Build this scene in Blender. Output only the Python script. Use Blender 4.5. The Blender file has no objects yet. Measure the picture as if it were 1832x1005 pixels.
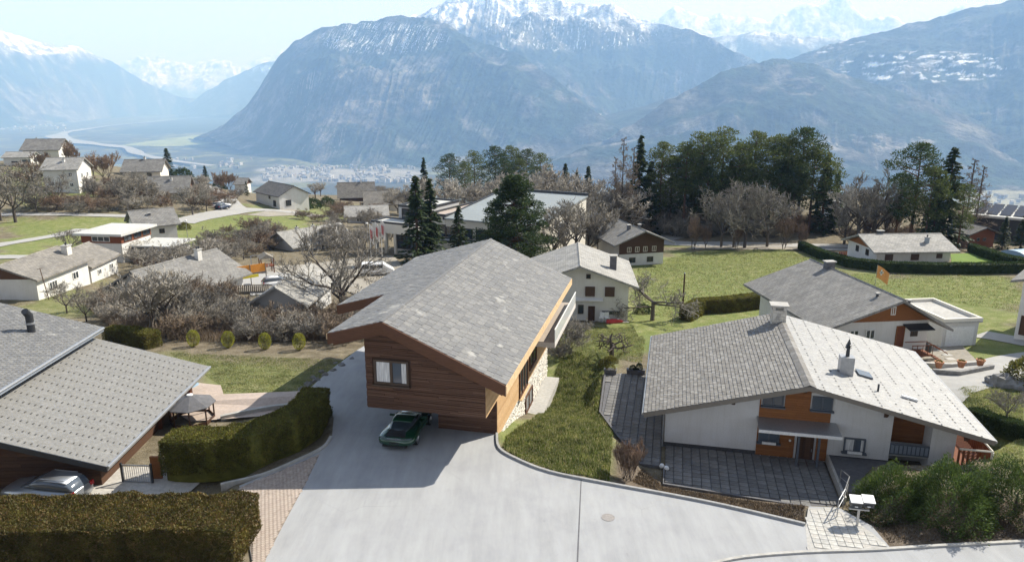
import bpy, math, random
import numpy as np
from mathutils import Matrix, Vector
rnd = random.Random(7)
SC = bpy.context.scene
COL = SC.collection
R_ = math.radians

# ------------------------------------------------------------------ camera, sky, sun, exposure
CAM_H, CAM_F, CAM_P = 20.0, 1300.0, R_(14.5)          # height, focal length in photo pixels, pitch
cam = bpy.data.cameras.new('camera'); co = bpy.data.objects.new('camera', cam); COL.objects.link(co)
cam.sensor_fit = 'HORIZONTAL'; cam.sensor_width = 36.0; cam.lens = 36.0 * CAM_F / 1832.0
cam.clip_start = 0.5; cam.clip_end = 200000.0
co.location = (0, 0, CAM_H); co.rotation_euler = (math.pi / 2 - CAM_P, 0, 0)
SC.camera = co
SUN_AZ, SUN_EL = R_(57), R_(41)                          # azimuth to the right of the viewing direction
W = bpy.data.worlds.new('World'); SC.world = W; W.use_nodes = True
wn = W.node_tree.nodes; wl = W.node_tree.links
sky = wn.new('ShaderNodeTexSky'); sky.sky_type = 'NISHITA'; sky.sun_disc = False
sky.sun_elevation = SUN_EL; sky.sun_rotation = SUN_AZ; sky.altitude = 1200
sky.air_density = 0.75; sky.dust_density = 1.0; sky.ozone_density = 1.0
bg = wn['Background']; bg.inputs[1].default_value = 0.10
hs = wn.new('ShaderNodeHueSaturation'); hs.inputs['Saturation'].default_value = 0.32      # thin high veil whitens the blue
wl.new(sky.outputs[0], hs.inputs['Color']); wl.new(hs.outputs[0], bg.inputs[0])
sl = bpy.data.lights.new('sun', 'SUN'); sl.energy = 5.0; sl.angle = R_(0.55); sl.color = (0.935, 0.967, 1.0)       # turns slightly warm on its way down through the haze
so = bpy.data.objects.new('sun', sl); COL.objects.link(so); so.location = (40, 40, 80)
sdir = Vector((math.sin(SUN_AZ) * math.cos(SUN_EL), math.cos(SUN_AZ) * math.cos(SUN_EL), math.sin(SUN_EL)))
so.rotation_euler = sdir.to_track_quat('Z', 'Y').to_euler()
vs = SC.view_settings; vs.view_transform = 'Standard'; vs.look = 'None'; vs.gamma = 1.0; vs.use_curve_mapping = False
vs.exposure = 0.98
SC.render.engine = 'CYCLES'; SC.cycles.use_denoising = True
SC.cycles.max_bounces = 5; SC.cycles.diffuse_bounces = 2; SC.cycles.glossy_bounces = 2
SC.cycles.transmission_bounces = 3; SC.cycles.volume_bounces = 2; SC.cycles.transparent_max_bounces = 6
SC.cycles.caustics_reflective = False; SC.cycles.caustics_refractive = False

# ------------------------------------------------------------------ helpers: camera geometry used for surveying the place
_c, _s = math.cos(CAM_P), math.sin(CAM_P)
def ray(x, y):
    xc = (x - 916) / CAM_F; yc = -(y - 502.5) / CAM_F
    return np.array([xc, _c + yc * _s, -_s + yc * _c])
def PZ(x, y, z=0.0):
    d = ray(x, y); t = (z - CAM_H) / d[2]
    return np.array([d[0] * t, d[1] * t, z])
def PT(x, y, t):
    d = ray(x, y); return d * t + np.array([0, 0, CAM_H])

# ------------------------------------------------------------------ helpers: meshes
def link(o, parent=None):
    COL.objects.link(o)
    if parent is not None: o.parent = parent
    return o
def tag(o, label=None, cat=None, group=None, kind=None):
    if label: o['label'] = label
    if cat: o['category'] = cat
    if group: o['group'] = group
    if kind: o['kind'] = kind
    return o
def empty(name, loc, rz=0.0, label=None, cat=None, group=None):
    o = bpy.data.objects.new(name, None); o.empty_display_size = 0.3
    o.location = [float(v) for v in loc]; o.rotation_euler = (0, 0, rz); link(o)
    return tag(o, label, cat, group)
def mesh_np(name, V, F):
    V = np.ascontiguousarray(V, dtype=np.float32); F = np.ascontiguousarray(F, dtype=np.int32)
    me = bpy.data.meshes.new(name); k = F.shape[1]
    me.vertices.add(len(V)); me.vertices.foreach_set('co', V.ravel())
    me.loops.add(F.size); me.loops.foreach_set('vertex_index', F.ravel())
    me.polygons.add(len(F)); me.polygons.foreach_set('loop_start', np.arange(0, F.size, k, dtype=np.int32))
    try: me.polygons.foreach_set('loop_total', np.full(len(F), k, dtype=np.int32))
    except Exception: pass
    me.polygons.foreach_set('use_smooth', np.zeros(len(F), dtype=bool))
    me.update(calc_edges=True)
    return me
def obj(name, me, mat=None, parent=None, smooth=False, loc=None, rz=None, kind=None):
    if mat is not None and len(me.materials) == 0: me.materials.append(M[mat] if isinstance(mat, str) else mat)
    if smooth: me.polygons.foreach_set('use_smooth', np.ones(len(me.polygons), dtype=bool))
    o = bpy.data.objects.new(name, me); link(o, parent)
    if loc is not None: o.location = [float(v) for v in loc]
    if rz is not None: o.rotation_euler = (0, 0, rz)
    if kind: o['kind'] = kind
    return o
class MB:
    def __init__(s): s.v = []; s.f = []
    def add(s, vs_, fs):
        n = len(s.v); s.v += [tuple(map(float, p)) for p in vs_]; s.f += [tuple(i + n for i in f) for f in fs]; return s
    def box(s, x0, x1, y0, y1, z0, z1):
        return s.add([(x0, y0, z0), (x1, y0, z0), (x1, y1, z0), (x0, y1, z0), (x0, y0, z1), (x1, y0, z1), (x1, y1, z1), (x0, y1, z1)],
                     [(0, 3, 2, 1), (4, 5, 6, 7), (0, 1, 5, 4), (1, 2, 6, 5), (2, 3, 7, 6), (3, 0, 4, 7)])
    def hexa(s, P):                                       # 8 points, bottom loop then top loop
        return s.add(P, [(0, 3, 2, 1), (4, 5, 6, 7), (0, 1, 5, 4), (1, 2, 6, 5), (2, 3, 7, 6), (3, 0, 4, 7)])
    def extr(s, poly, vec):                               # closed prism: 3D polygon extruded by a vector
        n = len(poly); a = [Vector(p) for p in poly]; b = [p + Vector(vec) for p in a]
        return s.add(a + b, [tuple(range(n))[::-1], tuple(range(n, 2 * n))] + [(i, (i + 1) % n, n + (i + 1) % n, n + i) for i in range(n)])
    def tube(s, p0, p1, r0, r1=None, n=8, cap=True):
        r1 = r0 if r1 is None else r1
        p0, p1 = Vector(p0), Vector(p1); d = (p1 - p0)
        if d.length < 1e-6: return s
        d.normalize(); a = d.orthogonal().normalized(); b = d.cross(a)
        ring = lambda p, r: [p + (a * math.cos(2 * math.pi * i / n) + b * math.sin(2 * math.pi * i / n)) * r for i in range(n)]
        fs = [(i, (i + 1) % n, n + (i + 1) % n, n + i) for i in range(n)]
        if cap: fs += [tuple(range(n))[::-1], tuple(range(n, 2 * n))]
        return s.add(ring(p0, r0) + ring(p1, r1), fs)
    def lathe(s, prof, n=16, c=(0, 0, 0)):
        vs_, fs = [], []
        for (r, z) in prof:
            for i in range(n):
                a = 2 * math.pi * i / n; vs_.append((c[0] + r * math.cos(a), c[1] + r * math.sin(a), c[2] + z))
        for k in range(len(prof) - 1):
            for i in range(n):
                j = (i + 1) % n; fs.append((k * n + i, k * n + j, (k + 1) * n + j, (k + 1) * n + i))
        fs.append(tuple(range(n))[::-1]); fs.append(tuple(range((len(prof) - 1) * n, len(prof) * n)))
        return s.add(vs_, fs)
    def mesh(s, name):
        me = bpy.data.meshes.new(name); me.from_pydata(s.v, [], s.f); me.update(); return me
    def build(s, name, mat, parent=None, smooth=False, loc=None, rz=None, kind=None):
        return obj(name, s.mesh(name), mat, parent, smooth, loc, rz, kind)
def copy_tree(root, loc=None, rz=None, scale=None):
    c = root.copy(); COL.objects.link(c)
    if loc is not None: c.location = [float(v) for v in loc]
    if rz is not None: c.rotation_euler = (0, 0, rz)
    if scale is not None: c.scale = scale if hasattr(scale, '__len__') else (scale,) * 3
    for ch in root.children:
        d = ch.copy(); COL.objects.link(d); d.parent = c
        for g in ch.children:
            e = g.copy(); COL.objects.link(e); e.parent = d
    return c

# ------------------------------------------------------------------ helpers: noise
_pr = np.random.RandomState(11); _perm = _pr.permutation(512); _perm = np.concatenate([_perm, _perm, _perm])
_gr = _pr.normal(size=(512, 2)); _gr /= np.linalg.norm(_gr, axis=1)[:, None]
def pn(x, y):
    x = np.asarray(x, float); y = np.asarray(y, float)
    xi = np.floor(x).astype(int); yi = np.floor(y).astype(int); xf = x - xi; yf = y - yi
    u = xf * xf * xf * (xf * (xf * 6 - 15) + 10); v = yf * yf * yf * (yf * (yf * 6 - 15) + 10)
    def g(i, j):
        h = _perm[(_perm[(xi + i) & 511] + yi + j) & 511]; gg = _gr[h]
        return gg[..., 0] * (xf - i) + gg[..., 1] * (yf - j)
    a = g(0, 0) * (1 - u) + g(1, 0) * u; b = g(0, 1) * (1 - u) + g(1, 1) * u
    return (a * (1 - v) + b * v) * 1.4
def fbm(x, y, o=5, g=0.5, l=2.03):
    s_ = 0; a = 1.0
    for i in range(o): s_ = s_ + a * pn(x + 17.3 * i, y - 9.1 * i); x = x * l; y = y * l; a *= g
    return s_
def ridged(x, y, o=5, g=0.5, l=2.07):
    s_ = 0; a = 1.0; w = 1.0
    for i in range(o):
        n = 1 - np.abs(pn(x + 31.7 * i, y + 5.3 * i)); n = n * n; s_ = s_ + a * n * w; w = np.clip(n * 1.6, 0, 1); x = x * l; y = y * l; a *= g
    return s_
def sstep(a, b, x):
    t = np.clip((x - a) / (b - a), 0, 1); return t * t * (3 - 2 * t)

# ------------------------------------------------------------------ materials
M = {}
class NT:
    def __init__(s, name):
        m = bpy.data.materials.new(name); m.use_nodes = True; s.m = m; s.t = m.node_tree; s.n = s.t.nodes; s.l = s.t.links
        s.b = s.n['Principled BSDF']; M[name] = m
    def new(s, ty, **kw):
        n = s.n.new(ty)
        for k, v in kw.items(): setattr(n, k, v)
        return n
    def put(s, sock, v):
        if hasattr(v, 'is_output') or isinstance(v, bpy.types.NodeSocket): s.l.new(v, sock)
        else: sock.default_value = v
    def coord(s, kind='Object'): return s.new('ShaderNodeTexCoord').outputs[kind]
    def pos(s): return s.new('ShaderNodeNewGeometry').outputs['Position']
    def noise(s, vec, scale, detail=4, rough=0.55, dist=0.0):
        n = s.new('ShaderNodeTexNoise'); s.put(n.inputs['Vector'], vec); n.inputs['Scale'].default_value = scale
        n.inputs['Detail'].default_value = detail; n.inputs['Roughness'].default_value = rough; n.inputs['Distortion'].default_value = dist
        return n.outputs[0]
    def mapping(s, vec, scale=(1, 1, 1), rot=(0, 0, 0)):
        n = s.new('ShaderNodeMapping'); s.put(n.inputs[0], vec); n.inputs['Scale'].default_value = scale; n.inputs['Rotation'].default_value = rot; return n.outputs[0]
    def ramp(s, fac, stops, interp='LINEAR'):
        n = s.new('ShaderNodeValToRGB'); s.put(n.inputs[0], fac); cr = n.color_ramp; cr.interpolation = interp
        while len(cr.elements) < len(stops): cr.elements.new(0.5)
        for e, (p, c) in zip(cr.elements, stops):
            e.position = p; e.color = (*c, 1) if len(c) == 3 else c
        return n.outputs[0]
    def mix(s, fac, a, b, mode='MIX'):
        n = s.new('ShaderNodeMix', data_type='RGBA', blend_type=mode)
        s.put(n.inputs[0], fac); s.put(n.inputs[6], (*a, 1) if isinstance(a, tuple) and len(a) == 3 else a); s.put(n.inputs[7], (*b, 1) if isinstance(b, tuple) and len(b) == 3 else b)
        return n.outputs[2]
    def math(s, op, a, b=0.0):
        n = s.new('ShaderNodeMath', operation=op); s.put(n.inputs[0], a); s.put(n.inputs[1], b); return n.outputs[0]
    def rand(s):                                           # differs from object to object and from piece to piece
        a = s.new('ShaderNodeObjectInfo').outputs['Random']; b = s.new('ShaderNodeNewGeometry').outputs['Random Per Island']
        return s.math('FRACT', s.math('ADD', s.math('MULTIPLY', a, 7.13), b))
    def bump(s, h, strength=0.3, dist=0.05):
        n = s.new('ShaderNodeBump'); s.put(n.inputs['Height'], h); n.inputs['Strength'].default_value = strength; n.inputs['Distance'].default_value = dist
        s.l.new(n.outputs[0], s.b.inputs['Normal'])
    def col(s, c): s.put(s.b.inputs['Base Color'], (*c, 1) if isinstance(c, tuple) and len(c) == 3 else c); return s
    def set(s, rough=0.8, metal=0.0, spec=0.3):
        s.put(s.b.inputs['Roughness'], rough); s.b.inputs['Metallic'].default_value = metal; s.b.inputs['Specular IOR Level'].default_value = spec; return s
def lerp3(a, f): return tuple(min(1, x * f) for x in a)
def m_speckle(name, c, var=0.25, scale=6.0, rough=0.85, bump=0.15, big=0.35, spec=0.25, use='Object', island=False):
    t = NT(name); v = t.coord(use) if use != 'Pos' else t.pos()
    n1 = t.noise(v, scale, 6, 0.65); n2 = t.noise(v, big, 3, 0.6)
    a = t.ramp(n1, [(0.3, lerp3(c, 1 - var)), (0.7, lerp3(c, 1 + var))]); b = t.ramp(n2, [(0.3, (1 - var * .7,) * 3), (0.7, (1 + var * .4,) * 3)])
    x = t.mix(1.0, a, b, 'MULTIPLY')
    if island: x = t.mix(1.0, x, t.ramp(t.rand(), [(0, (.72,) * 3), (1, (1.18,) * 3)]), 'MULTIPLY')
    t.col(x).set(rough, 0, spec)
    if bump: t.bump(n1, bump, 0.03)
    return t
def m_pieces(name, cols, rough=0.85, scale=5.0, spec=0.25, bump=0.2, streak=None):
    """pieces (tiles, slabs, planks): a colour per piece plus grain"""
    t = NT(name); v = t.coord()
    if streak: v = t.mapping(v, streak)
    r = t.rand(); k = len(cols)
    c = t.ramp(r, [((i + 0.5) / k, cc) for i, cc in enumerate(cols)])
    n = t.noise(v, scale, 6, 0.7)
    c = t.mix(1.0, c, t.ramp(n, [(0.25, (.68,) * 3), (0.75, (1.25,) * 3)]), 'MULTIPLY')
    t.col(c).set(rough, 0, spec)
    if bump: t.bump(n, bump, 0.02)
    return t
def m_plain(name, c, rough=0.6, metal=0.0, spec=0.4):
    t = NT(name); n = t.noise(t.coord(), 9.0, 4, 0.6)
    t.col(t.mix(1.0, (*c, 1), t.ramp(n, [(0.3, (.86,) * 3), (0.7, (1.1,) * 3)]), 'MULTIPLY')).set(rough, metal, spec); return t
def m_leaf(name, cols, rough=0.6, spec=0.3, trans=0.25):
    t = NT(name); r = t.rand(); k = len(cols)
    c = t.ramp(r, [((i + 0.5) / k, cc) for i, cc in enumerate(cols)])
    n = t.noise(t.pos(), 1.1, 5, 0.65)
    c = t.mix(1.0, c, t.ramp(n, [(0.3, (.55,) * 3), (0.5, (.95, .95, .95)), (0.7, (1.5, 1.4, 1.25))]), 'MULTIPLY')
    t.col(c).set(rough, 0, spec)
    tr = t.new('ShaderNodeBsdfTranslucent'); t.l.new(c, tr.inputs[0])
    mx = t.new('ShaderNodeMixShader'); mx.inputs[0].default_value = trans
    t.l.new(t.b.outputs[0], mx.inputs[1]); t.l.new(tr.outputs[0], mx.inputs[2]); t.l.new(mx.outputs[0], t.n['Material Output'].inputs[0])
    return t
def m_glass(name, c=(0.03, 0.04, 0.05), rough=0.08):
    t = NT(name); t.col(c).set(rough, 0.0, 0.8); return t

# ground and paving
def m_asphalt(name, c):
    t = NT(name); v = t.pos(); n1 = t.noise(v, 30.0, 4, .7); n2 = t.noise(v, .35, 5, .65); n3 = t.noise(t.mapping(v, (1.2, .18, 1), (0, 0, .35)), 1.0, 5, .7); n4 = t.noise(v, 2.2, 6, .75)
    x = t.mix(1.0, (*c, 1), t.ramp(n2, [(.32, (.90, .90, .91)), (.5, (1, 1, 1)), (.68, (1.06, 1.06, 1.05))]), 'MULTIPLY')
    x = t.mix(1.0, x, t.ramp(n3, [(.35, (.90, .90, .90)), (.65, (1.07, 1.07, 1.07))]), 'MULTIPLY'); x = t.mix(1.0, x, t.ramp(n1, [(.25, (.82,) * 3), (.75, (1.16,) * 3)]), 'MULTIPLY')
    x = t.mix(1.0, x, t.ramp(n4, [(.26, (.66, .65, .64)), (.36, (1, 1, 1))]), 'MULTIPLY')                      # oil and damp spots
    vo = t.new('ShaderNodeTexVoronoi', feature='DISTANCE_TO_EDGE'); t.put(vo.inputs['Vector'], t.mix(.12, v, t.new('ShaderNodeTexNoise').outputs[1])); vo.inputs['Scale'].default_value = .16
    cr = t.ramp(vo.outputs[0], [(.0, (.86,) * 3), (.004, (1, 1, 1))]); x = t.mix(t.ramp(n2, [(.5, (0, 0, 0)), (.62, (1, 1, 1))]), x, t.mix(1.0, x, cr, 'MULTIPLY'))   # fine cracks here and there
    t.col(x).set(.9, 0, .25); t.bump(n1, .15, .01)
m_asphalt('asphalt', (0.348, 0.355, 0.368))
m_speckle('asphalt_old', (0.45, 0.45, 0.455), 0.10, 7.0, 0.9, 0.08, 0.2, use='Pos')
m_speckle('road_far', (0.36, 0.355, 0.345), 0.10, 1.5, 0.9, 0.0, 0.05, use='Pos')
m_speckle('gravel', (0.30, 0.275, 0.235), 0.22, 3.0, 0.95, 0.2, 0.3, use='Pos')
m_speckle('kerb', (0.33, 0.33, 0.33), 0.2, 6.0, 0.85, 0.1)
m_speckle('concrete', (0.42, 0.41, 0.39), 0.18, 4.0, 0.85, 0.1)
m_speckle('concrete_dark', (0.13, 0.13, 0.14), 0.2, 4.0, 0.85, 0.1)
m_speckle('manhole', (0.30, 0.28, 0.27), 0.2, 12.0, 0.8, 0.2)
m_pieces('slab_dark', [(.15, .148, .148), (.185, .183, .182), (.165, .163, .162), (.21, .207, .205)], 0.85, 3.0)
m_pieces('slab_light', [(.44, .43, .41), (.5, .49, .46), (.4, .395, .38), (.47, .45, .42)], 0.85, 4.0)
m_pieces('paver_pink', [(.40, .335, .29), (.44, .37, .32), (.37, .31, .27), (.42, .36, .315)], 0.9, 5.0)
m_speckle('terrace_pink', (0.46, 0.38, 0.33), 0.14, 5.0, 0.9, 0.1, 0.4, use='Pos')
# walls
def m_wall(name, c, bump=.15, scale=12.0):
    t = NT(name); v = t.coord(); n1 = t.noise(v, scale, 6, .7); n2 = t.noise(v, .6, 4, .6); n3 = t.noise(t.mapping(v, (5, 5, .35)), 1.0, 5, .7)
    x = t.mix(1.0, (*c, 1), t.ramp(n2, [(.3, (.90, .89, .87)), (.7, (1.03, 1.03, 1.03))]), 'MULTIPLY'); x = t.mix(1.0, x, t.ramp(n3, [(.26, (.90, .89, .87)), (.5, (1, 1, 1))]), 'MULTIPLY')
    x = t.mix(1.0, x, t.ramp(n1, [(.3, (.92,) * 3), (.7, (1.05,) * 3)]), 'MULTIPLY'); t.col(x).set(.92, 0, .2); t.bump(n1, bump, .03)
m_wall('render_white', (.68, .675, .66))
m_speckle('render_warm', (0.72, 0.69, 0.62), 0.06, 10.0, 0.9, 0.1, 0.5)
m_speckle('render_grey', (0.50, 0.50, 0.50), 0.08, 8.0, 0.9, 0.1, 0.3)
m_wall('stucco', (.66, .66, .665), .6, 14.0)
m_speckle('plinth', (0.07, 0.07, 0.075), 0.3, 8.0, 0.9, 0.2)
m_pieces('rubble', [(.62, .59, .53), (.72, .70, .65), (.52, .49, .44), (.68, .65, .58), (.45, .43, .40)], 0.9, 6.0, bump=0.4)
m_speckle('mortar', (0.55, 0.53, 0.48), 0.12, 9.0, 0.95, 0.3)
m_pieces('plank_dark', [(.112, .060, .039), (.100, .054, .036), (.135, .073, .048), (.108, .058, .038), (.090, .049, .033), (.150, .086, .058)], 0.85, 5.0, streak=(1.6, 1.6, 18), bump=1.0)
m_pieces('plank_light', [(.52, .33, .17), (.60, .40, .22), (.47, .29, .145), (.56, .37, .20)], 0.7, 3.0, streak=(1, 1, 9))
m_pieces('beam', [(.115, .055, .032), (.140, .068, .040)], 0.7, 3.0, streak=(1, 1, 12))
m_pieces('fascia_light', [(.62, .44, .27), (.66, .47, .28)], 0.7, 3.0)
m_pieces('board_orange', [(.26, .105, .035), (.215, .085, .030), (.30, .125, .042), (.24, .095, .034)], 0.7, 3.0, streak=(1.0, 1.0, 12))
m_pieces('wood_red', [(.19, .065, .030), (.155, .052, .026), (.22, .08, .038)], 0.75, 3.0, streak=(1, 1, 10))
m_pieces('wood_brown', [(.085, .045, .028), (.065, .036, .024), (.11, .06, .036)], 0.8, 3.0, streak=(1, 1, 10))
m_pieces('wood_grey', [(.2, .18, .155), (.26, .235, .2)], 0.85, 3.0, streak=(1, 1, 10))
m_plain('shutter', (.085, .05, .035), 0.7)
m_plain('frame_dark', (.075, .05, .035), 0.6)
m_plain('frame_blue', (.10, .115, .14), 0.6)
m_plain('frame_white', (.75, .75, .73), 0.5)
m_glass('glass'); m_glass('glass_blue', (.09, .11, .14), 0.1)
t_ = NT('curtain'); t_.col(t_.ramp(t_.noise(t_.mapping(t_.coord(), (16, 1, 0.6)), 2.0, 3), [(0.35, (.42, .42, .43)), (0.65, (.78, .78, .77))])).set(0.9)
# roofs
m_pieces('slate', [(.150, .152, .157), (.172, .173, .176), (.188, .188, .188), (.160, .161, .166), (.205, .204, .202)], 0.72, 7.0, 0.35, bump=0.4)
_t = bpy.data.materials['slate']; _n = _t.node_tree; _b = _n.nodes['Principled BSDF']; _src = _b.inputs['Base Color'].links[0].from_socket     # pale lichen patches
_g = _n.nodes.new('ShaderNodeNewGeometry'); _z = _n.nodes.new('ShaderNodeTexNoise'); _z.inputs['Scale'].default_value = .75; _z.inputs['Detail'].default_value = 6; _n.links.new(_g.outputs['Position'], _z.inputs['Vector'])
_r = _n.nodes.new('ShaderNodeValToRGB'); _r.color_ramp.elements[0].position = .63; _r.color_ramp.elements[1].position = .72; _n.links.new(_z.outputs[0], _r.inputs[0])
_m = _n.nodes.new('ShaderNodeMix'); _m.data_type = 'RGBA'; _n.links.new(_r.outputs[0], _m.inputs[0]); _n.links.new(_src, _m.inputs[6]); _m.inputs[7].default_value = (.33, .325, .31, 1); _n.links.new(_m.outputs[2], _b.inputs['Base Color'])
m_pieces('slate_pale', [(.40, .395, .38), (.35, .35, .345)], 0.7, 4.0)
m_pieces('tile_brown', [(.175, .168, .16), (.205, .197, .188), (.235, .225, .215), (.155, .148, .14), (.27, .262, .25)], 0.8, 6.0, 0.35)
m_pieces('tile_white', [(.285, .285, .287), (.305, .305, .305), (.265, .265, .268), (.315, .314, .31)], 0.6, 5.0, 0.45)
m_pieces('tile_taupe', [(.215, .213, .208), (.222, .22, .215), (.208, .206, .201)], 0.75, 5.0)
m_speckle('roof_under', (.055, .055, .055), 0.15, 4.0, 0.85, 0.1)
m_plain('roof_dot', (.075, .072, .068), 0.7)
def m_roof(name, c, row=0.32):
    t = NT(name); v = t.coord()
    w = t.new('ShaderNodeTexBrick'); t.put(w.inputs['Vector'], t.mapping(v, (1, 1, 1), (0, 0, 0)))
    w.inputs['Scale'].default_value = 1.0; w.inputs['Brick Width'].default_value = 0.5; w.inputs['Row Height'].default_value = row; w.inputs['Mortar Size'].default_value = 0.02
    w.inputs['Color1'].default_value = (*lerp3(c, .82), 1); w.inputs['Color2'].default_value = (*lerp3(c, 1.14), 1); w.inputs['Mortar'].default_value = (*lerp3(c, .6), 1)
    n = t.noise(v, 0.7, 5, 0.65); n2 = t.noise(v, 7.0, 4, 0.65)
    x = t.mix(1.0, w.outputs[0], t.ramp(n, [(0.3, (.8,) * 3), (0.72, (1.22, 1.2, 1.16))]), 'MULTIPLY')
    x = t.mix(1.0, x, t.ramp(n2, [(0.3, (.82,) * 3), (0.7, (1.15,) * 3)]), 'MULTIPLY')
    t.col(x).set(0.8, 0, 0.3); t.bump(w.outputs[1], 0.15, -0.02)
m_roof('roof_grey', (.21, .207, .203)); m_roof('roof_light', (.32, .315, .305)); m_roof('roof_dark', (.135, .132, .132)); m_roof('roof_tan', (.225, .212, .195))
m_speckle('roof_flat', (.52, .52, .50), 0.1, 3.0, 0.8, 0.05, 0.2)
m_speckle('roof_green', (.27, .30, .315), 0.1, 2.0, 0.7, 0.05, 0.15)
m_speckle('roof_pink', (.42, .36, .32), 0.12, 2.0, 0.8, 0.05, 0.2)
m_plain('zinc', (.38, .39, .41), 0.4, 0.6); m_plain('zinc_dark', (.055, .058, .065), 0.45, 0.5); m_plain('steel', (.42, .43, .45), 0.35, 0.8)
m_plain('black', (.02, .02, .022), 0.5); m_plain('solar', (.012, .016, .03), 0.15); m_plain('lead', (.30, .34, .40), 0.45, 0.4)
m_plain('terracotta', (.42, .19, .10), 0.8); m_plain('white', (.78, .78, .77), 0.5); m_plain('plastic_white', (.8, .8, .8), 0.4)
m_plain('orange', (.75, .30, .05), 0.8); m_plain('yellow', (.78, .66, .06), 0.8); m_plain('red', (.42, .02, .03), 0.7)
m_plain('mail', (.085, .088, .095), 0.4, 0.3); m_plain('mail_top', (.55, .56, .58), 0.35, 0.6)
m_plain('balcony_side', (.62, .58, .55), 0.7); m_plain('deck', (.40, .34, .29), 0.8)
t_ = NT('balustrade'); t_.col((.72, .74, .75)).set(0.12, 0, 0.6); t_.b.inputs['Alpha'].default_value = 0.8
m_plain('blue_tarp', (.25, .36, .48), 0.6); m_plain('rock', (.16, .155, .15), 0.9)
m_speckle('boulder', (.24, .235, .23), 0.3, 3.0, 0.95, 0.5)
# vehicles
t_ = NT('paint_green'); t_.col((.010, .055, .028)).set(0.22, 0.2, 0.6); t_.b.inputs['Coat Weight'].default_value = 1.0; t_.b.inputs['Coat Roughness'].default_value = 0.04
t_ = NT('paint_silver'); t_.col((.33, .35, .38)).set(0.3, 0.6, 0.5); t_.b.inputs['Coat Weight'].default_value = 0.8
t_ = NT('paint_white'); t_.col((.78, .78, .78)).set(0.3, 0, 0.5)
t_ = NT('paint_navy'); t_.col((.03, .045, .08)).set(0.3, 0.2, 0.5)
t_ = NT('tail_red'); t_.col((.40, .015, .012)).set(0.2, 0, 0.6)
m_plain('tyre', (.018, .018, .018), 0.85); m_plain('rim', (.35, .35, .36), 0.3, 0.9)
# plants
m_leaf('leaf_spruce', [(.034, .060, .020), (.048, .080, .026), (.066, .100, .032), (.040, .066, .024)], trans=.35)
m_leaf('leaf_pine', [(.075, .105, .030), (.105, .135, .040), (.140, .165, .052), (.085, .112, .036)], trans=.45)
m_leaf('leaf_thuja', [(.125, .135, .026), (.175, .18, .036), (.23, .22, .048), (.095, .10, .022), (.130, .10, .042)], trans=.35)
m_leaf('leaf_thuja_brown', [(.105, .098, .024), (.135, .115, .030), (.080, .078, .020), (.120, .078, .034), (.155, .105, .045)], trans=.3)
m_leaf('leaf_yew', [(.050, .085, .020), (.075, .118, .028), (.105, .150, .038), (.040, .066, .018)], trans=.35)
m_leaf('leaf_dark', [(.032, .056, .018), (.046, .074, .024), (.060, .088, .030)], trans=.35)
m_leaf('leaf_ball', [(.30, .31, .045), (.36, .36, .06), (.24, .25, .04)], trans=.35)
m_leaf('leaf_boxwood', [(.03, .05, .016), (.045, .07, .02)])
m_leaf('grass_tuft', [(.09, .13, .025), (.13, .175, .04), (.19, .22, .07), (.32, .31, .16), (.10, .14, .03), (.42, .39, .23)], 0.8, 0.1, 0.5)
m_leaf('grass_field', [(.18, .225, .068), (.225, .26, .095), (.29, .30, .14), (.36, .34, .20)], 0.8, 0.1, 0.5)
m_pieces('bark', [(.115, .098, .085), (.15, .13, .115), (.09, .076, .066)], 0.95, 6.0, 0.1, 0.3, streak=(4, 4, 1))
m_pieces('bark_pine', [(.15, .085, .055), (.11, .07, .05)], 0.95, 6.0, 0.1, 0.3, streak=(4, 4, 1))
m_leaf('twig_grey', [(.24, .225, .20), (.30, .28, .25), (.19, .175, .155)], 0.9, 0.1, 0.0)
m_leaf('twig_pale', [(.36, .335, .30), (.42, .395, .355), (.30, .28, .25)], 0.9, 0.1, 0.0)
m_leaf('twig_brown', [(.23, .185, .145), (.285, .23, .18), (.185, .148, .115)], 0.9, 0.1, 0.0)
m_leaf('twig_red', [(.24, .175, .135), (.29, .215, .165), (.20, .148, .112)], 0.9, 0.1, 0.0)
m_leaf('leaf_litter', [(.13, .095, .065), (.17, .13, .09), (.10, .075, .055), (.20, .16, .11)], 0.9, 0.1, 0.1)
m_leaf('dry_stems', [(.24, .19, .14), (.30, .24, .18), (.18, .14, .11)], 0.9, 0.1, 0.1)
# near ground: vertex masks choose grass, dry scrub or bare earth
def m_ground():
    t = NT('ground'); v = t.pos(); at = t.new('ShaderNodeAttribute', attribute_name='mask').outputs['Color']
    sep = t.new('ShaderNodeSeparateColor'); t.l.new(at, sep.inputs[0])
    n0 = t.noise(v, 0.09, 5, 0.6); n1 = t.noise(v, 0.9, 6, 0.7); n2 = t.noise(v, 9.0, 5, 0.7)
    grass = t.ramp(n1, [(0.28, (.12, .155, .045)), (0.48, (.175, .20, .068)), (0.60, (.235, .24, .108)), (0.75, (.31, .285, .165))])
    grass = t.mix(t.ramp(n0, [(0.42, (0, 0, 0)), (0.62, (1, 1, 1))]), grass, t.ramp(n1, [(0.3, (.125, .165, .050)), (0.7, (.205, .225, .092))]))
    dry = t.ramp(n1, [(0.3, (.10, .085, .058)), (0.5, (.175, .15, .105)), (0.72, (.27, .235, .175))])
    earth = t.ramp(n1, [(0.3, (.085, .066, .05)), (0.7, (.20, .165, .13))])
    c = t.mix(sep.outputs[0], dry, grass); c = t.mix(sep.outputs[1], c, earth)
    c = t.mix(1.0, c, t.ramp(n2, [(0.25, (.62,) * 3), (0.75, (1.35,) * 3)]), 'MULTIPLY')
    t.col(c).set(0.95, 0, 0.1); t.bump(n2, 0.6, 0.12)
m_ground()
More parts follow.
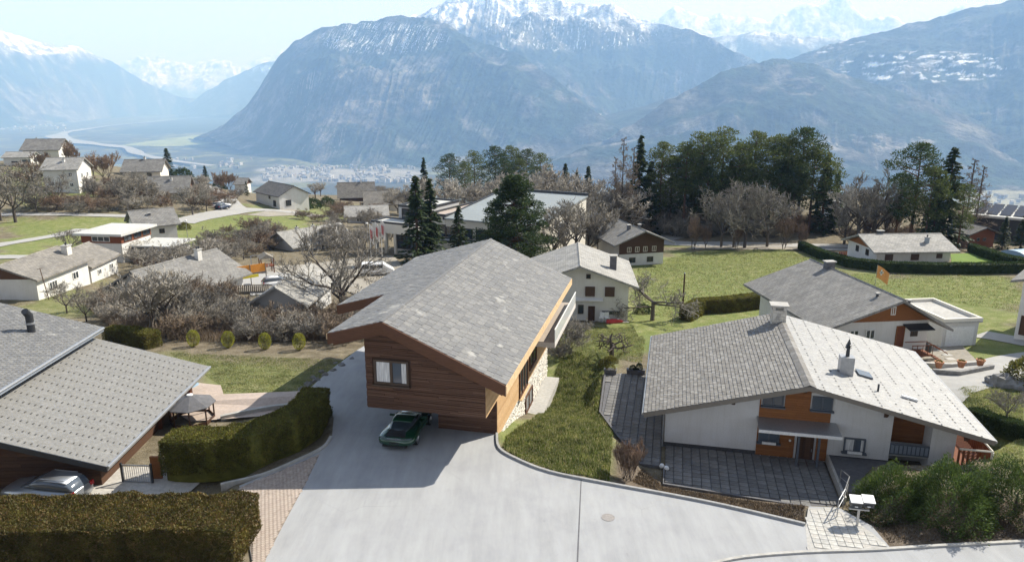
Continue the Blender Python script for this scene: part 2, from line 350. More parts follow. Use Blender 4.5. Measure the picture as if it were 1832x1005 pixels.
def m_attr(name, rough=0.95, scale=0.004, fine=0.03, var=0.3, bumpd=0.0):
    t = NT(name); v = t.pos(); at = t.new('ShaderNodeAttribute', attribute_name='mask').outputs['Color']
    n1 = t.noise(v, scale, 8, 0.72); n2 = t.noise(v, fine, 5, 0.7)
    c = t.mix(1.0, at, t.ramp(n1, [(0.40, (1 - var,) * 3), (0.60, (1 + var,) * 3)]), 'MULTIPLY')
    c = t.mix(1.0, c, t.ramp(n2, [(0.3, (1 - var,) * 3), (0.7, (1 + var,) * 3)]), 'MULTIPLY')
    t.col(c).set(rough, 0, 0.1)
    if bumpd: t.bump(t.math('ADD', n1, t.math('MULTIPLY', n2, .25)), 1.0, bumpd)
m_attr('mountain', scale=.0035, fine=.022, var=.58, bumpd=90.0); m_attr('valley', var=0.2)
def set_attr(me, colors):
    a = me.color_attributes.new('mask', 'FLOAT_COLOR', 'POINT')
    c = np.ones((len(colors), 4), dtype=np.float32); c[:, :3] = colors; a.data.foreach_set('color', c.ravel())

# ------------------------------------------------------------------ the lie of the land
def spl(x, k=4.0): return np.log1p(np.exp(-np.abs(x) / k)) * k + np.maximum(x, 0)
def drive_z(x, y): return -0.085 * spl(np.asarray(y, float) - 43.0, 1.2)
def polyd(x, y, poly):
    """signed distance to a polygon (negative inside), vectorised"""
    x = np.asarray(x, float); y = np.asarray(y, float); best = np.full(x.shape, 1e9); ins = np.zeros(x.shape, bool)
    n = len(poly)
    for i in range(n):
        ax, ay = poly[i][0], poly[i][1]; bx, by = poly[(i + 1) % n][0], poly[(i + 1) % n][1]
        dx, dy = bx - ax, by - ay; L = dx * dx + dy * dy + 1e-9
        tt = np.clip(((x - ax) * dx + (y - ay) * dy) / L, 0, 1)
        best = np.minimum(best, np.hypot(x - ax - tt * dx, y - ay - tt * dy))
        c = ((ay > y) != (by > y)) & (x < (bx - ax) * (y - ay) / (by - ay + 1e-12) + ax); ins ^= c
    return np.where(ins, -best, best)
ZR = -1.6                                                   # level of the plot on the right
DRIVE = [PZ(*p) for p in [(300, 1400), (452, 1010), (428, 868), (520, 830), (578, 800), (594, 780), (597, 745), (575, 705)]] + \
        [PZ(548, 700, -0.4), PZ(585, 668, -0.9), PZ(640, 630, -1.6), PZ(690, 600, -2.0), PZ(760, 640, -1.0), PZ(860, 715, -0.1)] + \
        [PZ(*p) for p in [(889, 775), (893, 802), (925, 822), (985, 845), (1090, 866), (1200, 886), (1300, 906), (1441, 939), (1447, 905), (1500, 907), (1560, 940), (1592, 978), (1832, 969), (2300, 950), (2500, 1400)]]
RPLOT = [PZ(*p, ZR) for p in [(1189, 868), (1330, 888), (1440, 903), (1500, 905), (1530, 850), (1690, 850), (1790, 800), (1690, 690), (1640, 640), (1400, 560), (1150, 600), (1082, 668), (1074, 738), (1105, 780), (1150, 830)]]
LYARD = [(-45, 30.5), (-16.5, 34.5), (-15.4, 37.5), (-21, 50), (-45, 52)]
BUMPS = [(3.0, 52, -2.0, 6, 7), (-118, 200, 8, 55, 60), (-170, 262, 17, 60, 70), (-85, 108, 2.5, 25, 25), (75, 105, 2.0, 30, 25), (33, 70, -0.9, 14, 12),
         (62, 192, 8.0, 55, 26), (115, 185, 4.0, 40, 25), (-40, 170, 1.0, 50, 30)]
def ground_base(x, y):
    x = np.asarray(x, float); y = np.asarray(y, float)
    z = -0.095 * spl(y - 37.0, 3.0)
    for (bx, by, dz, rx, ry) in BUMPS: z = z + dz * np.exp(-((x - bx) / rx) ** 2 - ((y - by) / ry) ** 2)
    a = x / np.maximum(y, 5)
    edge = np.interp(a, [-.8, -.45, -.2, 0, .15, .3, .7], [420, 420, 430, 330, 260, 215, 200])
    z = z - 0.30 * spl(y - edge, 12.0)
    z = z + 0.10 * fbm(x * .12, y * .12, 3) * sstep(45, 90, y) + 0.8 * fbm(x * .02, y * .02, 3) * sstep(110, 220, y)
    return np.maximum(z, -655.0)
def ground_z(x, y):
    x = np.asarray(x, float); y = np.asarray(y, float); z = ground_base(x, y)
    for poly, zz, fall in ((LYARD, -1.0, 2.0), (RPLOT, ZR - .08, 1.3), (DRIVE, None, 0.9)):
        m = (y < 75)
        if not np.any(m): continue
        d = polyd(np.atleast_1d(x), np.atleast_1d(y), poly).reshape(np.shape(x))
        k = 1 - sstep(0.05, fall, d)
        z = z * (1 - k) + (zz if zz is not None else drive_z(x, y) - .08) * k
        if poly is RPLOT: dR = d
        if poly is DRIVE: dD = d
    if np.any(y < 75):                                      # even bank from the kerb down to the lower plot
        a, b = np.maximum(dD, 0), np.maximum(dR, 0); f = a / (a + b + 1e-6); k = (1 - sstep(4.5, 6.5, a + b)) * (dD > 0) * (dR > 0) * (x > 4)
        z = z * (1 - k) + ((ZR - .08) * f - .08 * (1 - f)) * k
    return z
def gz(x, y): return float(ground_z(np.array([x]), np.array([y]))[0])
def hit(px, py, t0=25.0):
    """where the line of sight through a photo pixel meets the ground"""
    d = ray(px, py); t = t0 * np.power(1.006, np.arange(560)); P = d[None, :] * t[:, None]
    g = ground_z(P[:, 0], P[:, 1]); under = (P[:, 2] + CAM_H) < g
    i = int(np.argmax(under)) if under.any() else 430
    i = max(i, 1); a, b = t[i - 1], t[i]
    fa = d[2] * a + CAM_H - g[i - 1]; fb = d[2] * b + CAM_H - g[i]
    tt = a + (b - a) * (fa / (fa - fb + 1e-9)) if fa > 0 > fb else b
    p = d * tt; return np.array([p[0], p[1], gz(p[0], p[1])])

def build_ground():
    nu, nr = 440, 430
    a = np.tan(np.linspace(R_(-47), R_(47), nu)); r = np.concatenate([np.linspace(4, 24, 24)[:-1], 24 * np.power(90.0, np.linspace(0, 1, nr) ** 1.0) ** (math.log(4000 / 24) / math.log(90))])
    A, Y = np.meshgrid(a, r); X = A * Y
    Z = ground_z(X, Y)
    V = np.stack([X, Y, Z], -1).reshape(-1, 3); n0, n1 = X.shape
    i = np.arange((n0 - 1) * (n1 - 1)); rr = i // (n1 - 1); cc = i % (n1 - 1); q = rr * n1 + cc
    me = mesh_np('ground', V, np.stack([q, q + 1, q + n1 + 1, q + n1], 1))
    # grass where meadows lie, earth on banks, dry scrub elsewhere
    px = 916 + CAM_F * A / (_c - (Z - CAM_H) / Y * _s); py = 502.5 - CAM_F * (_s + (Z - CAM_H) / Y * _c) / (_c - (Z - CAM_H) / Y * _s)
    g = np.zeros(X.shape); e = np.zeros(X.shape)
    def zone(pts, f=14.0, val=1.0, arr=g, lo=None, hi=None):
        poly = [tuple(hit(*p)[:2]) for p in pts]; dd = polyd(X, Y, poly); w = 0.02 * Y + .4
        w = np.minimum(w, f / 4); arr[:] = np.maximum(arr, val * (1 - sstep(-w, w, dd + fbm(X * .15, Y * .15, 3) * w * 2)))
    zone([(1130, 470), (1240, 442), (1430, 448), (1520, 490), (1830, 500), (1832, 700), (1660, 700), (1560, 570), (1140, 640), (985, 640), (1100, 560)])
    zone([(890, 800), (985, 622), (1085, 660), (1074, 740), (1100, 870), (930, 830)])
    zone([(0, 395), (190, 385), (320, 385), (400, 385), (560, 378), (560, 410), (330, 445), (220, 460), (100, 440), (0, 470)])
    zone([(250, 640), (650, 630), (560, 700), (370, 705), (340, 650)], val=.75)
    zone([(0, 320), (90, 280), (150, 300), (170, 345), (60, 370)], val=.8); zone([(1640, 690), (1832, 690), (1832, 860), (1700, 830)], val=.9)
    zone([(440, 370), (620, 365), (640, 395), (500, 395)], val=.7); zone([(0, 490), (120, 480), (200, 560), (0, 560)], val=.7)
    zone([(1090, 866), (1110, 800), (1190, 865), (1440, 902), (1442, 935), (1200, 886)], arr=e, f=2); zone([(1570, 975), (1560, 930), (1832, 900), (1832, 965)], arr=e, f=2)
    zone([(180, 560), (640, 520), (650, 620), (300, 630)], arr=e, val=.35)
    set_attr(me, np.stack([g, e, e * 0], -1).reshape(-1, 3))
    obj('ground', me, 'ground', smooth=True, kind='structure')
build_ground()

# ------------------------------------------------------------------ the valley floor, the river and the town
VZ = -640.0
def build_valley():
    nu, nr = 420, 260
    a = np.tan(np.linspace(R_(-50), R_(50), nu)); r = 2200 * np.power(19.0, np.linspace(0, 1, nr))
    A, Y = np.meshgrid(a, r); X = A * Y
    Z = VZ + 12 * fbm(X / 900, Y / 900, 4)
    V = np.stack([X, Y, Z], -1).reshape(-1, 3); n0, n1 = X.shape
    i = np.arange((n0 - 1) * (n1 - 1)); q = (i // (n1 - 1)) * n1 + i % (n1 - 1)
    me = mesh_np('valley', V, np.stack([q, q + 1, q + n1 + 1, q + n1], 1))
    f = fbm(X / 700, Y / 500, 5); f2 = fbm(X / 160 + 9, Y / 220, 4)
    c = np.zeros(X.shape + (3,)); c[:] = (.075, .075, .06)
    fld = sstep(.05, .25, f)[..., None]; c = c * (1 - fld) + np.array([.15, .155, .085]) * fld
    fo = sstep(.1, .4, f2)[..., None]; c = c * (1 - fo) + np.array([.045, .055, .04]) * fo
    def patch(pts, colr, soft=200):
        nonlocal c
        poly = [PZ(p[0], p[1], VZ)[:2] for p in pts]; d = polyd(X, Y, poly) + soft * fbm(X / 400, Y / 400, 3)
        k = (1 - sstep(-soft * .5, soft * .5, d))[..., None]; c = c * (1 - k) + np.array(colr) * k
    patch([(210, 262), (330, 245), (430, 236), (440, 250), (330, 262)], (.24, .27, .12), 120)
    patch([(185, 240), (330, 210), (440, 203), (500, 215), (460, 232), (300, 240)], (.04, .052, .038), 150)
    patch([(1700, 345), (1832, 340), (1832, 400), (1730, 380)], (.26, .25, .18), 150)
    patch([(460, 300), (740, 300), (760, 325), (450, 330)], (.25, .24, .22), 120)
    set_attr(me, c.reshape(-1, 3)); obj('valley', me, 'valley', smooth=True, kind='structure')
    def ribbon(name, pts, w, mat, dz=6.0):
        P = np.array([PZ(p[0], p[1], VZ) for p in pts]); tt = np.linspace(0, len(P) - 1, 60)
        C = np.stack([np.interp(tt, np.arange(len(P)), P[:, k]) for k in range(3)], -1)
        W_ = np.interp(tt, np.arange(len(P)), w) * (1 + .25 * np.sin(tt * 5.1))
        T = np.gradient(C, axis=0); N = np.stack([-T[:, 1], T[:, 0], 0 * T[:, 0]], -1); N /= np.linalg.norm(N, axis=1)[:, None] + 1e-9
        L, Rr = C + N * W_[:, None], C - N * W_[:, None]; L[:, 2] = Rr[:, 2] = VZ + 14 + dz
        V = np.concatenate([L, Rr]); n = len(L); F = [(k, k + 1, n + k + 1, n + k) for k in range(n - 1)]
        obj(name, mesh_np(name, V, np.array(F)), mat, kind='structure')
    m_speckle('river_bed', (.30, .30, .29), 0.12, 0.01, 0.8, 0, 0.003, use='Pos')
    ribbon('river', [(420, 206), (330, 214), (200, 226), (120, 238), (100, 246), (130, 256), (180, 261), (230, 267), (248, 278), (300, 290), (380, 300)], [60, 60, 70, 80, 130, 150, 90, 70, 60, 50, 40], 'river_bed')
    # the town in the valley: far too many small houses to count
    rs = np.random.RandomState(5); Vs = []; Fs = []; k = 0
    def cluster(n, reg, smin, smax, zf=None):
        nonlocal k
        for _ in range(n):
            px = rs.uniform(reg[0], reg[2]); py = rs.uniform(reg[1], reg[3])
            if fbm(np.array([px * .02]), np.array([py * .06]), 2)[0] < -.15: continue
            p = PZ(px, py, VZ + 14); s = rs.uniform(smin, smax); l = s * rs.uniform(.8, 2.4); h = rs.uniform(5, 12); a_ = rs.uniform(0, 3.14)
            ca, sa = math.cos(a_), math.sin(a_)
            pts = [(-l, -s), (l, -s), (l, s), (-l, s)]
            for zz in (p[2] - 15, p[2] + h):
                for (u, v) in pts: Vs.append((p[0] + u * ca - v * sa, p[1] + u * sa + v * ca, zz))
            for f in [(4, 5, 6, 7), (0, 1, 5, 4), (1, 2, 6, 5), (2, 3, 7, 6), (3, 0, 4, 7)]: Fs.append(tuple(x + k for x in f))
            k += 8
    cluster(520, (470, 296, 740, 324), 4, 11); cluster(160, (0, 215, 170, 235), 10, 18); cluster(120, (330, 196, 420, 206), 12, 26); cluster(90, (300, 283, 470, 300), 6, 12)
    cluster(60, (1700, 340, 1832, 395), 5, 10)
    m_pieces('town_walls', [(.42, .40, .38), (.34, .31, .28), (.28, .26, .25), (.55, .54, .52)], 0.8, 0.05, bump=0)
    obj('town', mesh_np('town', np.array(Vs), np.array(Fs)), 'town_walls', kind='stuff')['label'] = 'pale roofs of the town spread over the valley floor'
build_valley()

# ------------------------------------------------------------------ mountains
FOR, DEC, ROC, SNO, MEA = map(np.array, [(.028, .043, .030), (.085, .075, .065), (.19, .18, .17), (.86, .88, .92), (.19, .18, .085)])
def mountain(name, sky_, base, dist, nu=320, nv=150, amp=.05, skew=0.0, snow=1250, soft=260, gk=0.0, gfreq=9.0, rocky=.35, zb=-660.0, pw=1.15, seed=0.0, patches=(), back=2500.0, meadow=0.3, jag=.3):
    sx = np.array([p[0] for p in sky_], float); sy = np.array([p[1] for p in sky_], float)
    bx = np.array([p[0] for p in base], float); by = np.array([p[1] for p in base], float)
    px = np.linspace(sx[0], sx[-1], nu); ps = np.interp(px, sx, sy); pb = np.interp(px, bx, by)
    ps = ps + 1.2 * fbm(px * .05 + seed, px * 0 + seed, 4)
    tr = np.interp(px, [p[0] for p in dist], [p[1] for p in dist])
    Rg = np.array([PT(a, b, t) for a, b, t in zip(px, ps, tr)]); B = np.array([PZ(a + skew, max(b, 188), zb) for a, b in zip(px, pb)])
    v = np.concatenate([np.linspace(0, 1, nv), 1 + np.linspace(.04, 1, 14)])
    Vv, _ = np.meshgrid(v, px, indexing='ij'); f = np.clip(Vv, 0, 1); over = np.clip(Vv - 1, 0, 1)
    XY = B[None, :, :2] + (Rg - B)[None, :, :2] * f[..., None]
    dirn = (Rg - B)[:, :2]; dirn = dirn / (np.linalg.norm(dirn, axis=1)[:, None] + 1e-6)
    XY = XY + dirn[None] * (over * back)[..., None]
    h = Rg[:, 2] - zb
    Zz = zb + h[None, :] * np.power(f, pw) - over * h[None, :] * .9
    X, Y = XY[..., 0], XY[..., 1]
    L = 2100.0
    n1 = ridged(X / L + seed, Y / L - seed, 6) - .9
    gcoord = Vv * gk + _ * gfreq / 300.0
    gcoord = gcoord + .30 * fbm(X / 1300 + seed, Y / 1300, 4)
    n2 = ridged(gcoord * 2.2 + seed * 3, Vv * 1.6 + gcoord * .25, 4) - .9
    n2 = n2 * (.55 + .45 * np.clip(fbm(X / 1900, Y / 1900 + seed, 3) * 1.6, -1, 1))
    n3 = fbm(X / 420 + seed, Y / 420, 5)
    win = np.power(np.clip(np.sin(np.pi * np.clip(f, 0, 1)), 0, 1), .7) * (1 - jag) + jag * np.clip(f * 3, 0, 1)
    Zz = Zz + win * h[None, :] * amp * (n1 * 2.9 + n2 * .5) + np.clip(f * 4, 0, 1) * n3 * 28
    V = np.stack([X, Y, Zz], -1).reshape(-1, 3); n0, nn = X.shape
    i = np.arange((n0 - 1) * (nn - 1)); q = (i // (nn - 1)) * nn + i % (nn - 1)
    me = mesh_np(name, V, np.stack([q, q + 1, q + nn + 1, q + nn], 1))
    gx = np.gradient(Zz, axis=0) / (np.hypot(np.gradient(X, axis=0), np.gradient(Y, axis=0)) + 1); steep = np.clip(gx, 0, 3)
    w1 = fbm(X / 1500 + 3 + seed, Y / 1500, 5); w2 = fbm(X / 350, Y / 350 + 4 + seed, 4)
    def mixc(c, col, k): return c * (1 - k[..., None]) + col * k[..., None]
    c = np.zeros(X.shape + (3,)) + FOR
    c = mixc(c, DEC, sstep(-.15, .35, w1 + .5 * w2) * (1 - sstep(-200, 500, Zz)) * .9)
    c = mixc(c, MEA, sstep(.35, .6, w1 * .7 + w2 * .6) * (1 - sstep(200, 700, Zz)) * meadow * (1 - sstep(.35, .8, steep)))
    c = mixc(c, ROC, np.clip(sstep(.05, .6, n2 * .32 + w2 * .6 + w1 * .3 + rocky - .35) * .75, 0, 1))
    c = mixc(c, ROC, sstep(snow - 500, snow - 100, Zz + 180 * w2) * .6)
    c = mixc(c, SNO, sstep(snow - soft, snow + soft, Zz + 330 * w1 + 260 * w2 - 220 * (n2 > .35)))
    for (x0, y0, x1, y1, col, dens, *gl) in patches:                 # snowy clearings, scree cones and village terraces at their place on the slope
        fw = Y * _c - (Zz - CAM_H) * _s; ppx = 916 + CAM_F * X / fw; ppy = 502.5 - CAM_F * (Y * _s + (Zz - CAM_H) * _c) / fw
        k = sstep(0, .3, 1 - ((ppx - (x0 + x1) / 2) / ((x1 - x0) / 2)) ** 2 - ((ppy - (y0 + y1) / 2) / ((y1 - y0) / 2)) ** 2)
        c = mixc(c, np.array(col), k * sstep(.05 - dens, .3 - dens, (fbm(gcoord * 14 + 3, Vv * 9, 4, .6) * .9 if gl else fbm(X / 170 + 7, Y / 420 + Zz / 60, 5, .6) * .9 + .2 * n2)))
    set_attr(me, c.reshape(-1, 3)); obj(name, me, 'mountain', smooth=True, kind='structure')
# far snowy ranges first, nearer massifs after
mountain('mountain_far_left', [(190, 140), (230, 115), (262, 105), (300, 111), (340, 116), (400, 112), (432, 119), (462, 108), (500, 98), (560, 95)],
         [(190, 196), (560, 196)], [(190, 34000), (560, 36000)], 200, 90, .06, snow=500, soft=500, seed=1.1, jag=.8)
mountain('mountain_far_right', [(1100, 70), (1150, 42), (1185, 26), (1205, 16), (1240, 22), (1265, 30), (1290, 30), (1310, 38), (1340, 34), (1380, 42), (1400, 30), (1420, 20), (1440, 12), (1455, 14), (1480, 9), (1503, -5), (1518, 6), (1535, 20), (1556, 32), (1580, 38), (1600, 34), (1620, 42), (1650, 40), (1700, 26), (1722, 15), (1740, 22), (1800, 10)],
         [(1100, 196), (1800, 196)], [(1100, 24000), (1500, 27000), (1800, 27000)], 320, 110, .045, snow=700, soft=500, seed=2.3, jag=.5, rocky=.35)
mountain('mountain_left', [(-260, 0), (-120, 30), (0, 57), (30, 66), (60, 74), (100, 88), (125, 82), (150, 88), (180, 104), (210, 118), (240, 137), (270, 150), (300, 164), (330, 178), (350, 194), (365, 202)],
         [(-260, 238), (0, 232), (120, 222), (200, 212), (365, 203)], [(-260, 15000), (0, 17000), (365, 24000)], 260, 150, .05, snow=1150, soft=420, seed=3.7, gk=1.2, patches=[(20, 195, 180, 225, (.17, .16, .145), .0), (0, 60, 150, 100, (.86, .88, .92), .1)])
mountain('mountain_valley_spur', [(318, 200), (340, 184), (365, 166), (400, 146), (440, 128), (485, 113), (540, 100), (600, 95)],
         [(318, 204), (400, 204), (600, 206)], [(318, 22000), (600, 20000)], 160, 90, .05, snow=1500, seed=4.4, patches=[(450, 118, 490, 132, (.8, .82, .86), .3)])
mountain('mountain_side_valley', [(1150, 95), (1200, 85), (1260, 76), (1290, 68), (1340, 62), (1380, 60), (1420, 64), (1460, 68), (1500, 74), (1600, 90)],
         [(1150, 235), (1600, 235)], [(1150, 17000), (1600, 17000)], 200, 100, .05, snow=1230, soft=300, seed=5.2)
mountain('mountain_snow_crest', [(640, 90), (690, 45), (720, 30), (760, 20), (790, 9), (812, -4), (850, -12), (900, -10), (940, -6), (965, 1), (1010, 8), (1060, 11), (1100, 18), (1150, 36), (1190, 46), (1230, 60), (1280, 76), (1330, 103), (1390, 135)],
         [(640, 290), (900, 285), (1100, 268), (1180, 258), (1390, 250)], [(640, 12500), (850, 12500), (1100, 11500), (1390, 10500)], 520, 220, .06, snow=1010, soft=160, seed=6.6, gk=-1.4, gfreq=11, jag=.35,
         patches=[(850, 0, 1200, 95, (.82, .84, .88), -.28, 1), (980, 225, 1090, 246, (.34, .36, .19), .3), (1010, 200, 1110, 232, (.5, .48, .45), .05)])
mountain('mountain_main', [(376, 246), (400, 226), (440, 190), (462, 160), (480, 132), (497, 106), (530, 75), (560, 61), (600, 53), (640, 47), (646, 42), (690, 33), (740, 30), (762, 32), (790, 46), (830, 66), (870, 78), (920, 90), (960, 118), (1000, 150), (1040, 185), (1090, 220), (1140, 250)],
         [(376, 250), (420, 256), (500, 276), (600, 296), (700, 304), (900, 302), (1140, 296)], [(376, 9500), (480, 9800), (700, 9200), (900, 8600), (1140, 7200)], 620, 260, .06, skew=-45, snow=1330, soft=230, seed=7.9, gk=-4.2, gfreq=12, rocky=.45, pw=1.05, meadow=.2, jag=.2,
         patches=[(560, 38, 810, 100, (.62, .64, .68), -.10, 1), (500, 120, 640, 290, (.22, .20, .18), -.26, 1), (640, 150, 800, 195, (.17, .155, .135), -.05)])
mountain('mountain_right', [(1180, 230), (1260, 160), (1330, 132), (1385, 110), (1450, 91), (1500, 76), (1560, 60), (1640, 41), (1700, 31), (1760, 14), (1832, -12), (1950, -50), (2100, -90)],
         [(1180, 262), (1400, 290), (1832, 330), (2100, 330)], [(1180, 8000), (1400, 9500), (1832, 9000), (2100, 8800)], 480, 220, .045, snow=1500, soft=250, seed=8.3, gk=.6,
         patches=[(1490, 90, 1830, 150, (.85, .87, .92), -.14), (1270, 60, 1560, 98, (.8, .82, .86), -.24), (1620, 96, 1800, 122, (.85, .87, .92), .06)])
mountain('hill_right', [(1090, 250), (1140, 214), (1200, 178), (1250, 152), (1300, 126), (1345, 113), (1388, 109), (1430, 115), (1480, 126), (1540, 143), (1620, 170), (1720, 205), (1820, 240), (1900, 270)],
         [(1090, 305), (1300, 332), (1832, 348), (1900, 348)], [(1090, 6600), (1390, 7400), (1900, 6800)], 420, 200, .045, snow=2500, seed=9.1, gk=.8, meadow=.4,
         patches=[(1390, 130, 1480, 175, (.16, .145, .125), .1), (1470, 238, 1680, 268, (.22, .20, .175), .0)])
mountain('hill_foothill', [(930, 300), (1000, 282), (1060, 262), (1120, 252), (1180, 244), (1240, 236), (1300, 240), (1400, 246), (1520, 255), (1700, 275), (1900, 300)],
         [(930, 338), (1900, 352)], [(930, 6300), (1240, 6200), (1900, 5900)], 240, 90, .04, snow=2500, seed=10.4, zb=-655, back=900)

# ------------------------------------------------------------------ the air
def build_haze():
    t = NT('haze'); m = t.m
    t.n.remove(t.b); pv = t.new('ShaderNodeVolumePrincipled')
    pv.inputs['Color'].default_value = (0.33, 0.57, 1.0, 1); pv.inputs['Absorption Color'].default_value = (.66, .66, .66, 1); pv.inputs['Density'].default_value = 9.2e-5; pv.inputs['Anisotropy'].default_value = 0.0
    t.l.new(pv.outputs[0], t.n['Material Output'].inputs['Volume'])
    o = MB().box(-52000, 52000, -400, 47000, -720, 3950).build('haze', 'haze', kind='stuff')
    o['label'] = 'pale blue haze filling the valley air'
build_haze()

# ------------------------------------------------------------------ building blocks for houses
def clip_half(poly, n, d):
    """keep the part of a 2D polygon with n.p <= d"""
    out = []
    for i in range(len(poly)):
        a, b = poly[i], poly[(i + 1) % len(poly)]
        fa = n[0] * a[0] + n[1] * a[1] - d; fb = n[0] * b[0] + n[1] * b[1] - d
        if fa <= 0: out.append(a)
        if (fa < 0 < fb) or (fb < 0 < fa):
            k = fa / (fa - fb); out.append((a[0] + (b[0] - a[0]) * k, a[1] + (b[1] - a[1]) * k))
    return out
def roofline(p, q):
    """half-plane below the line p-q in (a, z)"""
    n = (-(q[1] - p[1]), q[0] - p[0])
    if n[1] < 0: n = (-n[0], -n[1])
    return n, n[0] * p[0] + n[1] * p[1]
def planks(parent, name, mat, o, ex, n, a0, a1, z0, z1, h, lens=(1.8, 4.5), halves=(), holes=(), thick=0.035, gap=0.006, rough=0.012):
    """horizontal boards on a wall, each its own piece; o origin, ex along the wall, n outward"""
    o, ex, n = Vector(o), Vector(ex), Vector(n); z = z0
    while z < z1 - 0.01:
        zt = min(z + h * rnd.uniform(.92, 1.08), z1); a = a0 - rnd.uniform(0, lens[0])
        while a < a1:
            b = a + rnd.uniform(*lens); segs = [(max(a, a0), min(b, a1))]
            for (h0, h1, hz0, hz1) in holes:
                if zt > hz0 + .01 and z < hz1 - .01:
                    new = []
                    for (s0, s1) in segs:
                        if h0 > s0: new.append((s0, min(s1, h0)))
                        if h1 < s1: new.append((max(s0, h1), s1))
                    segs = new
            for (s0, s1) in segs:
                if s1 - s0 < .05: continue
                poly = [(s0 + gap, z), (s1 - gap, z), (s1 - gap, zt - gap * 1.5), (s0 + gap, zt - gap * 1.5)]
                for hp in halves: poly = clip_half(poly, *hp) if len(poly) > 2 else poly
                if len(poly) < 3: continue
                k = thick + rnd.uniform(-rough, rough); pts = [o + ex * p[0] + Vector((0, 0, p[1])) for p in poly]
                MB().extr(pts, n * k).build(name, mat, parent)
            a = b
        z = zt
def tile_roof(parent, o, ea, eu, La, Lu, tw, th, mat, nobj=0, near=(0, 0, 0), jit=0.02, thick=0.028, name='roof_tile', half=True, wvar=0.0, gap=.014):
    """overlapping roof tiles from the eave upward; the nearest nobj are objects, the rest one joined part"""
    o, ea, eu = Vector(o), Vector(ea).normalized(), Vector(eu).normalized(); nn = ea.cross(eu).normalized()
    if nn.z < 0: nn = -nn
    tl = []
    for r in range(int(math.ceil(Lu / th))):
        u0 = r * th; a = -tw * (0.5 * (r % 2) if half else rnd.random())
        while a < La:
            b = a + tw * (1 + rnd.uniform(-wvar, wvar)); s0, s1 = max(a, 0), min(b, La)
            if s1 - s0 > .06: tl.append((s0, s1, u0, min(u0 + th * 1.18, Lu)))
            a = b
    near = Vector(near); tl.sort(key=lambda q: ((o + ea * q[0] + eu * q[2]) - near).length)
    V, F = [], []
    for i, (s0, s1, u0, u1) in enumerate(tl):
        g = gap; lift = rnd.uniform(0, jit); ja = rnd.uniform(-.3, .3) * jit
        base = o + ea * ((s0 + s1) / 2) + eu * u0 + nn * .012
        hw = (s1 - s0) / 2 - g; sk = ja
        P = []
        for zz in (0.0, 1.0):
            for (aa, uu, l) in ((-hw, sk, thick * .9 + lift), (hw, -sk, thick * .9 + lift), (hw, u1 - u0, 0), (-hw, u1 - u0, 0)):
                P.append(ea * aa + eu * uu + nn * (l + zz * thick))
        if i < nobj: MB().hexa(P).build(name, mat, parent, loc=base)
        else:
            k = len(V); V += [tuple(base + p) for p in P]
            F += [tuple(x + k for x in f) for f in ((4, 5, 6, 7), (0, 1, 5, 4), (1, 2, 6, 5), (2, 3, 7, 6), (3, 0, 4, 7))]
    if V: obj(name + 's', mesh_np(name + 's', np.array(V), np.array(F)), mat, parent, kind='stuff')
FACE = {'front': 0.0, 'right': math.pi / 2, 'left': -math.pi / 2, 'back': math.pi}
def window(parent, loc, face, w, h, frame='frame_white', mull=1, shut=None, sill=None, curtain=False, depth=.09, bars=.07, pane='glass', open_shut=True):
    """window in its own frame: x along the wall, -y outward, origin bottom centre"""
    rz = FACE[face] if isinstance(face, str) else face
    f = MB(); f.box(-w / 2, w / 2, -depth, .0, 0, bars); f.box(-w / 2, w / 2, -depth, 0, h - bars, h)
    f.box(-w / 2, -w / 2 + bars, -depth, 0, bars, h - bars); f.box(w / 2 - bars, w / 2, -depth, 0, bars, h - bars)
    for i in range(mull):
        x = -w / 2 + w * (i + 1) / (mull + 1); f.box(x - bars * .6, x + bars * .6, -depth * .9, 0, bars, h - bars)
    wo = f.build('window', frame, parent, loc=loc, rz=rz)
    for i in range(mull + 1):
        x0 = -w / 2 + bars + (w - 2 * bars) * i / (mull + 1); x1 = -w / 2 + bars + (w - 2 * bars) * (i + 1) / (mull + 1)
        MB().box(x0 + .002, x1 - .002, -depth * .45, -depth * .3, bars + .002, h - bars - .002).build('pane', pane, wo)
        if curtain:
            cw = (x1 - x0) * (1.0 if i == 0 else .34); cx = x0 if i == 0 else x1 - cw; m = MB(); k = 10
            pts = [(cx + .01 + (cw - .02) * j / k, -depth * .47 - .012 * (j % 2)) for j in range(k + 1)]
            m.add([(p[0], p[1], bars + .01) for p in pts] + [(p[0], p[1], h - bars - .01) for p in pts], [(j, j + 1, k + 2 + j, k + 1 + j) for j in range(k)])
            m.build('curtain', 'curtain', wo)
    if sill: MB().box(-w / 2 - .1, w / 2 + .1, -depth - .14, .0, -.09, -.002).build('sill', sill, wo)
    if shut:
        for s_ in (-1, 1):
            x0 = s_ * (w / 2 + .02); x1 = x0 + s_ * w * .48
            if not open_shut: x0, x1 = s_ * .01, s_ * w * .5
            MB().box(min(x0, x1), max(x0, x1), -depth - .04 - (0 if open_shut else .02), -depth * .2 if open_shut else -depth - .01, .02, h - .02).build('shutter', shut, wo)
    return wo
def chimney(parent, x, y, zb, zt, w=.6, d=.6, mat='render_white', cap='concrete', pots=1):
    c = MB().box(x - w / 2, x + w / 2, y - d / 2, y + d / 2, zb, zt).build('chimney', mat, parent)
    MB().box(x - w / 2 - .1, x + w / 2 + .1, y - d / 2 - .1, y + d / 2 + .1, zt + .002, zt + .10).build('cap', cap, c)
    for i in range(pots):
        xx = x + (i - (pots - 1) / 2) * .35; MB().tube((xx, y, zt + .102), (xx, y, zt + .45), .11, .09, 8).build('flue', 'zinc_dark', c)
    return c
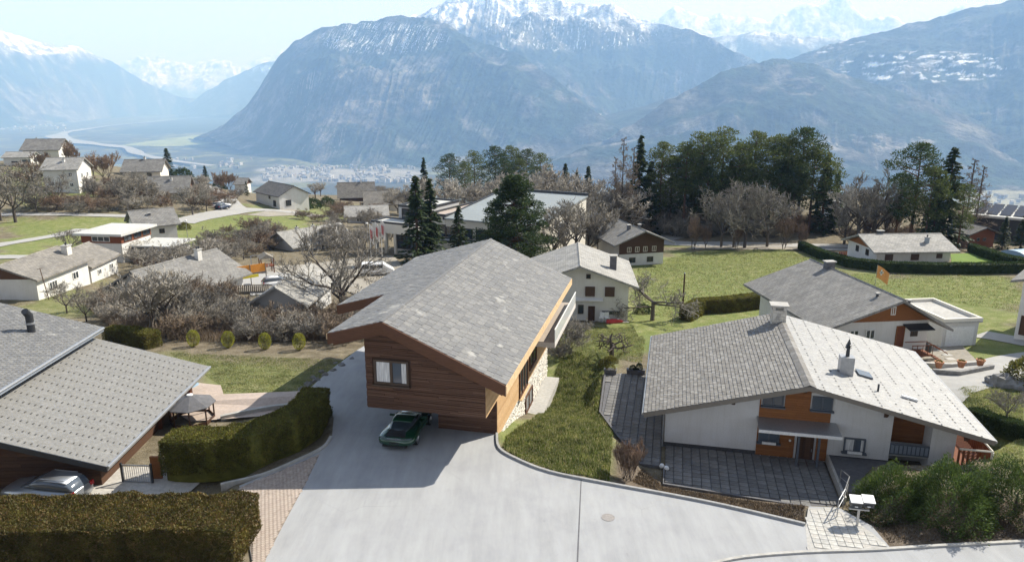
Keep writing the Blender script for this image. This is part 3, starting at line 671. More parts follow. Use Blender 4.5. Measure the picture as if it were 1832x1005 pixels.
def house(name, label, cat, pos, az, w, d, h, rise, ridge='y', ov=.8, wall='render_white', roof='roof_grey', wins=(), chims=(), below=3.0, apex=None, gable=None, group=None, thick=.22, ovf=None, hip=None, h2=None):
    """gabled house, origin at the middle of the foot of its front wall; ridge 'y' shows the gable, 'x' shows the eave"""
    root = empty(name, pos, -R_(az), label, cat, group); ap = 0.0 if apex is None else apex; ovf = ov if ovf is None else ovf
    x0, x1 = -w / 2, w / 2; h2 = h if h2 is None else h2
    if ridge == 'y': prof = [(x0, -below), (x1, -below), (x1, h2), (ap, h + rise), (x0, h)]; mk = lambda a, z, b: (a, b, z); L0, L1 = 0.0, d; A0, A1, AP = x0, x1, ap
    else: prof = [(0, -below), (d, -below), (d, h2), (d / 2 + ap, h + rise), (0, h)]; mk = lambda a, z, b: (b, a, z); L0, L1 = x0, x1; A0, A1, AP = 0.0, d, d / 2 + ap
    MB().extr([mk(a, z, L0) for a, z in prof], Vector(mk(0, 0, L1)) - Vector(mk(0, 0, L0))).build('wall', wall, root)
    sl0 = rise / (AP - A0); sl1 = (h + rise - h2) / (A1 - AP); T = thick; zr = h + rise
    top = [(A0 - ov, h - sl0 * ov + .03 + T), (AP, zr + .03 + T), (A1 + ov, h2 - sl1 * ov + .03 + T)]
    bot = [(a, z - T) for a, z in top[::-1]]
    ro = MB().extr([mk(a, z, L0 - ovf) for a, z in top + bot], Vector(mk(0, 0, L1 + ovf)) - Vector(mk(0, 0, L0 - ovf))).build('roof', roof, root)
    MB().extr([mk(a, z, L0 - ovf) for a, z in ((AP - .14, zr + T - .0), (AP + .14, zr + T - .0), (AP, zr + T + .12))], Vector(mk(0, 0, L1 + ovf)) - Vector(mk(0, 0, L0 - ovf))).build('ridge_cap', roof, ro)
    if gable:                                                # boarded gable above the given height
        gm, gh = gable; f = (gh - h) / rise; xl = A0 + (AP - A0) * max(0, f); xr = A1 - (A1 - AP) * max(0, (gh - h2) / max(.1, zr - h2))
        poly = [(xl if gh > h else A0, gh), (xr if gh > h2 else A1, gh)] + ([(A1, h2)] if gh < h2 else []) + [(AP, zr)] + ([(A0, h)] if gh < h else [])
        sides = [(L0, -.06)] if ridge == 'y' else [(L0, -.06), (L1, .06)]
        for (b, e) in sides:
            pp = [Vector(mk(a, z, b + e)) for a, z in poly]; MB().extr(pp, Vector(mk(0, 0, -e * .9)) - Vector(mk(0, 0, 0))).build('gable_boards', gm, root)
    for wv in wins:
        face, a, z, ww, hh = wv[:5]; kw = wv[5] if len(wv) > 5 else {}
        loc = {'front': (a, -.0, z), 'right': (x1, a, z), 'left': (x0, a, z), 'back': (a, d, z)}[face]
        window(root, loc, face, ww, hh, **kw)
    for cv in chims:
        x, y, hh = cv[:3]; kw = cv[3] if len(cv) > 3 else {}
        a = y if ridge == 'x' else x; zz = zr - (AP - a) * sl0 if a < AP else zr - (a - AP) * sl1
        chimney(ro, x, y, zz - .1, zz + hh, **kw)
    return root
def gutter(parent, p0, p1, mat='zinc', r=.07, drop=None):
    m = MB().tube(p0, p1, r, r, 8); g = m.build('gutter', mat, parent)
    if drop: MB().tube(drop[0], drop[1], r * .7, r * .7, 8).build('downpipe', mat, parent)
    return g

# ------------------------------------------------------------------ driveway, road, kerbs
def flat_poly(name, pts, mat, z=None, zf=None, kind='structure', parent=None, grid=1.5):
    poly = [(p[0], p[1]) for p in pts]
    me = MB().add([(p[0], p[1], z if z is not None else 0.0) for p in poly], [tuple(range(len(poly)))]).mesh(name)
    if zf is not None:
        import bmesh
        bm = bmesh.new(); bm.from_mesh(me); ys = [p[1] for p in poly]; yv = min(ys) + grid
        while yv < max(ys):
            bmesh.ops.bisect_plane(bm, geom=bm.verts[:] + bm.edges[:] + bm.faces[:], plane_co=(0, yv, 0), plane_no=(0, 1, 0)); yv += grid
        bmesh.ops.triangulate(bm, faces=bm.faces[:])
        for v in bm.verts: v.co.z = float(zf(v.co.x, v.co.y))
        bm.to_mesh(me); bm.free()
    return obj(name, me, mat, parent, kind=kind)
def strip(name, pts, w, h, mat, kind='structure', parent=None, label=None, sink=.3):
    """a kerb or low wall along a line: real step of height h"""
    P = [Vector((p[0], p[1], p[2])) for p in pts]; m = MB(); L, R2 = [], []
    for i, p in enumerate(P):
        t = (P[min(i + 1, len(P) - 1)] - P[max(i - 1, 0)]); t.z = 0; t.normalize(); n = Vector((-t.y, t.x, 0)) * (w / 2); L.append(p + n); R2.append(p - n)
    n = len(P); up = Vector((0, 0, h)); dn = Vector((0, 0, -sink))
    vs_ = [q + dn for q in L] + [q + up for q in L] + [q + up for q in R2] + [q + dn for q in R2]; fs = []
    for i in range(n - 1):
        for k in range(3): fs.append((k * n + i, k * n + i + 1, (k + 1) * n + i + 1, (k + 1) * n + i))
    fs += [(0, n, 2 * n, 3 * n), (n - 1, 4 * n - 1, 3 * n - 1, 2 * n - 1)]
    m.add(vs_, fs); o = m.build(name, mat, parent, kind=kind)
    if label: o['label'] = label
    return o
def curve_pts(px, n=4, z=0.0):
    P = [PZ(p[0], p[1], p[2] if len(p) > 2 else z) for p in px]; out = []
    for i in range(len(P) - 1):
        a, b, c, d = P[max(i - 1, 0)], P[i], P[i + 1], P[min(i + 2, len(P) - 1)]
        for k in range(n):
            t = k / n; out.append(.5 * ((2 * b) + (-a + c) * t + (2 * a - 5 * b + 4 * c - d) * t * t + (-a + 3 * b - 3 * c + d) * t ** 3))
    return out + [P[-1]]
flat_poly('driveway', DRIVE, 'asphalt', zf=drive_z)
PAVE = [PZ(*p) for p in [(428, 872), (520, 834), (572, 812), (548, 862), (506, 940), (470, 1010), (420, 1110), (380, 1110), (452, 1004)]]
m_speckle('sand_joint', (.24, .20, .17), .2, 9.0, .95, .1, use='Pos')
pv = flat_poly('paver_strip', PAVE, 'sand_joint', z=.004)
def pave(parent, poly, ex, lx, ly, mat, z0, th, gap=.012, bond=.5, nobj=300, name='paver', near=(0, 0), jit=.004):
    ex = Vector((ex[0], ex[1], 0)).normalized(); ey = Vector((-ex.y, ex.x, 0)); pl = [(p[0], p[1]) for p in poly]
    us = [ex.x * p[0] + ex.y * p[1] for p in pl]; vs_ = [ey.x * p[0] + ey.y * p[1] for p in pl]; cells = []
    r = 0; v = min(vs_)
    while v < max(vs_):
        u = min(us) - lx * (bond * (r % 2))
        while u < max(us):
            c = ex * (u + lx / 2) + ey * (v + ly / 2); cells.append((c.x, c.y)); u += lx
        v += ly; r += 1
    C = np.array(cells); d = polyd(C[:, 0], C[:, 1], pl); C = C[d < -min(lx, ly) * .32]
    C = C[np.argsort(np.hypot(C[:, 0] - near[0], C[:, 1] - near[1]))]
    b = .012; hx, hy = lx / 2 - gap / 2, ly / 2 - gap / 2
    P = [ex * (sx * hx) + ey * (sy * hy) + Vector((0, 0, 0)) for sx, sy in ((-1, -1), (1, -1), (1, 1), (-1, 1))] + \
        [ex * (sx * (hx - b)) + ey * (sy * (hy - b)) + Vector((0, 0, th)) for sx, sy in ((-1, -1), (1, -1), (1, 1), (-1, 1))]
    me = MB().hexa(P).mesh(name); me.materials.append(M[mat]); V, F = [], []
    for i, (x, y) in enumerate(C):
        z = z0 + rnd.uniform(-jit, jit)
        if i < nobj: obj(name, me, None, parent, loc=(x, y, z))
        else:
            k = len(V); V += [(p.x + x, p.y + y, p.z + z) for p in P]; F += [tuple(q + k for q in f) for f in ((4, 5, 6, 7), (0, 1, 5, 4), (1, 2, 6, 5), (2, 3, 7, 6), (3, 0, 4, 7))]
    if V: obj(name + 's', mesh_np(name + 's', np.array(V), np.array(F)), mat, parent, kind='stuff')
pave(pv, PAVE, (.45, .9), .26, .13, 'paver_pink', .008, .03, gap=.010, near=(-9, 24))
kr = curve_pts([(889, 777), (893, 803), (925, 823), (985, 846), (1090, 867), (1200, 887), (1300, 907), (1441, 940)])
strip('kerb_garden', [p + np.array([.0, .06, 0]) for p in kr], .14, .12, 'kerb')
strip('kerb_hedge', curve_pts([(395, 868), (470, 850), (530, 825), (578, 801), (592, 782)]), .16, .12, 'concrete')
strip('kerb_road', curve_pts([(1270, 1010), (1330, 997), (1440, 988), (1560, 984), (1660, 978), (1832, 969), (2100, 955)]), .16, .09, 'concrete')
obj('expansion_joint', MB().extr([PZ(1030, 1040) + [0, 0, .005], PZ(1033, 1040) + [0, 0, .005], PZ(1040.5, 858) + [0, 0, .005], PZ(1039, 858) + [0, 0, .005]], (0, 0, .004)).mesh('joint'), 'concrete_dark', kind='structure')
mh = PZ(1088, 925); mo = MB().lathe([(.33, .006), (.33, .014), (.27, .014), (.27, .012)], 20, mh).build('manhole_cover', 'manhole')
tag(mo, 'round iron manhole cover in the pale driveway', 'manhole cover')
# slabbed path to the mailboxes
PATH = [PZ(*p) for p in [(1446, 908), (1497, 908), (1530, 930), (1572, 962), (1590, 981), (1445, 986), (1441, 940)]]
pa = flat_poly('path', PATH, 'concrete', z=.004); pave(pa, PATH, (.98, -.2), .36, .36, 'slab_light', .01, .022, gap=.007, near=(16, 30), name='slab', bond=0.0)

# ------------------------------------------------------------------ the new chalet in the middle
def main_house():
    Rp = PZ(889, 775); az = 13.0
    h = empty('chalet', Rp, -R_(az), 'new timber chalet with slate roof cantilevered over the driveway', 'house')
    yf, yb = -2.55, 17.2; xl = -7.16; zu = 2.2                 # upper storey box
    E1, RG, E2 = (1.32, 4.48), (-5.82, 7.62), (-9.15, 6.68)    # right eave, ridge, left eave (x, z)
    sr = (RG[1] - E1[1]) / (E1[0] - RG[0]); sl_ = (RG[1] - E2[1]) / (RG[0] - E2[0])
    yr0, yr1, yn = -3.1, 21.2, 5.4; E3 = (-12.75, RG[1] - sl_ * (RG[0] + 12.75))
    zR = lambda x: RG[1] - sr * (x - RG[0]) if x > RG[0] else RG[1] - sl_ * (RG[0] - x)
    T = .30
    # walls: upper box, lower block, stone base
    top = [(xl, zR(xl) - T - .1), (RG[0], RG[1] - T - .1), (0, zR(0) - T - .1)]
    MB().extr([(xl, yf, zu), (0, yf, zu)] + [(x, yf, z) for x, z in top[::-1]], (0, yb - yf, 0)).build('upper_wall', 'wood_brown', h)
    MB().box(-3.72, -.002, 0, yb - .002, -.3, zu - .002).build('lower_wall', 'wood_brown', h)
    MB().box(xl + .3, -.05, .3, yb - .05, -6, -.305).build('stone_base', 'mortar', h)
    # dark boards of the front, one by one
    halves = [roofline(top[0], top[1]), roofline(top[1], top[2])]
    wx0, wx1, wz0, wz1 = -6.62, -4.50, 3.72, 5.22
    planks(h, 'plank', 'plank_dark', (0, yf, 0), (1, 0, 0), (0, -1, 0), xl, 0.0, zu - .04, 7.4, .105, (1.6, 4.6), halves, [(wx0 - .1, wx1 + .1, wz0 - .1, wz1 + .1)], rough=.03, gap=.010)
    planks(h, 'plank', 'plank_dark', (0, 0, 0), (1, 0, 0), (0, -1, 0), -3.72, 0.0, -.25, zu - .05, .105, (1.6, 4.0), rough=.03, gap=.010)
    planks(h, 'plank', 'plank_dark', (xl, 0, 0), (0, 1, 0), (-1, 0, 0), yf, 12, zu, zR(xl) - T - .1, .165, (3, 6), rough=.018)
    # pale boards of the long side
    hole = [(6.0, 8.8, -.4, 2.1), (9.4, 12.0, .35, 2.0)]
    planks(h, 'plank', 'plank_light', (0, 0, 0), (0, 1, 0), (1, 0, 0), 0, yb, -.3, zR(0) - T - .12, .2, (3, 6), (), hole, .03, .004, .006)
    planks(h, 'plank', 'plank_light', (0, 0, 0), (0, 1, 0), (1, 0, 0), yf, 0, zu - .02, zR(0) - T - .12, .2, (2.6, 2.7), (), (), .03, .004, .006)
    # stones of the base: pale rubble
    V, F = [], []; z = -4.6
    while z < -.32:
        hh = rnd.uniform(.10, .2); y = .3 - rnd.random() * .3
        while y < yb - .1:
            l = rnd.uniform(.14, .42); e = rnd.uniform(.015, .06)
            if not (8.2 < y + l / 2 < 10.9 and -2.6 < z + hh / 2 < -1.0):
                k = len(V); g = .012
                for (xx, ins) in ((-.06, 0), (-.04 + e, .025)):
                    V += [(xx, y + g + ins, z + g + ins), (xx, y + l - g - ins, z + g + ins + rnd.uniform(-.01, .01)), (xx, y + l - g - ins, z + hh - g - ins), (xx, y + g + ins, z + hh - g - ins + rnd.uniform(-.012, .012))]
                F += [tuple(q + k for q in f) for f in ((4, 5, 6, 7), (0, 1, 5, 4), (1, 2, 6, 5), (2, 3, 7, 6), (3, 0, 4, 7))]
            y += l
        z += hh
    obj('stones', mesh_np('stones', np.array(V), np.array(F)), 'rubble', h, kind='stuff')
    # roof: one thick plate with the notch in its left eave
    P = [(E1[0], yr0), (E1[0], yr1), (RG[0], yr1), (E3[0], yr1), (E3[0], yn), (E2[0], yn), (E2[0], yr0), (RG[0], yr0)]
    vt = [(x, y, zR(x)) for x, y in P]; vb = [(x, y, z - T) for x, y, z in vt]; m = MB(); n = 8
    extra = [(RG[0], yn, RG[1])]; vtt = vt + extra; vbb = vb + [(RG[0], yn, RG[1] - T)]
    fs = [(0, 1, 2, 8, 7), (8, 2, 3, 4, 5), (7, 8, 5, 6)]; fb = [tuple(q + 9 for q in f[::-1]) for f in fs]
    ring = [(i, i + 9, (i + 1) % 8 + 9, (i + 1) % 8) for i in range(8)]
    m.add(vtt + vbb, fs + fb + ring); ro = m.build('roof', 'roof_under', h)
    # dark barge boards of the front and of the notch, pale eave boards
    def barge(a, b, y, name='barge_board', mat='beam', hgt=.6, th=.09):
        MB().extr([(a[0], y, a[1] + .03), (b[0], y, b[1] + .03), (b[0], y, b[1] - hgt), (a[0], y, a[1] - hgt)], (0, -th, 0)).build(name, mat, ro)
    barge(E1, RG, yr0 - .003); barge(RG, E2, yr0 - .003); barge((E2[0], zR(E2[0])), (E3[0], E3[1]), yn - .003)
    barge((E1[0] - .25, zR(E1[0] - .25) - .55), (RG[0], RG[1] - .55), yr0 + .16, 'under_board', 'beam', .22, .05); barge((RG[0], RG[1] - .55), (E2[0] + .25, zR(E2[0] + .25) - .55), yr0 + .16, 'under_board', 'beam', .22, .05)
    MB().box(E1[0] + .002, E1[0] + .05, yr0 - .09, yr1, E1[1] - .5, E1[1] + .025).build('eave_board', 'fascia_light', ro)
    MB().box(E2[0] - .05, E2[0] - .002, yr0 - .09, yn - .1, E2[1] - .3, E2[1] + .025).build('eave_board', 'fascia_light', ro)
    MB().box(E3[0] - .05, E3[0] - .002, yn - .09, yr1, E3[1] - .45, E3[1] + .025).build('eave_board', 'beam', ro)
    MB().box(RG[0] - .10, RG[0] + .10, yr0 - .05, yr1, RG[1] + .012, RG[1] + .085).build('ridge_cap', 'slate', ro)
    # slates
    Ls = math.hypot(E1[0] - RG[0], RG[1] - E1[1]); up = (RG[0] - E1[0], 0, RG[1] - E1[1])
    tile_roof(ro, (E1[0], yr0, E1[1]), (0, 1, 0), up, yr1 - yr0, Ls, .56, .46, 'slate', 290, (-2, yr0, 6), .022, wvar=.18)
    L2 = math.hypot(E2[0] - RG[0], RG[1] - E2[1]); up2 = (RG[0] - E2[0], 0, RG[1] - E2[1])
    tile_roof(ro, (E2[0], yr0, E2[1]), (0, 1, 0), up2, yn - yr0, L2, .5, .42, 'slate', 0, name='left_roof_tile', wvar=.2)
    L3 = math.hypot(E3[0] - RG[0], RG[1] - E3[1]); up3 = (RG[0] - E3[0], 0, RG[1] - E3[1])
    tile_roof(ro, (E3[0], yn, E3[1]), (0, 1, 0), up3, yr1 - yn, L3, .5, .42, 'slate', 0, name='left_roof_tile', wvar=.2)
    # purlin ends under the gable
    for x in (-5.8, -.75): MB().box(x - .13, x + .13, yr0 + .3, yf - .04, zR(x) - T - .62, zR(x) - T - .28).build('purlin', 'beam', h)
    # windows
    window(h, ((wx0 + wx1) / 2, yf - .03, wz0), 'front', wx1 - wx0, wz1 - wz0, 'frame_dark', 1, None, 'frame_dark', True, .12, .13, 'glass_blue')
    window(h, (.03, 7.4, -.35), 'right', 2.7, 2.35, 'beam', 2, None, 'fascia_light', False, .1, .12, 'glass')
    window(h, (.03, 10.7, .4), 'right', 2.5, 1.5, 'beam', 1, None, 'fascia_light', False, .1, .12, 'glass')
    window(h, (0.0, 9.55, -2.55), 'right', 2.5, 1.35, 'beam', 1, None, None, False, .08, .1, 'glass')
    # balcony at the far end of the long side
    y0, y1, x1 = 10.4, 21.0, 1.75
    b = MB().box(.04, x1, y0, y1, 1.98, 2.36).build('balcony', 'balcony_side', h)
    n = 22
    for i in range(n): MB().box(.06, x1 - .06, y0 + .02 + (y1 - y0 - .04) * i / n, y0 + .012 + (y1 - y0 - .04) * (i + 1) / n, 2.362, 2.39).build('deck_board', 'deck', b)
    for i in range(5):
        ya, yb2 = y0 + (y1 - y0) * i / 5, y0 + (y1 - y0) * (i + 1) / 5
        MB().box(x1 - .035, x1 - .01, ya + .02, yb2 - .02, 2.2, 3.35).build('glass_panel', 'balustrade', b)
    MB().box(x1 - .06, x1 + .02, y0, y1, 3.352, 3.39).build('handrail', 'frame_white', b)
    MB().box(.2, 1.7, yb - .5, yb + 4.2, -6, -3.55).build('terrace_slab', 'concrete', h)
    MB().box(.0, 1.15, 7.2, 16.4, -6, -2.75).build('terrace_slab', 'concrete', h)
    return h
main_house()

# ------------------------------------------------------------------ the white chalet on the right
def right_house():
    L = PZ(1188, 795, ZR); az = 12.5
    h = empty('chalet', L, -R_(az), 'broad white chalet with wide grey roof and stone chimney on the right', 'house')
    E1, RG, E2 = (-1.32, 2.62), (8.02, 5.2), (17.95, 2.85); y0, y1 = -1.3, 13.6
    sl_ = (RG[1] - E1[1]) / (RG[0] - E1[0]); sr = (RG[1] - E2[1]) / (E2[0] - RG[0]); zR = lambda x: RG[1] - (sl_ * (RG[0] - x) if x < RG[0] else sr * (x - RG[0]))
    T = .2; W1 = 16.5
    MB().extr([(0, 0, -2), (13.05, 0, -2), (13.05, 0, zR(13.05) - T), (RG[0], 0, RG[1] - T), (0, 0, zR(0) - T)], (0, 12.4, 0)).build('wall', 'stucco', h)
    MB().extr([(13.052, 1.3, -2), (W1, 1.3, -2), (W1, 1.3, zR(W1) - T), (13.052, 1.3, zR(13.05) - T)], (0, 11.0, 0)).build('wing_wall', 'stucco', h)
    MB().box(15.2, W1 + .003, .0, 1.297, -2, zR(W1) - T).build('pier', 'stucco', h)
    MB().box(-.04, 5.5, -.05, -.001, -.6, .22).build('plinth', 'plinth', h)
    MB().box(9.62, 13.1, -.05, -.001, -.6, .42).build('plinth', 'plinth', h)
    halves = [roofline((0, zR(0) - T), (RG[0], RG[1] - T)), roofline((RG[0], RG[1] - T), (13.05, zR(13.05) - T))]
    holes = [(5.6, 6.95, 3.25, 4.2), (8.4, 9.6, 3.25, 4.25), (5.6, 6.85, .85, 1.75), (7.72, 8.95, -.5, 1.62)]
    planks(h, 'board', 'board_orange', (0, 0, 0), (1, 0, 0), (0, -1, 0), 5.52, 9.6, 0.0, 5.2, .15, (2.2, 4.5), halves, holes, .05, .004, .003)
    planks(h, 'board', 'board_orange', (0, 1.3, 0), (1, 0, 0), (0, -1, 0), 13.06, 15.2, 1.1, zR(15.2) - T + .6, .15, (2.2, 4.5), [roofline((13.05, zR(13.05) - T), (W1, zR(W1) - T))], (), .05, .004, .003)
    for (x, z, w, hh) in ((6.28, 3.3, 1.2, .75), (9.05, 3.3, 1.15, .85)): window(h, (x, -.05, z), 'front', w, hh, 'frame_blue', 1, None, 'frame_blue', False, .08, .07, 'glass_blue')
    w = window(h, (6.22, -.05, .9), 'front', 1.2, .8, 'frame_blue', 1, None, 'frame_blue', False, .1, .07, 'glass_blue'); MB().box(-.4, .4, -.34, -.25, -.02, .13).build('flower_box', 'white', w)
    w = window(h, (11.1, 0, .78), 'front', 1.2, .9, 'frame_blue', 1, None, 'frame_blue', True, .1, .08, 'glass_blue'); MB().box(-.4, .4, -.34, -.25, -.02, .13).build('flower_box', 'white', w)
    d = MB().box(7.85, 8.82, -.09, -.055, -.28, 1.55).build('door', 'wood_brown', h)
    for i in range(6): MB().box(7.88 + i * .155, 8.02 + i * .155, -.105, -.091, -.22, 1.5).build('door_board', 'wood_brown', d)
    MB().tube((8.72, -.13, .55), (8.72, -.13, .75), .02).build('handle', 'steel', d)
    for x in (7.76, 8.90): MB().box(x - .06, x + .06, -1.15, -1.03, -.3, 2.2).build('porch_post', 'frame_blue', h)
    MB().box(7.7, 9.0, -.9, -.2, -.02, .02).build('doormat', 'wood_brown', h); MB().tube((7.45, -.12, 1.15), (7.45, -.05, 1.15), .07, .07, 10).build('wall_lamp', 'white', h)
    c = MB().extr([(5.42, 0, 2.52), (9.95, 0, 2.52), (10.0, -1.6, 2.38), (5.40, -1.6, 2.38)], (0, 0, -.09)).build('porch_canopy', 'zinc', h)
    MB().box(5.39, 10.01, -1.66, -1.602, 2.22, 2.40).build('canopy_edge', 'white', c)
    # roof plate, barge boards, gutter, brackets
    ro = MB().extr([(E1[0], y0, E1[1]), (RG[0], y0, RG[1]), (E2[0], y0, E2[1]), (E2[0], y0, E2[1] - T), (RG[0], y0, RG[1] - T), (E1[0], y0, E1[1] - T)], (0, y1 - y0, 0)).build('roof', 'roof_under', h)
    for a, b in ((E1, RG), (RG, E2)): MB().extr([(a[0], y0 - .002, a[1] + .02), (b[0], y0 - .002, b[1] + .02), (b[0], y0 - .002, b[1] - .26), (a[0], y0 - .002, a[1] - .26)], (0, -.06, 0)).build('barge_board', 'wood_grey', ro)
    tile_roof(ro, (E1[0], y0 - .05, E1[1]), (0, 1, 0), (RG[0] - E1[0], 0, RG[1] - E1[1]), y1 - y0, math.hypot(RG[0] - E1[0], RG[1] - E1[1]) - .12, .29, .24, 'tile_brown', 0, jit=.02, wvar=.2, gap=.009)
    Lr = math.hypot(RG[0] - E2[0], RG[1] - E2[1]); upr = Vector((RG[0] - E2[0], 0, RG[1] - E2[1])).normalized()
    tile_roof(ro, (E2[0], y0 - .05, E2[1]), (0, 1, 0), upr, y1 - y0, Lr - .1, .42, .36, 'tile_white', 0, name='pale_roof_tile', jit=.006, thick=.012, gap=.004)
    # rows of hooks on the pale slope, ridge tiles
    V, F = [], []; nrm = Vector((sr, 0, 1)).normalized()
    for r in range(2, int(Lr / .36), 3):
        for k in range(int((y1 - y0) / .42)):
            if rnd.random() < .25: continue
            p = Vector((E2[0], y0 + k * .42 + .2 * (r % 2), E2[1])) + upr * (r * .36) + nrm * .055; i = len(V)
            for (da, du, dz) in ((-.075, -.05, 0), (.075, -.05, 0), (.075, .05, 0), (-.075, .05, 0), (0, 0, .035)): V.append(tuple(p + Vector((0, da, 0)) + upr * du + nrm * dz))
            F += [(i, i + 1, i + 4), (i + 1, i + 2, i + 4), (i + 2, i + 3, i + 4), (i + 3, i, i + 4)]
    obj('roof_hooks', mesh_np('hooks', np.array(V), np.array(F)), 'zinc_dark', ro, kind='stuff')
    for k in range(44):
        y = y0 - .04 + k * .335; MB().extr([(RG[0] - .34, y, RG[1] - .02), (RG[0], y, RG[1] + .12), (RG[0] + .34, y, RG[1] - .02), (RG[0] + .34, y, RG[1] - .05), (RG[0], y, RG[1] + .07), (RG[0] - .34, y, RG[1] - .05)], (0, .30, .03)).build('ridge_tile', 'tile_brown', ro)
    gutter(ro, (E1[0] - .07, y0, E1[1] - .06), (E1[0] - .07, y1, E1[1] - .06), 'zinc', .075, ((-.12, -.1, zR(0) - T - .2), (-.12, -.1, -.1)))
    gutter(ro, (E2[0] + .07, y0, E2[1] - .06), (E2[0] + .07, y1, E2[1] - .06), 'zinc')
    for x in (.35, 4.0, 8.02, 12.6, 17.0):
        z = zR(x) - T - .02; MB().extr([(x - .1, -1.1, z), (x - .1, .0, z), (x - .1, .0, z - .75 if x > 1 else z - .3), (x - .1, -.45, z - .28)], (.2, 0, 0)).build('bracket', 'wood_brown', h)
    # stone chimney on the ridge
    ch = MB().box(7.35, 8.25, 11.0, 11.8, 4.6, 6.1).build('chimney', 'mortar', ro); ch['label'] = 'rough grey stone chimney with a slab on four stubs'
    z = 4.85
    while z < 6.05:
        hz = rnd.uniform(.17, .24)
        for (fx, fy, ex, ey) in ((7.35, 11.0, 1, 0), (7.35, 11.8, 1, 0), (7.35, 11.0, 0, 1), (8.25, 11.0, 0, 1)):
            a = 0.0; Lf = .9 if ex else .8
            while a < Lf - .02:
                b = min(a + rnd.uniform(.22, .42), Lf); e = .05 + rnd.uniform(0, .03)
                if ex: MB().box(fx + a + .01, fx + b - .01, fy - e, fy + e, z + .01, z + hz - .01).build('stone', 'rubble', ch)
                else: MB().box(fx - e, fx + e, fy + a + .01, fy + b - .01, z + .01, z + hz - .01).build('stone', 'rubble', ch)
                a = b
        z += hz
    for x in (7.42, 8.18):
        for y in (11.06, 11.74): MB().box(x - .1, x + .1, y - .09, y + .09, 6.101, 6.42).build('stub', 'rubble', ch)
    MB().box(7.15, 8.45, 10.8, 12.0, 6.422, 6.54).build('cap_slab', 'concrete', ch); MB().box(7.2, 8.4, 10.75, 11.9, 4.75, 5.02).build('flashing', 'lead', ch)
    # sheet-metal chimney with pointed flue on the pale slope
    x, y = 10.9, 3.2; zz = zR(x)
    c2 = MB().box(x - .42, x + .38, y - .36, y + .36, zz - .25, zz + 1.15).build('chimney', 'zinc', ro); MB().tube((x, y, zz + 1.152), (x, y, zz + 1.7), .12, .1, 10).build('flue', 'zinc_dark', c2)
    MB().lathe([(.2, 0), (.2, .06), (.12, .1), (.17, .14), (.17, .2), (.1, .24), (.12, .28), (.01, .6)], 10, (x, y, zz + 1.7)).build('flue_cap', 'zinc_dark', c2)
    x = 12.2; zz = zR(x); MB().extr([(11.75, 3.4, zR(11.75) + .06), (12.6, 3.4, zR(12.6) + .06), (12.6, 4.4, zR(12.6) + .06), (11.75, 4.4, zR(11.75) + .06)], (0, 0, .1)).build('skylight', 'glass_blue', ro)
    x = 12.4; MB().tube((x, 1.4, zR(x)), (x, 1.4, zR(x) + .5), .06, .06, 8).build('vent_pipe', 'zinc_dark', ro)
    x = 14.3; MB().extr([(x - .5, 1.5, zR(x - .5) + .07), (x + .4, 1.5, zR(x + .4) + .07), (x + .4, 1.7, zR(x + .4) + .07), (x - .5, 1.7, zR(x - .5) + .07)], (0, 0, .12)).build('snow_guard', 'white', ro)
    # recessed balcony and side balcony with slatted rail
    b = MB().box(13.06, 15.2, .05, 1.28, .75, .95).build('balcony', 'concrete', h)
    MB().box(13.06, 15.2, .0, .045, .85, 1.55).build('balcony_front', 'frame_blue', b)
    for i in range(9): MB().box(13.12 + i * .23, 13.28 + i * .23, -.03, -.002, .95, 1.45).build('baluster', 'lead', b)
    b = MB().box(W1 + .01, 18.3, -.6, 4.6, .6, .8).build('balcony', 'wood_red', h)
    for (xa, ya, xb, yb) in ((W1 + .05, -.55, 18.25, -.55), (18.25, -.55, 18.25, 4.55)):
        MB().tube((xa, ya, 1.85), (xb, yb, 1.85), .06, .06, 6).build('rail', 'render_warm', b); n = int(max(abs(xb - xa), abs(yb - ya)) / .24)
        for i in range(n + 1):
            px_, py_ = xa + (xb - xa) * i / n, ya + (yb - ya) * i / n; MB().box(px_ - .06, px_ + .06, py_ - .02, py_ + .02, .802, 1.8).build('baluster', 'wood_red', b)
    for p in ((18.25, -.55), (18.25, 4.55)): MB().tube((p[0], p[1], -1.5), (p[0], p[1], 1.8), .08, .08, 8).build('post', 'render_warm', b)
    # steps platform right of the door
    MB().box(9.75, 13.6, -4.2, -.06, -.6, .38).build('raised_bed', 'concrete_dark', h); MB().box(9.6, 9.745, -5.0, -.06, -.6, .45).build('retaining_wall', 'concrete', h)
    return h
right_house()
def loc_r(x, y, z=0.0):
    a = R_(12.5); L = PZ(1188, 795, ZR); return np.array([L[0] + x * math.cos(a) + y * math.sin(a), L[1] - x * math.sin(a) + y * math.cos(a), ZR + z])
pp = [loc_r(*p) for p in ((0.1, -.15), (9.5, -.15), (9.5, -5.4), (7.2, -5.6), (0.1, -4.9))]
pt = flat_poly('patio', pp, 'concrete_dark', z=ZR - .03); pave(pt, pp, (math.cos(R_(12.5)), -math.sin(R_(12.5))), .52, .46, 'slab_dark', ZR - .025, .05, gap=.03, name='slab', near=(12, 37), bond=0.0)
pq = [loc_r(*p) for p in ((-4.7, 11.3), (-.15, 12.6), (-.15, -2.9), (-1.3, -2.9), (-2.9, .5), (-4.35, 3.9))]
pt = flat_poly('side_patio', pq, 'concrete_dark', z=ZR - .03); pave(pt, pq, (math.cos(R_(12.5)), -math.sin(R_(12.5))), .5, .5, 'slab_dark', ZR - .025, .05, gap=.03, name='slab', near=(7, 42), bond=0.0)
strip('patio_edge', [loc_r(*p) for p in ((-4.8, 11.4), (-4.45, 3.9), (-2.95, .45), (-1.35, -2.95), (.05, -3.0), (.05, -5.0), (7.2, -5.7))], .14, .12, 'concrete_dark')

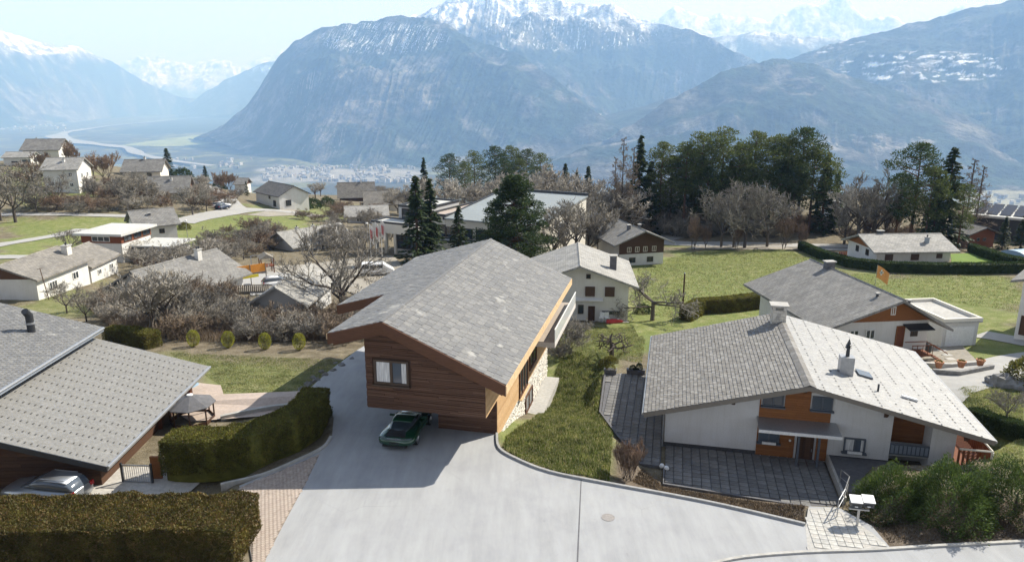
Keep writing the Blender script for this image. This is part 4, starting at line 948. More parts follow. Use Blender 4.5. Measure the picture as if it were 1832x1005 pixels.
# ------------------------------------------------------------------ the chalet on the left edge
def left_house():
    P = PZ(190, 835, .7); h = empty('chalet', (P[0], P[1], 0), R_(1.8), 'dark timber chalet with dotted taupe roof at the left edge', 'house')
    s1 = .285; y0, y1 = 0.0, 14.7; xe, xs = 0.0, -9.2; z0 = .72
    zA = lambda x: z0 + s1 * (xe - x)
    MB().extr([(-22, 1.0, -3), (-.9, 1.0, -3), (-.9, 1.0, zA(-.9) - .22), (-9, 1.0, zA(-9) - .22), (-22, 1.0, 6.0)], (0, 12.6, 0)).build('wall', 'wood_brown', h)
    planks(h, 'plank', 'wood_brown', (0, 1.0, 0), (1, 0, 0), (0, -1, 0), -9.5, -.9, -1.0, 3.4, .2, (3, 6), [roofline((-.9, zA(-.9) - .22), (-9, zA(-9) - .22))], (), .05, .005, .006)
    ro = MB().extr([(xe, y0, z0), (xs, y0, zA(xs)), (xs, y0, zA(xs) - .2), (xe, y0, z0 - .2)], (0, y1 - y0, 0)).build('roof', 'roof_under', h)
    MB().extr([(xe, y0 - .003, z0 + .03), (xs, y0 - .003, zA(xs) + .03), (xs, y0 - .003, zA(xs) - .3), (xe, y0 - .003, z0 - .3)], (0, -.06, 0)).build('barge_board', 'zinc_dark', ro)
    L1 = math.hypot(xs, zA(xs) - z0); up = Vector((xs, 0, zA(xs) - z0)).normalized(); nrm = Vector((s1, 0, 1)).normalized()
    tile_roof(ro, (xe, y0 - .06, z0), (0, 1, 0), up, y1 - y0 + .06, L1, .60, .34, 'tile_taupe', 0, jit=.001, thick=.004, gap=.0015)
    V, F = [], []
    for r in range(int(L1 / .34)):
        for k in range(int((y1 - y0) / .95)):
            p = Vector((xe, y0 + k * .95 + .45, z0)) + up * (r * .34 + .06) + nrm * .05; i = len(V)
            for (da, du, dz) in ((-.08, -.04, 0), (.08, -.04, 0), (.08, .04, 0), (-.08, .04, 0), (0, 0, .02)): V.append(tuple(p + Vector((0, da, 0)) + up * du + nrm * dz))
            F += [(i, i + 1, i + 4), (i + 1, i + 2, i + 4), (i + 2, i + 3, i + 4), (i + 3, i, i + 4)]
    obj('tile_notches', mesh_np('notches', np.array(V), np.array(F)), 'roof_dot', ro, kind='stuff')
    gutter(ro, (.08, y0, z0 - .05), (.08, y1, z0 - .05), 'zinc', .09)
    MB().box(.0, .06, y0, y1, z0 - .24, z0 + .02).build('eave_board', 'zinc', ro)
    # upper slate slope, set higher, lapping over the dotted one
    xu, zu_, s2 = -7.3, 3.72, .27; zB = lambda x: zu_ + s2 * (xu - x); yb0, yb1 = -1.5, 14.9
    r2 = MB().extr([(xu, yb0, zu_), (-22, yb0, zB(-22)), (-22, yb0, zB(-22) - .25), (xu, yb0, zu_ - .25)], (0, yb1 - yb0, 0)).build('upper_roof', 'roof_under', h)
    tile_roof(r2, (xu, yb0, zu_), (0, 1, 0), (-1, 0, s2), yb1 - yb0, 14.5, .34, .28, 'slate', 0, jit=.012, thick=.014)
    gutter(r2, (xu + .07, yb0, zu_ - .06), (xu + .07, yb1, zu_ - .06), 'zinc', .08); MB().box(xu + .001, xu + .05, yb0, yb1, zu_ - .3, zu_ + .03).build('eave_board', 'lead', r2)
    f = Vector((-10.2, 11.6, zB(-10.2)))
    c = MB().tube(f, f + Vector((0, 0, 1.25)), .24, .24, 16).build('flue', 'zinc_dark', r2); MB().tube(f + Vector((0, 0, .55)), f + Vector((0, 0, .68)), .27, .27, 16).build('collar', 'zinc', c)
    MB().tube(f + Vector((0, 0, 1.15)), f + Vector((0, -.35, 1.55)), .24, .22, 16).build('elbow', 'zinc_dark', c)
    for (x, y) in ((-.9, 8), (-.9, 12.8)): MB().box(x, x + .18, y, y + .18, -3, zA(x) - .2).build('post', 'wood_red', h)
    return h
left_house()

# ------------------------------------------------------------------ plants: prototypes
RS = np.random.RandomState(21)
def nrm(a): return a / (np.linalg.norm(a, axis=-1, keepdims=True) + 1e-9)
def tubes_np(segs, n):
    S = np.array([(*a, *b, r0, r1) for a, b, r0, r1 in segs], float)
    p0, p1, r0, r1 = S[:, :3], S[:, 3:6], S[:, 6], S[:, 7]; d = nrm(p1 - p0)
    ref = np.where(np.abs(d[:, 2:3]) > .9, np.array([[1.0, 0, 0]]), np.array([[0, 0, 1.0]])); a = nrm(np.cross(d, ref)); b = np.cross(d, a)
    an = np.arange(n) * 2 * np.pi / n; ring = a[:, None] * np.cos(an)[None, :, None] + b[:, None] * np.sin(an)[None, :, None]
    V = np.concatenate([p0[:, None] + ring * r0[:, None, None], p1[:, None] + ring * r1[:, None, None]], 1).reshape(-1, 3)
    k = np.arange(len(S))[:, None] * 2 * n; i = np.arange(n)[None, :]; j = (i + 1) % n
    F = np.stack([k + i, k + j, k + n + j, k + n + i], -1).reshape(-1, 4)
    return V, F
def quads_np(P, U, Wd, L, w):
    """leaf quads: centre P, long axis U, wide axis W"""
    U = nrm(U) * np.asarray(L).reshape(-1, 1) * .5; Wd = nrm(Wd) * np.asarray(w).reshape(-1, 1) * .5
    V = np.stack([P - U - Wd * .6, P - U * .2 + Wd * -1, P + U * 1.0, P - U * .2 + Wd], 1).reshape(-1, 3)
    k = np.arange(len(P))[:, None] * 4; return V, k + np.arange(4)[None, :]
def rdir(n): return nrm(RS.normal(size=(n, 3)))
def bare_tree(seed, h=8.0, trunk=.28, limbs=6, spread=.9, up=.35, kids=(5, 5, 5), twig=.014, wob=.22, multi=1, r0=None, f0=.75, limb_len=None, ratio=(.62, .55, .5)):
    r = random.Random(seed); thick, thin = [], []
    def grow(p, d, L, rad, lev):
        n = 3 if lev < 3 else 2; pts = [p]
        for i in range(n):
            d = (d + Vector((r.gauss(0, wob), r.gauss(0, wob), r.gauss(0, wob * .7) + up * .18))).normalized(); q = pts[-1] + d * (L / n); pts.append(q)
            ra = rad * (1 - .55 * i / n); rb = rad * (1 - .55 * (i + 1) / n)
            (thick if lev <= 1 else thin).append((tuple(pts[-2]), tuple(q), max(ra, twig), max(rb, twig * .8)))
        if lev >= 4 or lev - 1 >= len(kids): return
        k = kids[lev - 1] if lev >= 1 else limbs
        for j in range(k):
            f = r.uniform(.35, 1.0); idx = min(int(f * n), n - 1); b = pts[idx].lerp(pts[idx + 1], f * n - idx)
            a = r.uniform(0, 6.283); o = d.orthogonal().normalized(); o = Matrix.Rotation(a, 3, d) @ o
            nd = (d * r.uniform(.35, .8) + o * r.uniform(.55, 1.0) * spread + Vector((0, 0, up))).normalized()
            grow(b, nd, L * r.uniform(.75, 1.1) * ratio[min(lev, 2)], rad * .45, lev + 1)
    for m in range(multi):
        a = 6.283 * m / multi + r.random(); lean = 0 if multi == 1 else .35
        d = Vector((math.cos(a) * lean, math.sin(a) * lean, 1)).normalized(); t0 = h * trunk; rr = (r0 or h * .022) / (1 if multi == 1 else 1.6)
        base = Vector((0, 0, -.3)) + (Vector((math.cos(a), math.sin(a), 0)) * .15 if multi > 1 else Vector())
        top = base + d * (t0 + .3); thick.append((tuple(base), tuple(base.lerp(top, .15)), rr * 1.5, rr * 1.05)); thick.append((tuple(base.lerp(top, .15)), tuple(top), rr * 1.05, rr * .8))
        for j in range(limbs):
            a2 = 6.283 * j / limbs + r.uniform(-.5, .5); e = r.uniform(.25, 1.0)
            nd = Vector((math.cos(a2) * spread, math.sin(a2) * spread, up + e)).normalized(); f = r.uniform(f0, 1.0)
            grow(base.lerp(top, f), nd, (h * (1 - trunk) if limb_len is None else limb_len * (1.15 - f)) * r.uniform(.5, .75), rr * (.55 if limb_len is None else .25), 1)
    return thick, thin
def make_tree_proto(name, tm, cm, trunk_geo, crown_geo, tn=6):
    e = bpy.data.objects.new(name, None); e.empty_display_size = .3
    tv = tubes_np(trunk_geo, tn) if isinstance(trunk_geo, list) else trunk_geo
    tme = mesh_np('trunk', *tv); tme.materials.append(M[tm]); cme = mesh_np('crown', *crown_geo); cme.materials.append(M[cm])
    zmax = float(crown_geo[0][:, 2].max())
    return dict(name=name, trunk=tme, crown=cme, h=zmax)
def bare_proto(name, mat, seed, bark='bark', **kw):
    a, b = bare_tree(seed, **kw); return make_tree_proto(name, bark, mat, a, tubes_np(b, 3))
def spruce_proto(seed, H=12.0, Rb=2.6, whorls=30, per=9, leaves=26, droop=.35, mat='leaf_spruce', name='spruce_tree', ragged=.25, low=.06):
    r = np.random.RandomState(seed); P, U, Wd, Ls, Ws = [], [], [], [], []; tr = [((0, 0, -.4), (0, 0, H * .5), H * .018, H * .011), ((0, 0, H * .5), (0, 0, H * .98), H * .011, .02)]
    for w in range(whorls):
        z = H * (low + (1 - low) * (w / whorls) ** .9); R = Rb * (1 - (z / H)) ** .85 + .12
        for b in range(per):
            a = r.uniform(0, 6.283); L = R * r.uniform(1 - ragged * 1.6, 1 + ragged * .5)
            if r.rand() < .08: continue
            d = np.array([math.cos(a), math.sin(a), 0]); n = max(6, int(leaves * (.35 + .65 * L / Rb)))
            f = np.sqrt(r.uniform(.02, 1, n)); side = r.uniform(-1, 1, n)[:, None] * np.array([-d[1], d[0], 0]) * (L * .30 * (1.05 - f))[:, None]
            p = np.array([0, 0, z]) + d * (f * L)[:, None] + side + np.stack([0 * f, 0 * f, -droop * L * f ** 1.5 + .16 * L * f ** 4 - r.uniform(0, .22, n)], 1)
            P.append(p); u = d + side / (L * .3 + .01) * .9 + r.normal(0, .25, (n, 3)); u[:, 2] -= .35; U.append(u); Wd.append(np.cross(u, np.array([0, 0, 1.0])) + r.normal(0, .5, (n, 3)))
            Ls.append(r.uniform(.35, .75, n) * (H / 12) ** .5); Ws.append(r.uniform(.16, .3, n) * (H / 12) ** .5)
            if b % 3 == 0: tr.append(((0, 0, z), tuple(d * L * .8 + np.array([0, 0, z - droop * L * .6])), .035, .01))
    cat = np.concatenate; V, F = quads_np(cat(P), cat(U), cat(Wd), cat(Ls), cat(Ws))
    return make_tree_proto(name, 'bark_pine', mat, tr, (V, F), 5)
def pine_proto(seed, H=14.0, R=3.2, clumps=34, leaves=150, base=.35, mat='leaf_pine', name='pine_tree', flat=.55, cs=(.8, 1.5), pyr=False, bark='bark_pine'):
    r = np.random.RandomState(seed); bend = r.normal(0, .25, 2); P, U, Wd, Ls, Ws = [], [], [], [], []
    ax = lambda z: np.array([bend[0] * math.sin(z / H * 2.5), bend[1] * math.sin(z / H * 3), z])
    tr = []; zs = np.linspace(-.4, H * .95, 8)
    for a, b in zip(zs[:-1], zs[1:]): tr.append((tuple(ax(a)), tuple(ax(b)), H * .016 * (1.05 - a / H), H * .016 * (1.05 - b / H)))
    for c in range(clumps):
        f = base + (1 - base) * ((c + r.rand()) / clumps); z = H * f; prof = (math.sin(min(1, (f - base) / (1 - base) * .92 + .12) * 3.05)) ** .6 if f < .985 else .2
        if pyr: prof = (1.02 - (f - base) / (1 - base)) ** .62 * min(1, .55 + (f - base) * 3)
        a = c * 2.4 + r.uniform(-.6, .6); L = R * prof * r.uniform(.35, 1.0); o = ax(z); q = o + np.array([math.cos(a) * L, math.sin(a) * L, L * r.uniform(-.1, .25)])
        tr.append((tuple(o - np.array([0, 0, L * .15])), tuple(q), .05 + .01 * L, .02)); s = r.uniform(*cs) * (.7 + .5 * prof); n = int(leaves * s * 1.55)
        d = rdir(n) * (r.uniform(.25, 1, n) ** .45)[:, None]; p = q + d * np.array([s, s, s * flat]); P.append(p)
        u = d + np.array([0, 0, .5]) + r.normal(0, .5, (n, 3)); U.append(u); Wd.append(r.normal(size=(n, 3))); Ls.append(r.uniform(.18, .42, n)); Ws.append(r.uniform(.09, .18, n))
    cat = np.concatenate; V, F = quads_np(cat(P), cat(U), cat(Wd), cat(Ls), cat(Ws))
    return make_tree_proto(name, bark, mat, tr, (V, F), 6)
def clump_proto(name, mat, seed, R=(1, 1, 1), n=3000, leaf=.1, shell=.75, lump=.12, bark='bark', jitter=.5, wide=.6, full=False):
    r = np.random.RandomState(seed); d = nrm(r.normal(size=(n, 3)))
    if not full: d[:, 2] = np.abs(d[:, 2]) * 1.15 - .15
    k = 1 + lump * fbm(d[:, 0] * 2 + seed, d[:, 1] * 2 + d[:, 2] * 1.7, 3); rad = (shell + (1 - shell) * r.uniform(0, 1, n) ** .5) * k
    P = d * rad[:, None] * np.array(R) + np.array([0, 0, R[2] * (1.0 if full else .12)]); u = d + r.normal(0, jitter, (n, 3)) + np.array([0, 0, .3])
    V, F = quads_np(P, u, r.normal(size=(n, 3)), r.uniform(.6, 1.3, n) * leaf, r.uniform(.5, 1.0, n) * leaf * wide)
    tr = [((0, 0, -.3), (0, 0, R[2] * .5), .06 * R[2] + .02, .03)] + [((0, 0, R[2] * .15), tuple(np.array([math.cos(a), math.sin(a), .8]) * R[2] * .5), .03, .012) for a in (0, 2, 4)]
    return make_tree_proto(name, bark, mat, tr, (V, F), 5)
PR = {}
PR['round'] = [bare_proto('bare_tree', m, s, h=8, trunk=.24, limbs=6, spread=.95, up=.25, kids=(6, 6, 6), twig=.026) for m, s in (('twig_grey', 1), ('twig_pale', 2), ('twig_grey', 3))]
PR['tall'] = [bare_proto('bare_tree', m, s, h=11, trunk=.42, f0=.4, limbs=9, spread=.75, up=.5, kids=(6, 6, 6), twig=.032) for m, s in (('twig_grey', 4), ('twig_pale', 5), ('twig_brown', 6))]
PR['red'] = [bare_proto('bare_tree', 'twig_red', s, h=7, trunk=.12, limbs=6, spread=.55, up=.7, kids=(6, 6, 6), twig=.026, multi=2) for s in (7, 8)]
PR['bush'] = [bare_proto('bare_bush', m, s, h=3.4, trunk=.08, limbs=4, spread=.9, up=.35, kids=(5, 6, 5), twig=.016, multi=4, r0=.05) for m, s in (('twig_grey', 9), ('twig_brown', 10), ('twig_pale', 11), ('twig_red', 12))]
PR['pale'] = [bare_proto('bare_tree', 'twig_pale', sd, h=8, trunk=.2, limbs=7, spread=.85, up=.4, kids=(7, 7, 6), twig=.034) for sd in (17, 18, 19)]
PR['walnut'] = [bare_proto('bare_tree', 'twig_grey', 13, h=9, trunk=.22, limbs=6, spread=1.0, up=.3, kids=(7, 7, 6), twig=.02, wob=.28, r0=.26)]
PR['orchard'] = [bare_proto('bare_tree', 'twig_grey', 14, h=5, trunk=.28, limbs=5, spread=1.3, up=.05, kids=(7, 7, 5), twig=.012, wob=.3, r0=.13)]
PR['pollard'] = [bare_proto('pruned_tree', 'bark', 15, h=3.4, trunk=.38, limbs=6, spread=1.6, up=-.02, kids=(4, 3), twig=.03, wob=.4, r0=.15)]
PR['larch'] = [bare_proto('larch_tree', 'twig_brown', 16, h=14, trunk=.97, limbs=46, spread=1.3, up=.0, kids=(7, 5), twig=.022, r0=.10, f0=.2, limb_len=4.6, ratio=(.5, .45, .4))]
PR['spruce'] = [spruce_proto(31, 12, 2.4), spruce_proto(32, 12, 2.0, 32), spruce_proto(33, 12, 2.9, 28, 9, 30, mat='leaf_dark')]
PR['pine'] = [pine_proto(41, 14, 3.0, 26, 120, .42), pine_proto(42, 14, 3.4, 30, 110, .40), pine_proto(43, 14, 2.6, 24, 125, .34), pine_proto(44, 13, 3.6, 40, 110, .26, mat='leaf_spruce')]
PR['bigpine'] = [pine_proto(45, 16, 5.6, 260, 140, .02, 'leaf_spruce', flat=.8, cs=(.55, 1.1), pyr=True)]
PR['ball'] = [clump_proto('ball_shrub', 'leaf_ball', 51, (.46, .46, .62), 2800, .075, .85, .06, full=True)]
PR['shrub'] = [clump_proto('evergreen_shrub', 'leaf_dark', 52, (1.2, 1.2, 1.3), 3200, .16, .7, .25), clump_proto('evergreen_shrub', 'leaf_thuja', 53, (1.1, 1.1, 1.2), 3000, .15, .7, .22)]
ORD = ['zeroth', 'first', 'second', 'third', 'fourth', 'fifth', 'sixth', 'seventh', 'eighth', 'ninth', 'tenth'] + ['%dth' % i for i in range(11, 21)] + ['21st', '22nd', '23rd'] + ['%dth' % i for i in range(24, 31)] + ['31st', '32nd', '33rd'] + ['%dth' % i for i in range(34, 41)] + ['41st', '42nd', '43rd'] + ['%dth' % i for i in range(44, 61)]
def plant(pr, pos, height, label, cat, group=None, rz=None, wide=1.0):
    s = height / pr['h']; e = empty(pr['name'], pos, rnd.uniform(0, 6.28) if rz is None else rz, label, cat, group); e.scale = (s * wide, s * wide, s)
    for k in ('trunk', 'crown'): link(bpy.data.objects.new(k, pr[k]), e)
    return e
def stand(kind, spots, label, cat, group=None, shared=False, wide=1.0):
    """spots: (photo x, foot y, top y); label gets its place counted from the left"""
    spots = sorted(spots, key=lambda q: q[0])
    for i, sp in enumerate(spots):
        px, py, top = sp[:3]; p = hit(px, py); fw = p[1] * _c - (p[2] - CAM_H) * _s; hgt = (py - top) * fw / CAM_F / .97
        pr = PR[kind][sp[3] if len(sp) > 3 else i % len(PR[kind])]
        lab = label if (shared or len(spots) == 1) else label.replace('#', ORD[i + 1] + ' from the left')
        plant(pr, p - np.array([0, 0, .05]), hgt, lab, cat, group if len(spots) > 1 else None, wide=sp[4] if len(sp) > 4 else wide)
def scatter(kind, n, region, hrange, label, cat, group, seed, wide=(.9, 1.3), protos=None):
    r = random.Random(seed); k = 0; it = 0; poly = [(x, y) for x, y in region]; xs = [p[0] for p in poly]; ys = [p[1] for p in poly]; out = []
    while k < n and it < n * 40:
        it += 1; px, py = r.uniform(min(xs), max(xs)), r.uniform(min(ys), max(ys))
        if polyd(np.array([px]), np.array([py]), poly)[0] > 0: continue
        if any(math.hypot((px - a) , (py - b) * 2.2) < 9 for a, b in out): continue
        out.append((px, py)); k += 1
    rows = 3 if n > 40 else (2 if n > 16 else 1); by = sorted(out, key=lambda q: q[1])
    for ri in range(rows):
        row = sorted(by[ri * len(by) // rows:(ri + 1) * len(by) // rows])
        for i, (px, py) in enumerate(row):
            p = hit(px, py); ps = PR[kind] if protos is None else [PR[kind][j] for j in protos]
            where = {1: '', 2: (' in the back row', ' in the front row')[ri % 2], 3: (' in the back row', ' in the middle row', ' in the front row')[ri]}[rows]
            plant(r.choice(ps), p - np.array([0, 0, .05]), r.uniform(*hrange), '%s, %s from left%s' % (label, ORD[i + 1], where), cat, group, r.uniform(0, 6.28), r.uniform(*wide))

# ------------------------------------------------------------------ hedges (clipped, each one a body of foliage with leaves on it)
def hedge(name, label, path, w, h, mat, leaf=.075, dens=900, lump=.07, stems=True, group=None, core='leaf_dark', taper=.06):
    """path: ground points; a clipped hedge of width w and height h"""
    P = [Vector((p[0], p[1], p[2])) for p in path]; e = empty(name, P[0], 0, label, 'hedge', group); o = P[0]
    L = [0]; [L.append(L[-1] + (P[i + 1] - P[i]).length) for i in range(len(P) - 1)]; LT = L[-1]; nseg = max(6, int(LT / .5))
    def at(s):
        for i in range(len(P) - 1):
            if s <= L[i + 1] or i == len(P) - 2:
                f = (s - L[i]) / max(1e-6, L[i + 1] - L[i]); p = P[i].lerp(P[i + 1], f); t = (P[min(i + 2, len(P) - 1)] - P[max(i - 1, 0)]).lerp((P[i + 1] - P[i]), .6); t.z = 0; t.normalize(); return p, t
    rows = []; prof = [(-.5, -.3), (-.5, .3), (-.5 + taper, .75), (-.42, .97), (-.2, 1.0), (.2, 1.0), (.42, .97), (.5 - taper, .75), (.5, .3), (.5, -.3)]
    for k in range(nseg + 1):
        p, t = at(.22 + (LT - .44) * k / nseg); n = Vector((-t.y, t.x, 0)); end = min(1, min(k, nseg - k) / 1.0) * .12 + .88
        rows.append([tuple(p - o + n * (a * w * .86 * end) + Vector((0, 0, b * h * .9 * (end * .3 + .7)))) for a, b in prof])
    m = MB(); m.add([v for r in rows for v in r], [(k * 10 + i, (k + 1) * 10 + i, (k + 1) * 10 + i + 1, k * 10 + i + 1) for k in range(nseg) for i in range(9)] + [tuple(range(10)), tuple(range(nseg * 10, nseg * 10 + 10))[::-1]])
    m.build('inner_growth', mat, e)
    r = np.random.RandomState(int(LT * 100) % 9999); area = LT * (w + 2 * h) + 2 * w * h; n = int(area * dens)
    sel = r.uniform(0, area, n); Q = np.zeros((n, 3)); N = np.zeros((n, 3)); S = np.array([list(at(s)[0] - o) + list(at(s)[1]) for s in np.linspace(0, LT, 80)])
    def ats(s): i = s / LT * 79; return np.stack([np.interp(i, np.arange(80), S[:, k]) for k in range(6)], 1)
    s = r.uniform(0, LT, n); A = ats(s); T = nrm(A[:, 3:]); T[:, 2] = 0; Nn = np.stack([-T[:, 1], T[:, 0], 0 * s], 1)
    top = sel < LT * w; side = (~top) & (sel < LT * (w + 2 * h)); sgn = np.where(r.rand(n) < .5, -1, 1)
    a = np.where(top, r.uniform(-.5, .5, n), sgn * .5); zz = np.where(top, h, r.uniform(0, 1, n) ** .9 * h); endm = ~(top | side)
    a = np.where(endm, r.uniform(-.5, .5, n), a); sE = np.where(endm, np.where(r.rand(n) < .5, 0, LT), s); A = np.where(endm[:, None], ats(sE), A); T = nrm(np.concatenate([A[:, 3:5], 0 * A[:, :1]], 1)); Nn = np.stack([-T[:, 1], T[:, 0], 0 * s], 1)
    a = a * (1 - taper * 1.6 * (zz / h) ** 2)
    out = np.where(top[:, None], np.array([[0, 0, 1.0]]), np.where(endm[:, None], T * np.where(sE > LT / 2, 1, -1)[:, None], Nn * np.sign(a)[:, None]))
    wx = A[:, 0] + o.x; wy = A[:, 1] + o.y; lumpv = lump * (fbm(wx * .9 + zz * .6, wy * .9 + zz * .7, 4)) + r.normal(0, .022, n) - .03 + (r.rand(n) < .05) * r.uniform(.03, .13, n)
    Q = A[:, :3] + Nn * (a * w)[:, None] + np.array([0, 0, 1.0]) * zz[:, None] + out * lumpv[:, None]
    edge = np.clip(np.abs(a) * 2 - .8, 0, 1) * top; Q[:, 2] -= edge * .25 * h * .3
    U = out * .6 + r.normal(0, .55, (n, 3)) + np.array([0, 0, .55]); V, F = quads_np(Q, U, r.normal(size=(n, 3)), r.uniform(.7, 1.5, n) * leaf, r.uniform(.45, .9, n) * leaf)
    obj('foliage', mesh_np('foliage', V, F), mat, e)
    return e
def gpt(x, y, dz=0.0): return np.array([x, y, gz(x, y) + dz])
hedge('hedge', 'big brown-green clipped hedge along the bottom left corner', [(-32, 28.6, -.15), (-22, 28.9, -.1), (-15, 29.05, -.05), (-11.9, 28.9, -.05)], 3.3, 1.95, 'leaf_thuja_brown', .10, 700, .20)
hedge('hedge', 'curved green hedge between the driveway and the gazebo', [(-19.4, 37.2, -.5), (-16.6, 36.9, -.25), (-14.6, 37.3, -.1), (-13.2, 38.9, -.05), (-12.5, 41.0, -.1), (-12.6, 43.4, -.3)], 1.9, 2.0, 'leaf_thuja', .10, 720, .18)
hedge('hedge', 'low green hedge behind the dotted roof, beside the scrub', [tuple(hit(195, 612)), tuple(hit(235, 614)), tuple(hit(278, 622))], 1.6, 1.5, 'leaf_thuja', .1, 420, .1)
hedge('hedge', 'long dark hedge curving round the bungalow with brown shutters', [tuple(hit(*p)) for p in ((1432, 445), (1470, 463), (1520, 478), (1580, 486), (1680, 489), (1760, 489), (1850, 488))], 1.2, 1.5, 'leaf_dark', .16, 150, .07)
hedge('hedge', 'short dark hedge slanting beside the bungalow lawn', [tuple(hit(*p)) for p in ((1737, 450), (1765, 462), (1800, 474), (1830, 480))], 1.2, 1.5, 'leaf_dark', .16, 150, .07)
hedge('hedge', 'clipped hedge in the meadow just behind the stone chimney', [tuple(hit(*p)) for p in ((1225, 574), (1252, 560), (1300, 557), (1370, 548))], 1.5, 1.7, 'leaf_thuja', .12, 350, .08)
hedge('hedge', 'dark low hedge on the lawn beyond the side balcony', [tuple(hit(*p)) for p in ((1735, 752), (1770, 765), (1800, 775), (1850, 790))], 1.0, 1.0, 'leaf_dark', .12, 350, .14)

# ------------------------------------------------------------------ trees and shrubs
plant(clump_proto('yew_shrub', 'leaf_yew', 61, (2.5, 1.9, 2.5), 15000, .17, .55, .38, wide=.45), hit(1592, 915), 3.0, 'feathery dark green shrub right of the mailboxes', 'shrub', 'green shrubs along the road', 0.3)
plant(clump_proto('yew_shrub', 'leaf_yew', 62, (2.8, 1.9, 2.3), 15000, .17, .55, .38, wide=.45), hit(1705, 918), 3.0, 'wide feathery green shrub in the bottom right corner', 'shrub', 'green shrubs along the road', 0.9)
plant(clump_proto('yew_shrub', 'leaf_yew', 63, (2.4, 1.8, 2.3), 12000, .17, .55, .38, wide=.45), hit(1815, 915), 2.9, 'green shrub cut by the right edge below the lawn', 'shrub', 'green shrubs along the road', 1.7)
kb = bare_proto('bare_bush', 'twig_red', 71, h=2.6, trunk=.05, limbs=5, spread=.5, up=.75, kids=(6, 6, 5), twig=.010, multi=7, r0=.035)
plant(kb, hit(1122, 858), 2.5, 'reddish leafless bush at the kerb beside the patio', 'bush', None, 0.5, .95)
for i, (px, py) in enumerate(((347, 620), (409, 622), (475, 625), (536, 626))):
    plant(PR['ball'][0], hit(px, py) + np.array([0, 0, .05]), 1.6, ['clipped yellow-green ball shrub nearest the hedge, first of four', 'second yellow-green ball shrub from the hedge', 'third yellow-green ball shrub from the hedge', 'fourth yellow-green ball shrub, nearest the new chalet'][i], 'shrub', 'ball shrubs along the lawn', i * 1.3)
stand('orchard', [(1167, 573, 494)], 'rounded leafless orchard tree in the meadow left of the pole', 'tree', wide=1.15)
stand('pollard', [(1094, 638, 588)], 'gnarled pruned fruit tree with stubby arms behind the side patio', 'tree', wide=1.4)
stand('walnut', [(612, 560, 405)], 'large spreading leafless walnut tree left of the slate roof', 'tree', wide=.95)
stand('tall', [(275, 612, 478, 1), (300, 606, 470, 1), (322, 585, 478, 0)], 'pale many-branched leafless tree, # above the scrub', 'tree', 'pale trees in the scrub', wide=1.2)
stand('round', [(120, 560, 500, 2), (155, 575, 515, 0)], 'small dark leafless tree, # beside the white bungalow', 'tree', 'small trees by the bungalow')
stand('bush', [(1015, 625, 565, 0), (1035, 600, 560, 2), (1000, 640, 605, 0)], 'tangled leafless bush, # beside the balcony of the new chalet', 'bush', 'bushes below the balcony', wide=1.2)
stand('round', [(1800, 750, 690, 0)], 'twisted leafless shrub on the lawn at the right edge', 'tree', wide=1.1)
stand('shrub', [(1150, 560, 540, 0), (1085, 655, 635, 1), (1092, 652, 632, 1)], 'small evergreen shrub, # near the white house gable', 'shrub', 'small evergreens near the gable')
# conifers near and far
stand('spruce', [(748, 470, 318, 0), (772, 466, 322, 1)], 'tall dark spruce, # of the pair before the school', 'tree', 'spruces by the school', wide=1.25)
stand('spruce', [(822, 474, 370, 2)], 'small dark spruce between the tall spruces and the great pine', 'tree', wide=1.1)
stand('bigpine', [(920, 486, 316)], 'great dark pine standing behind the slate roof ridge', 'tree', wide=1.45)
stand('shrub', [(860, 440, 402, 0), (845, 438, 408, 0)], 'dark evergreen shrub, # at the foot of the great pine', 'shrub', 'evergreens by the great pine')
stand('spruce', [(303, 322, 267, 2, 1.4), (368, 322, 279, 2, 1.1), (442, 350, 325, 2, 1.0)], 'dark conifer, # beside the village lane', 'tree', 'conifers on the village lane')
stand('shrub', [(328, 324, 298, 0), (390, 330, 310, 0), (540, 372, 345, 0), (560, 372, 352, 0), (585, 370, 350, 0), (245, 402, 380, 0), (330, 410, 395, 1)], 'dark evergreen shrub, # among the village houses', 'shrub', 'evergreens in the village')
stand('pine', [(1180, 417, 258, 2), (1222, 417, 258, 0), (1250, 415, 242, 1), (1284, 415, 234, 1), (1312, 417, 262, 0), (1342, 415, 240, 2), (1372, 415, 246, 1), (1398, 415, 252, 0), (1424, 415, 232, 3), (1446, 417, 262, 1), (1200, 413, 280, 3), (1330, 413, 285, 3), (1262, 419, 300, 3), (1390, 419, 300, 3), (1232, 413, 270, 3), (1415, 417, 280, 0)],
      'tall pine, # on the wooded knoll', 'tree', 'pines on the wooded knoll', wide=1.15)
stand('spruce', [(1140, 418, 248, 1), (1468, 416, 276, 0), (1490, 414, 310, 2), (1300, 416, 290, 0), (1160, 418, 292, 2)], 'slender dark spruce, # among the pines of the knoll', 'tree', 'spruces on the wooded knoll')
stand('larch', [(1110, 425, 252), (1097, 420, 285), (1128, 430, 268)], 'thin leafless larch, # at the left end of the knoll', 'tree', 'larches on the knoll', wide=.8)
stand('pine', [(1624, 445, 258, 3, 1.1), (1652, 448, 300, 1), (1600, 440, 312, 0), (1712, 450, 330, 2)], 'dark pine, # in the clump behind the bungalow', 'tree', 'pines behind the bungalow')
stand('spruce', [(1682, 446, 270, 2, 1.1), (1664, 448, 318, 2)], 'dark spruce, # in the clump behind the bungalow', 'tree', 'spruces behind the bungalow')
stand('spruce', [(1792, 446, 388, 2, 1.2), (1824, 448, 384, 2, 1.2)], 'dark clipped-looking conifer, # at the pool by the right edge', 'tree', 'conifers by the pool')
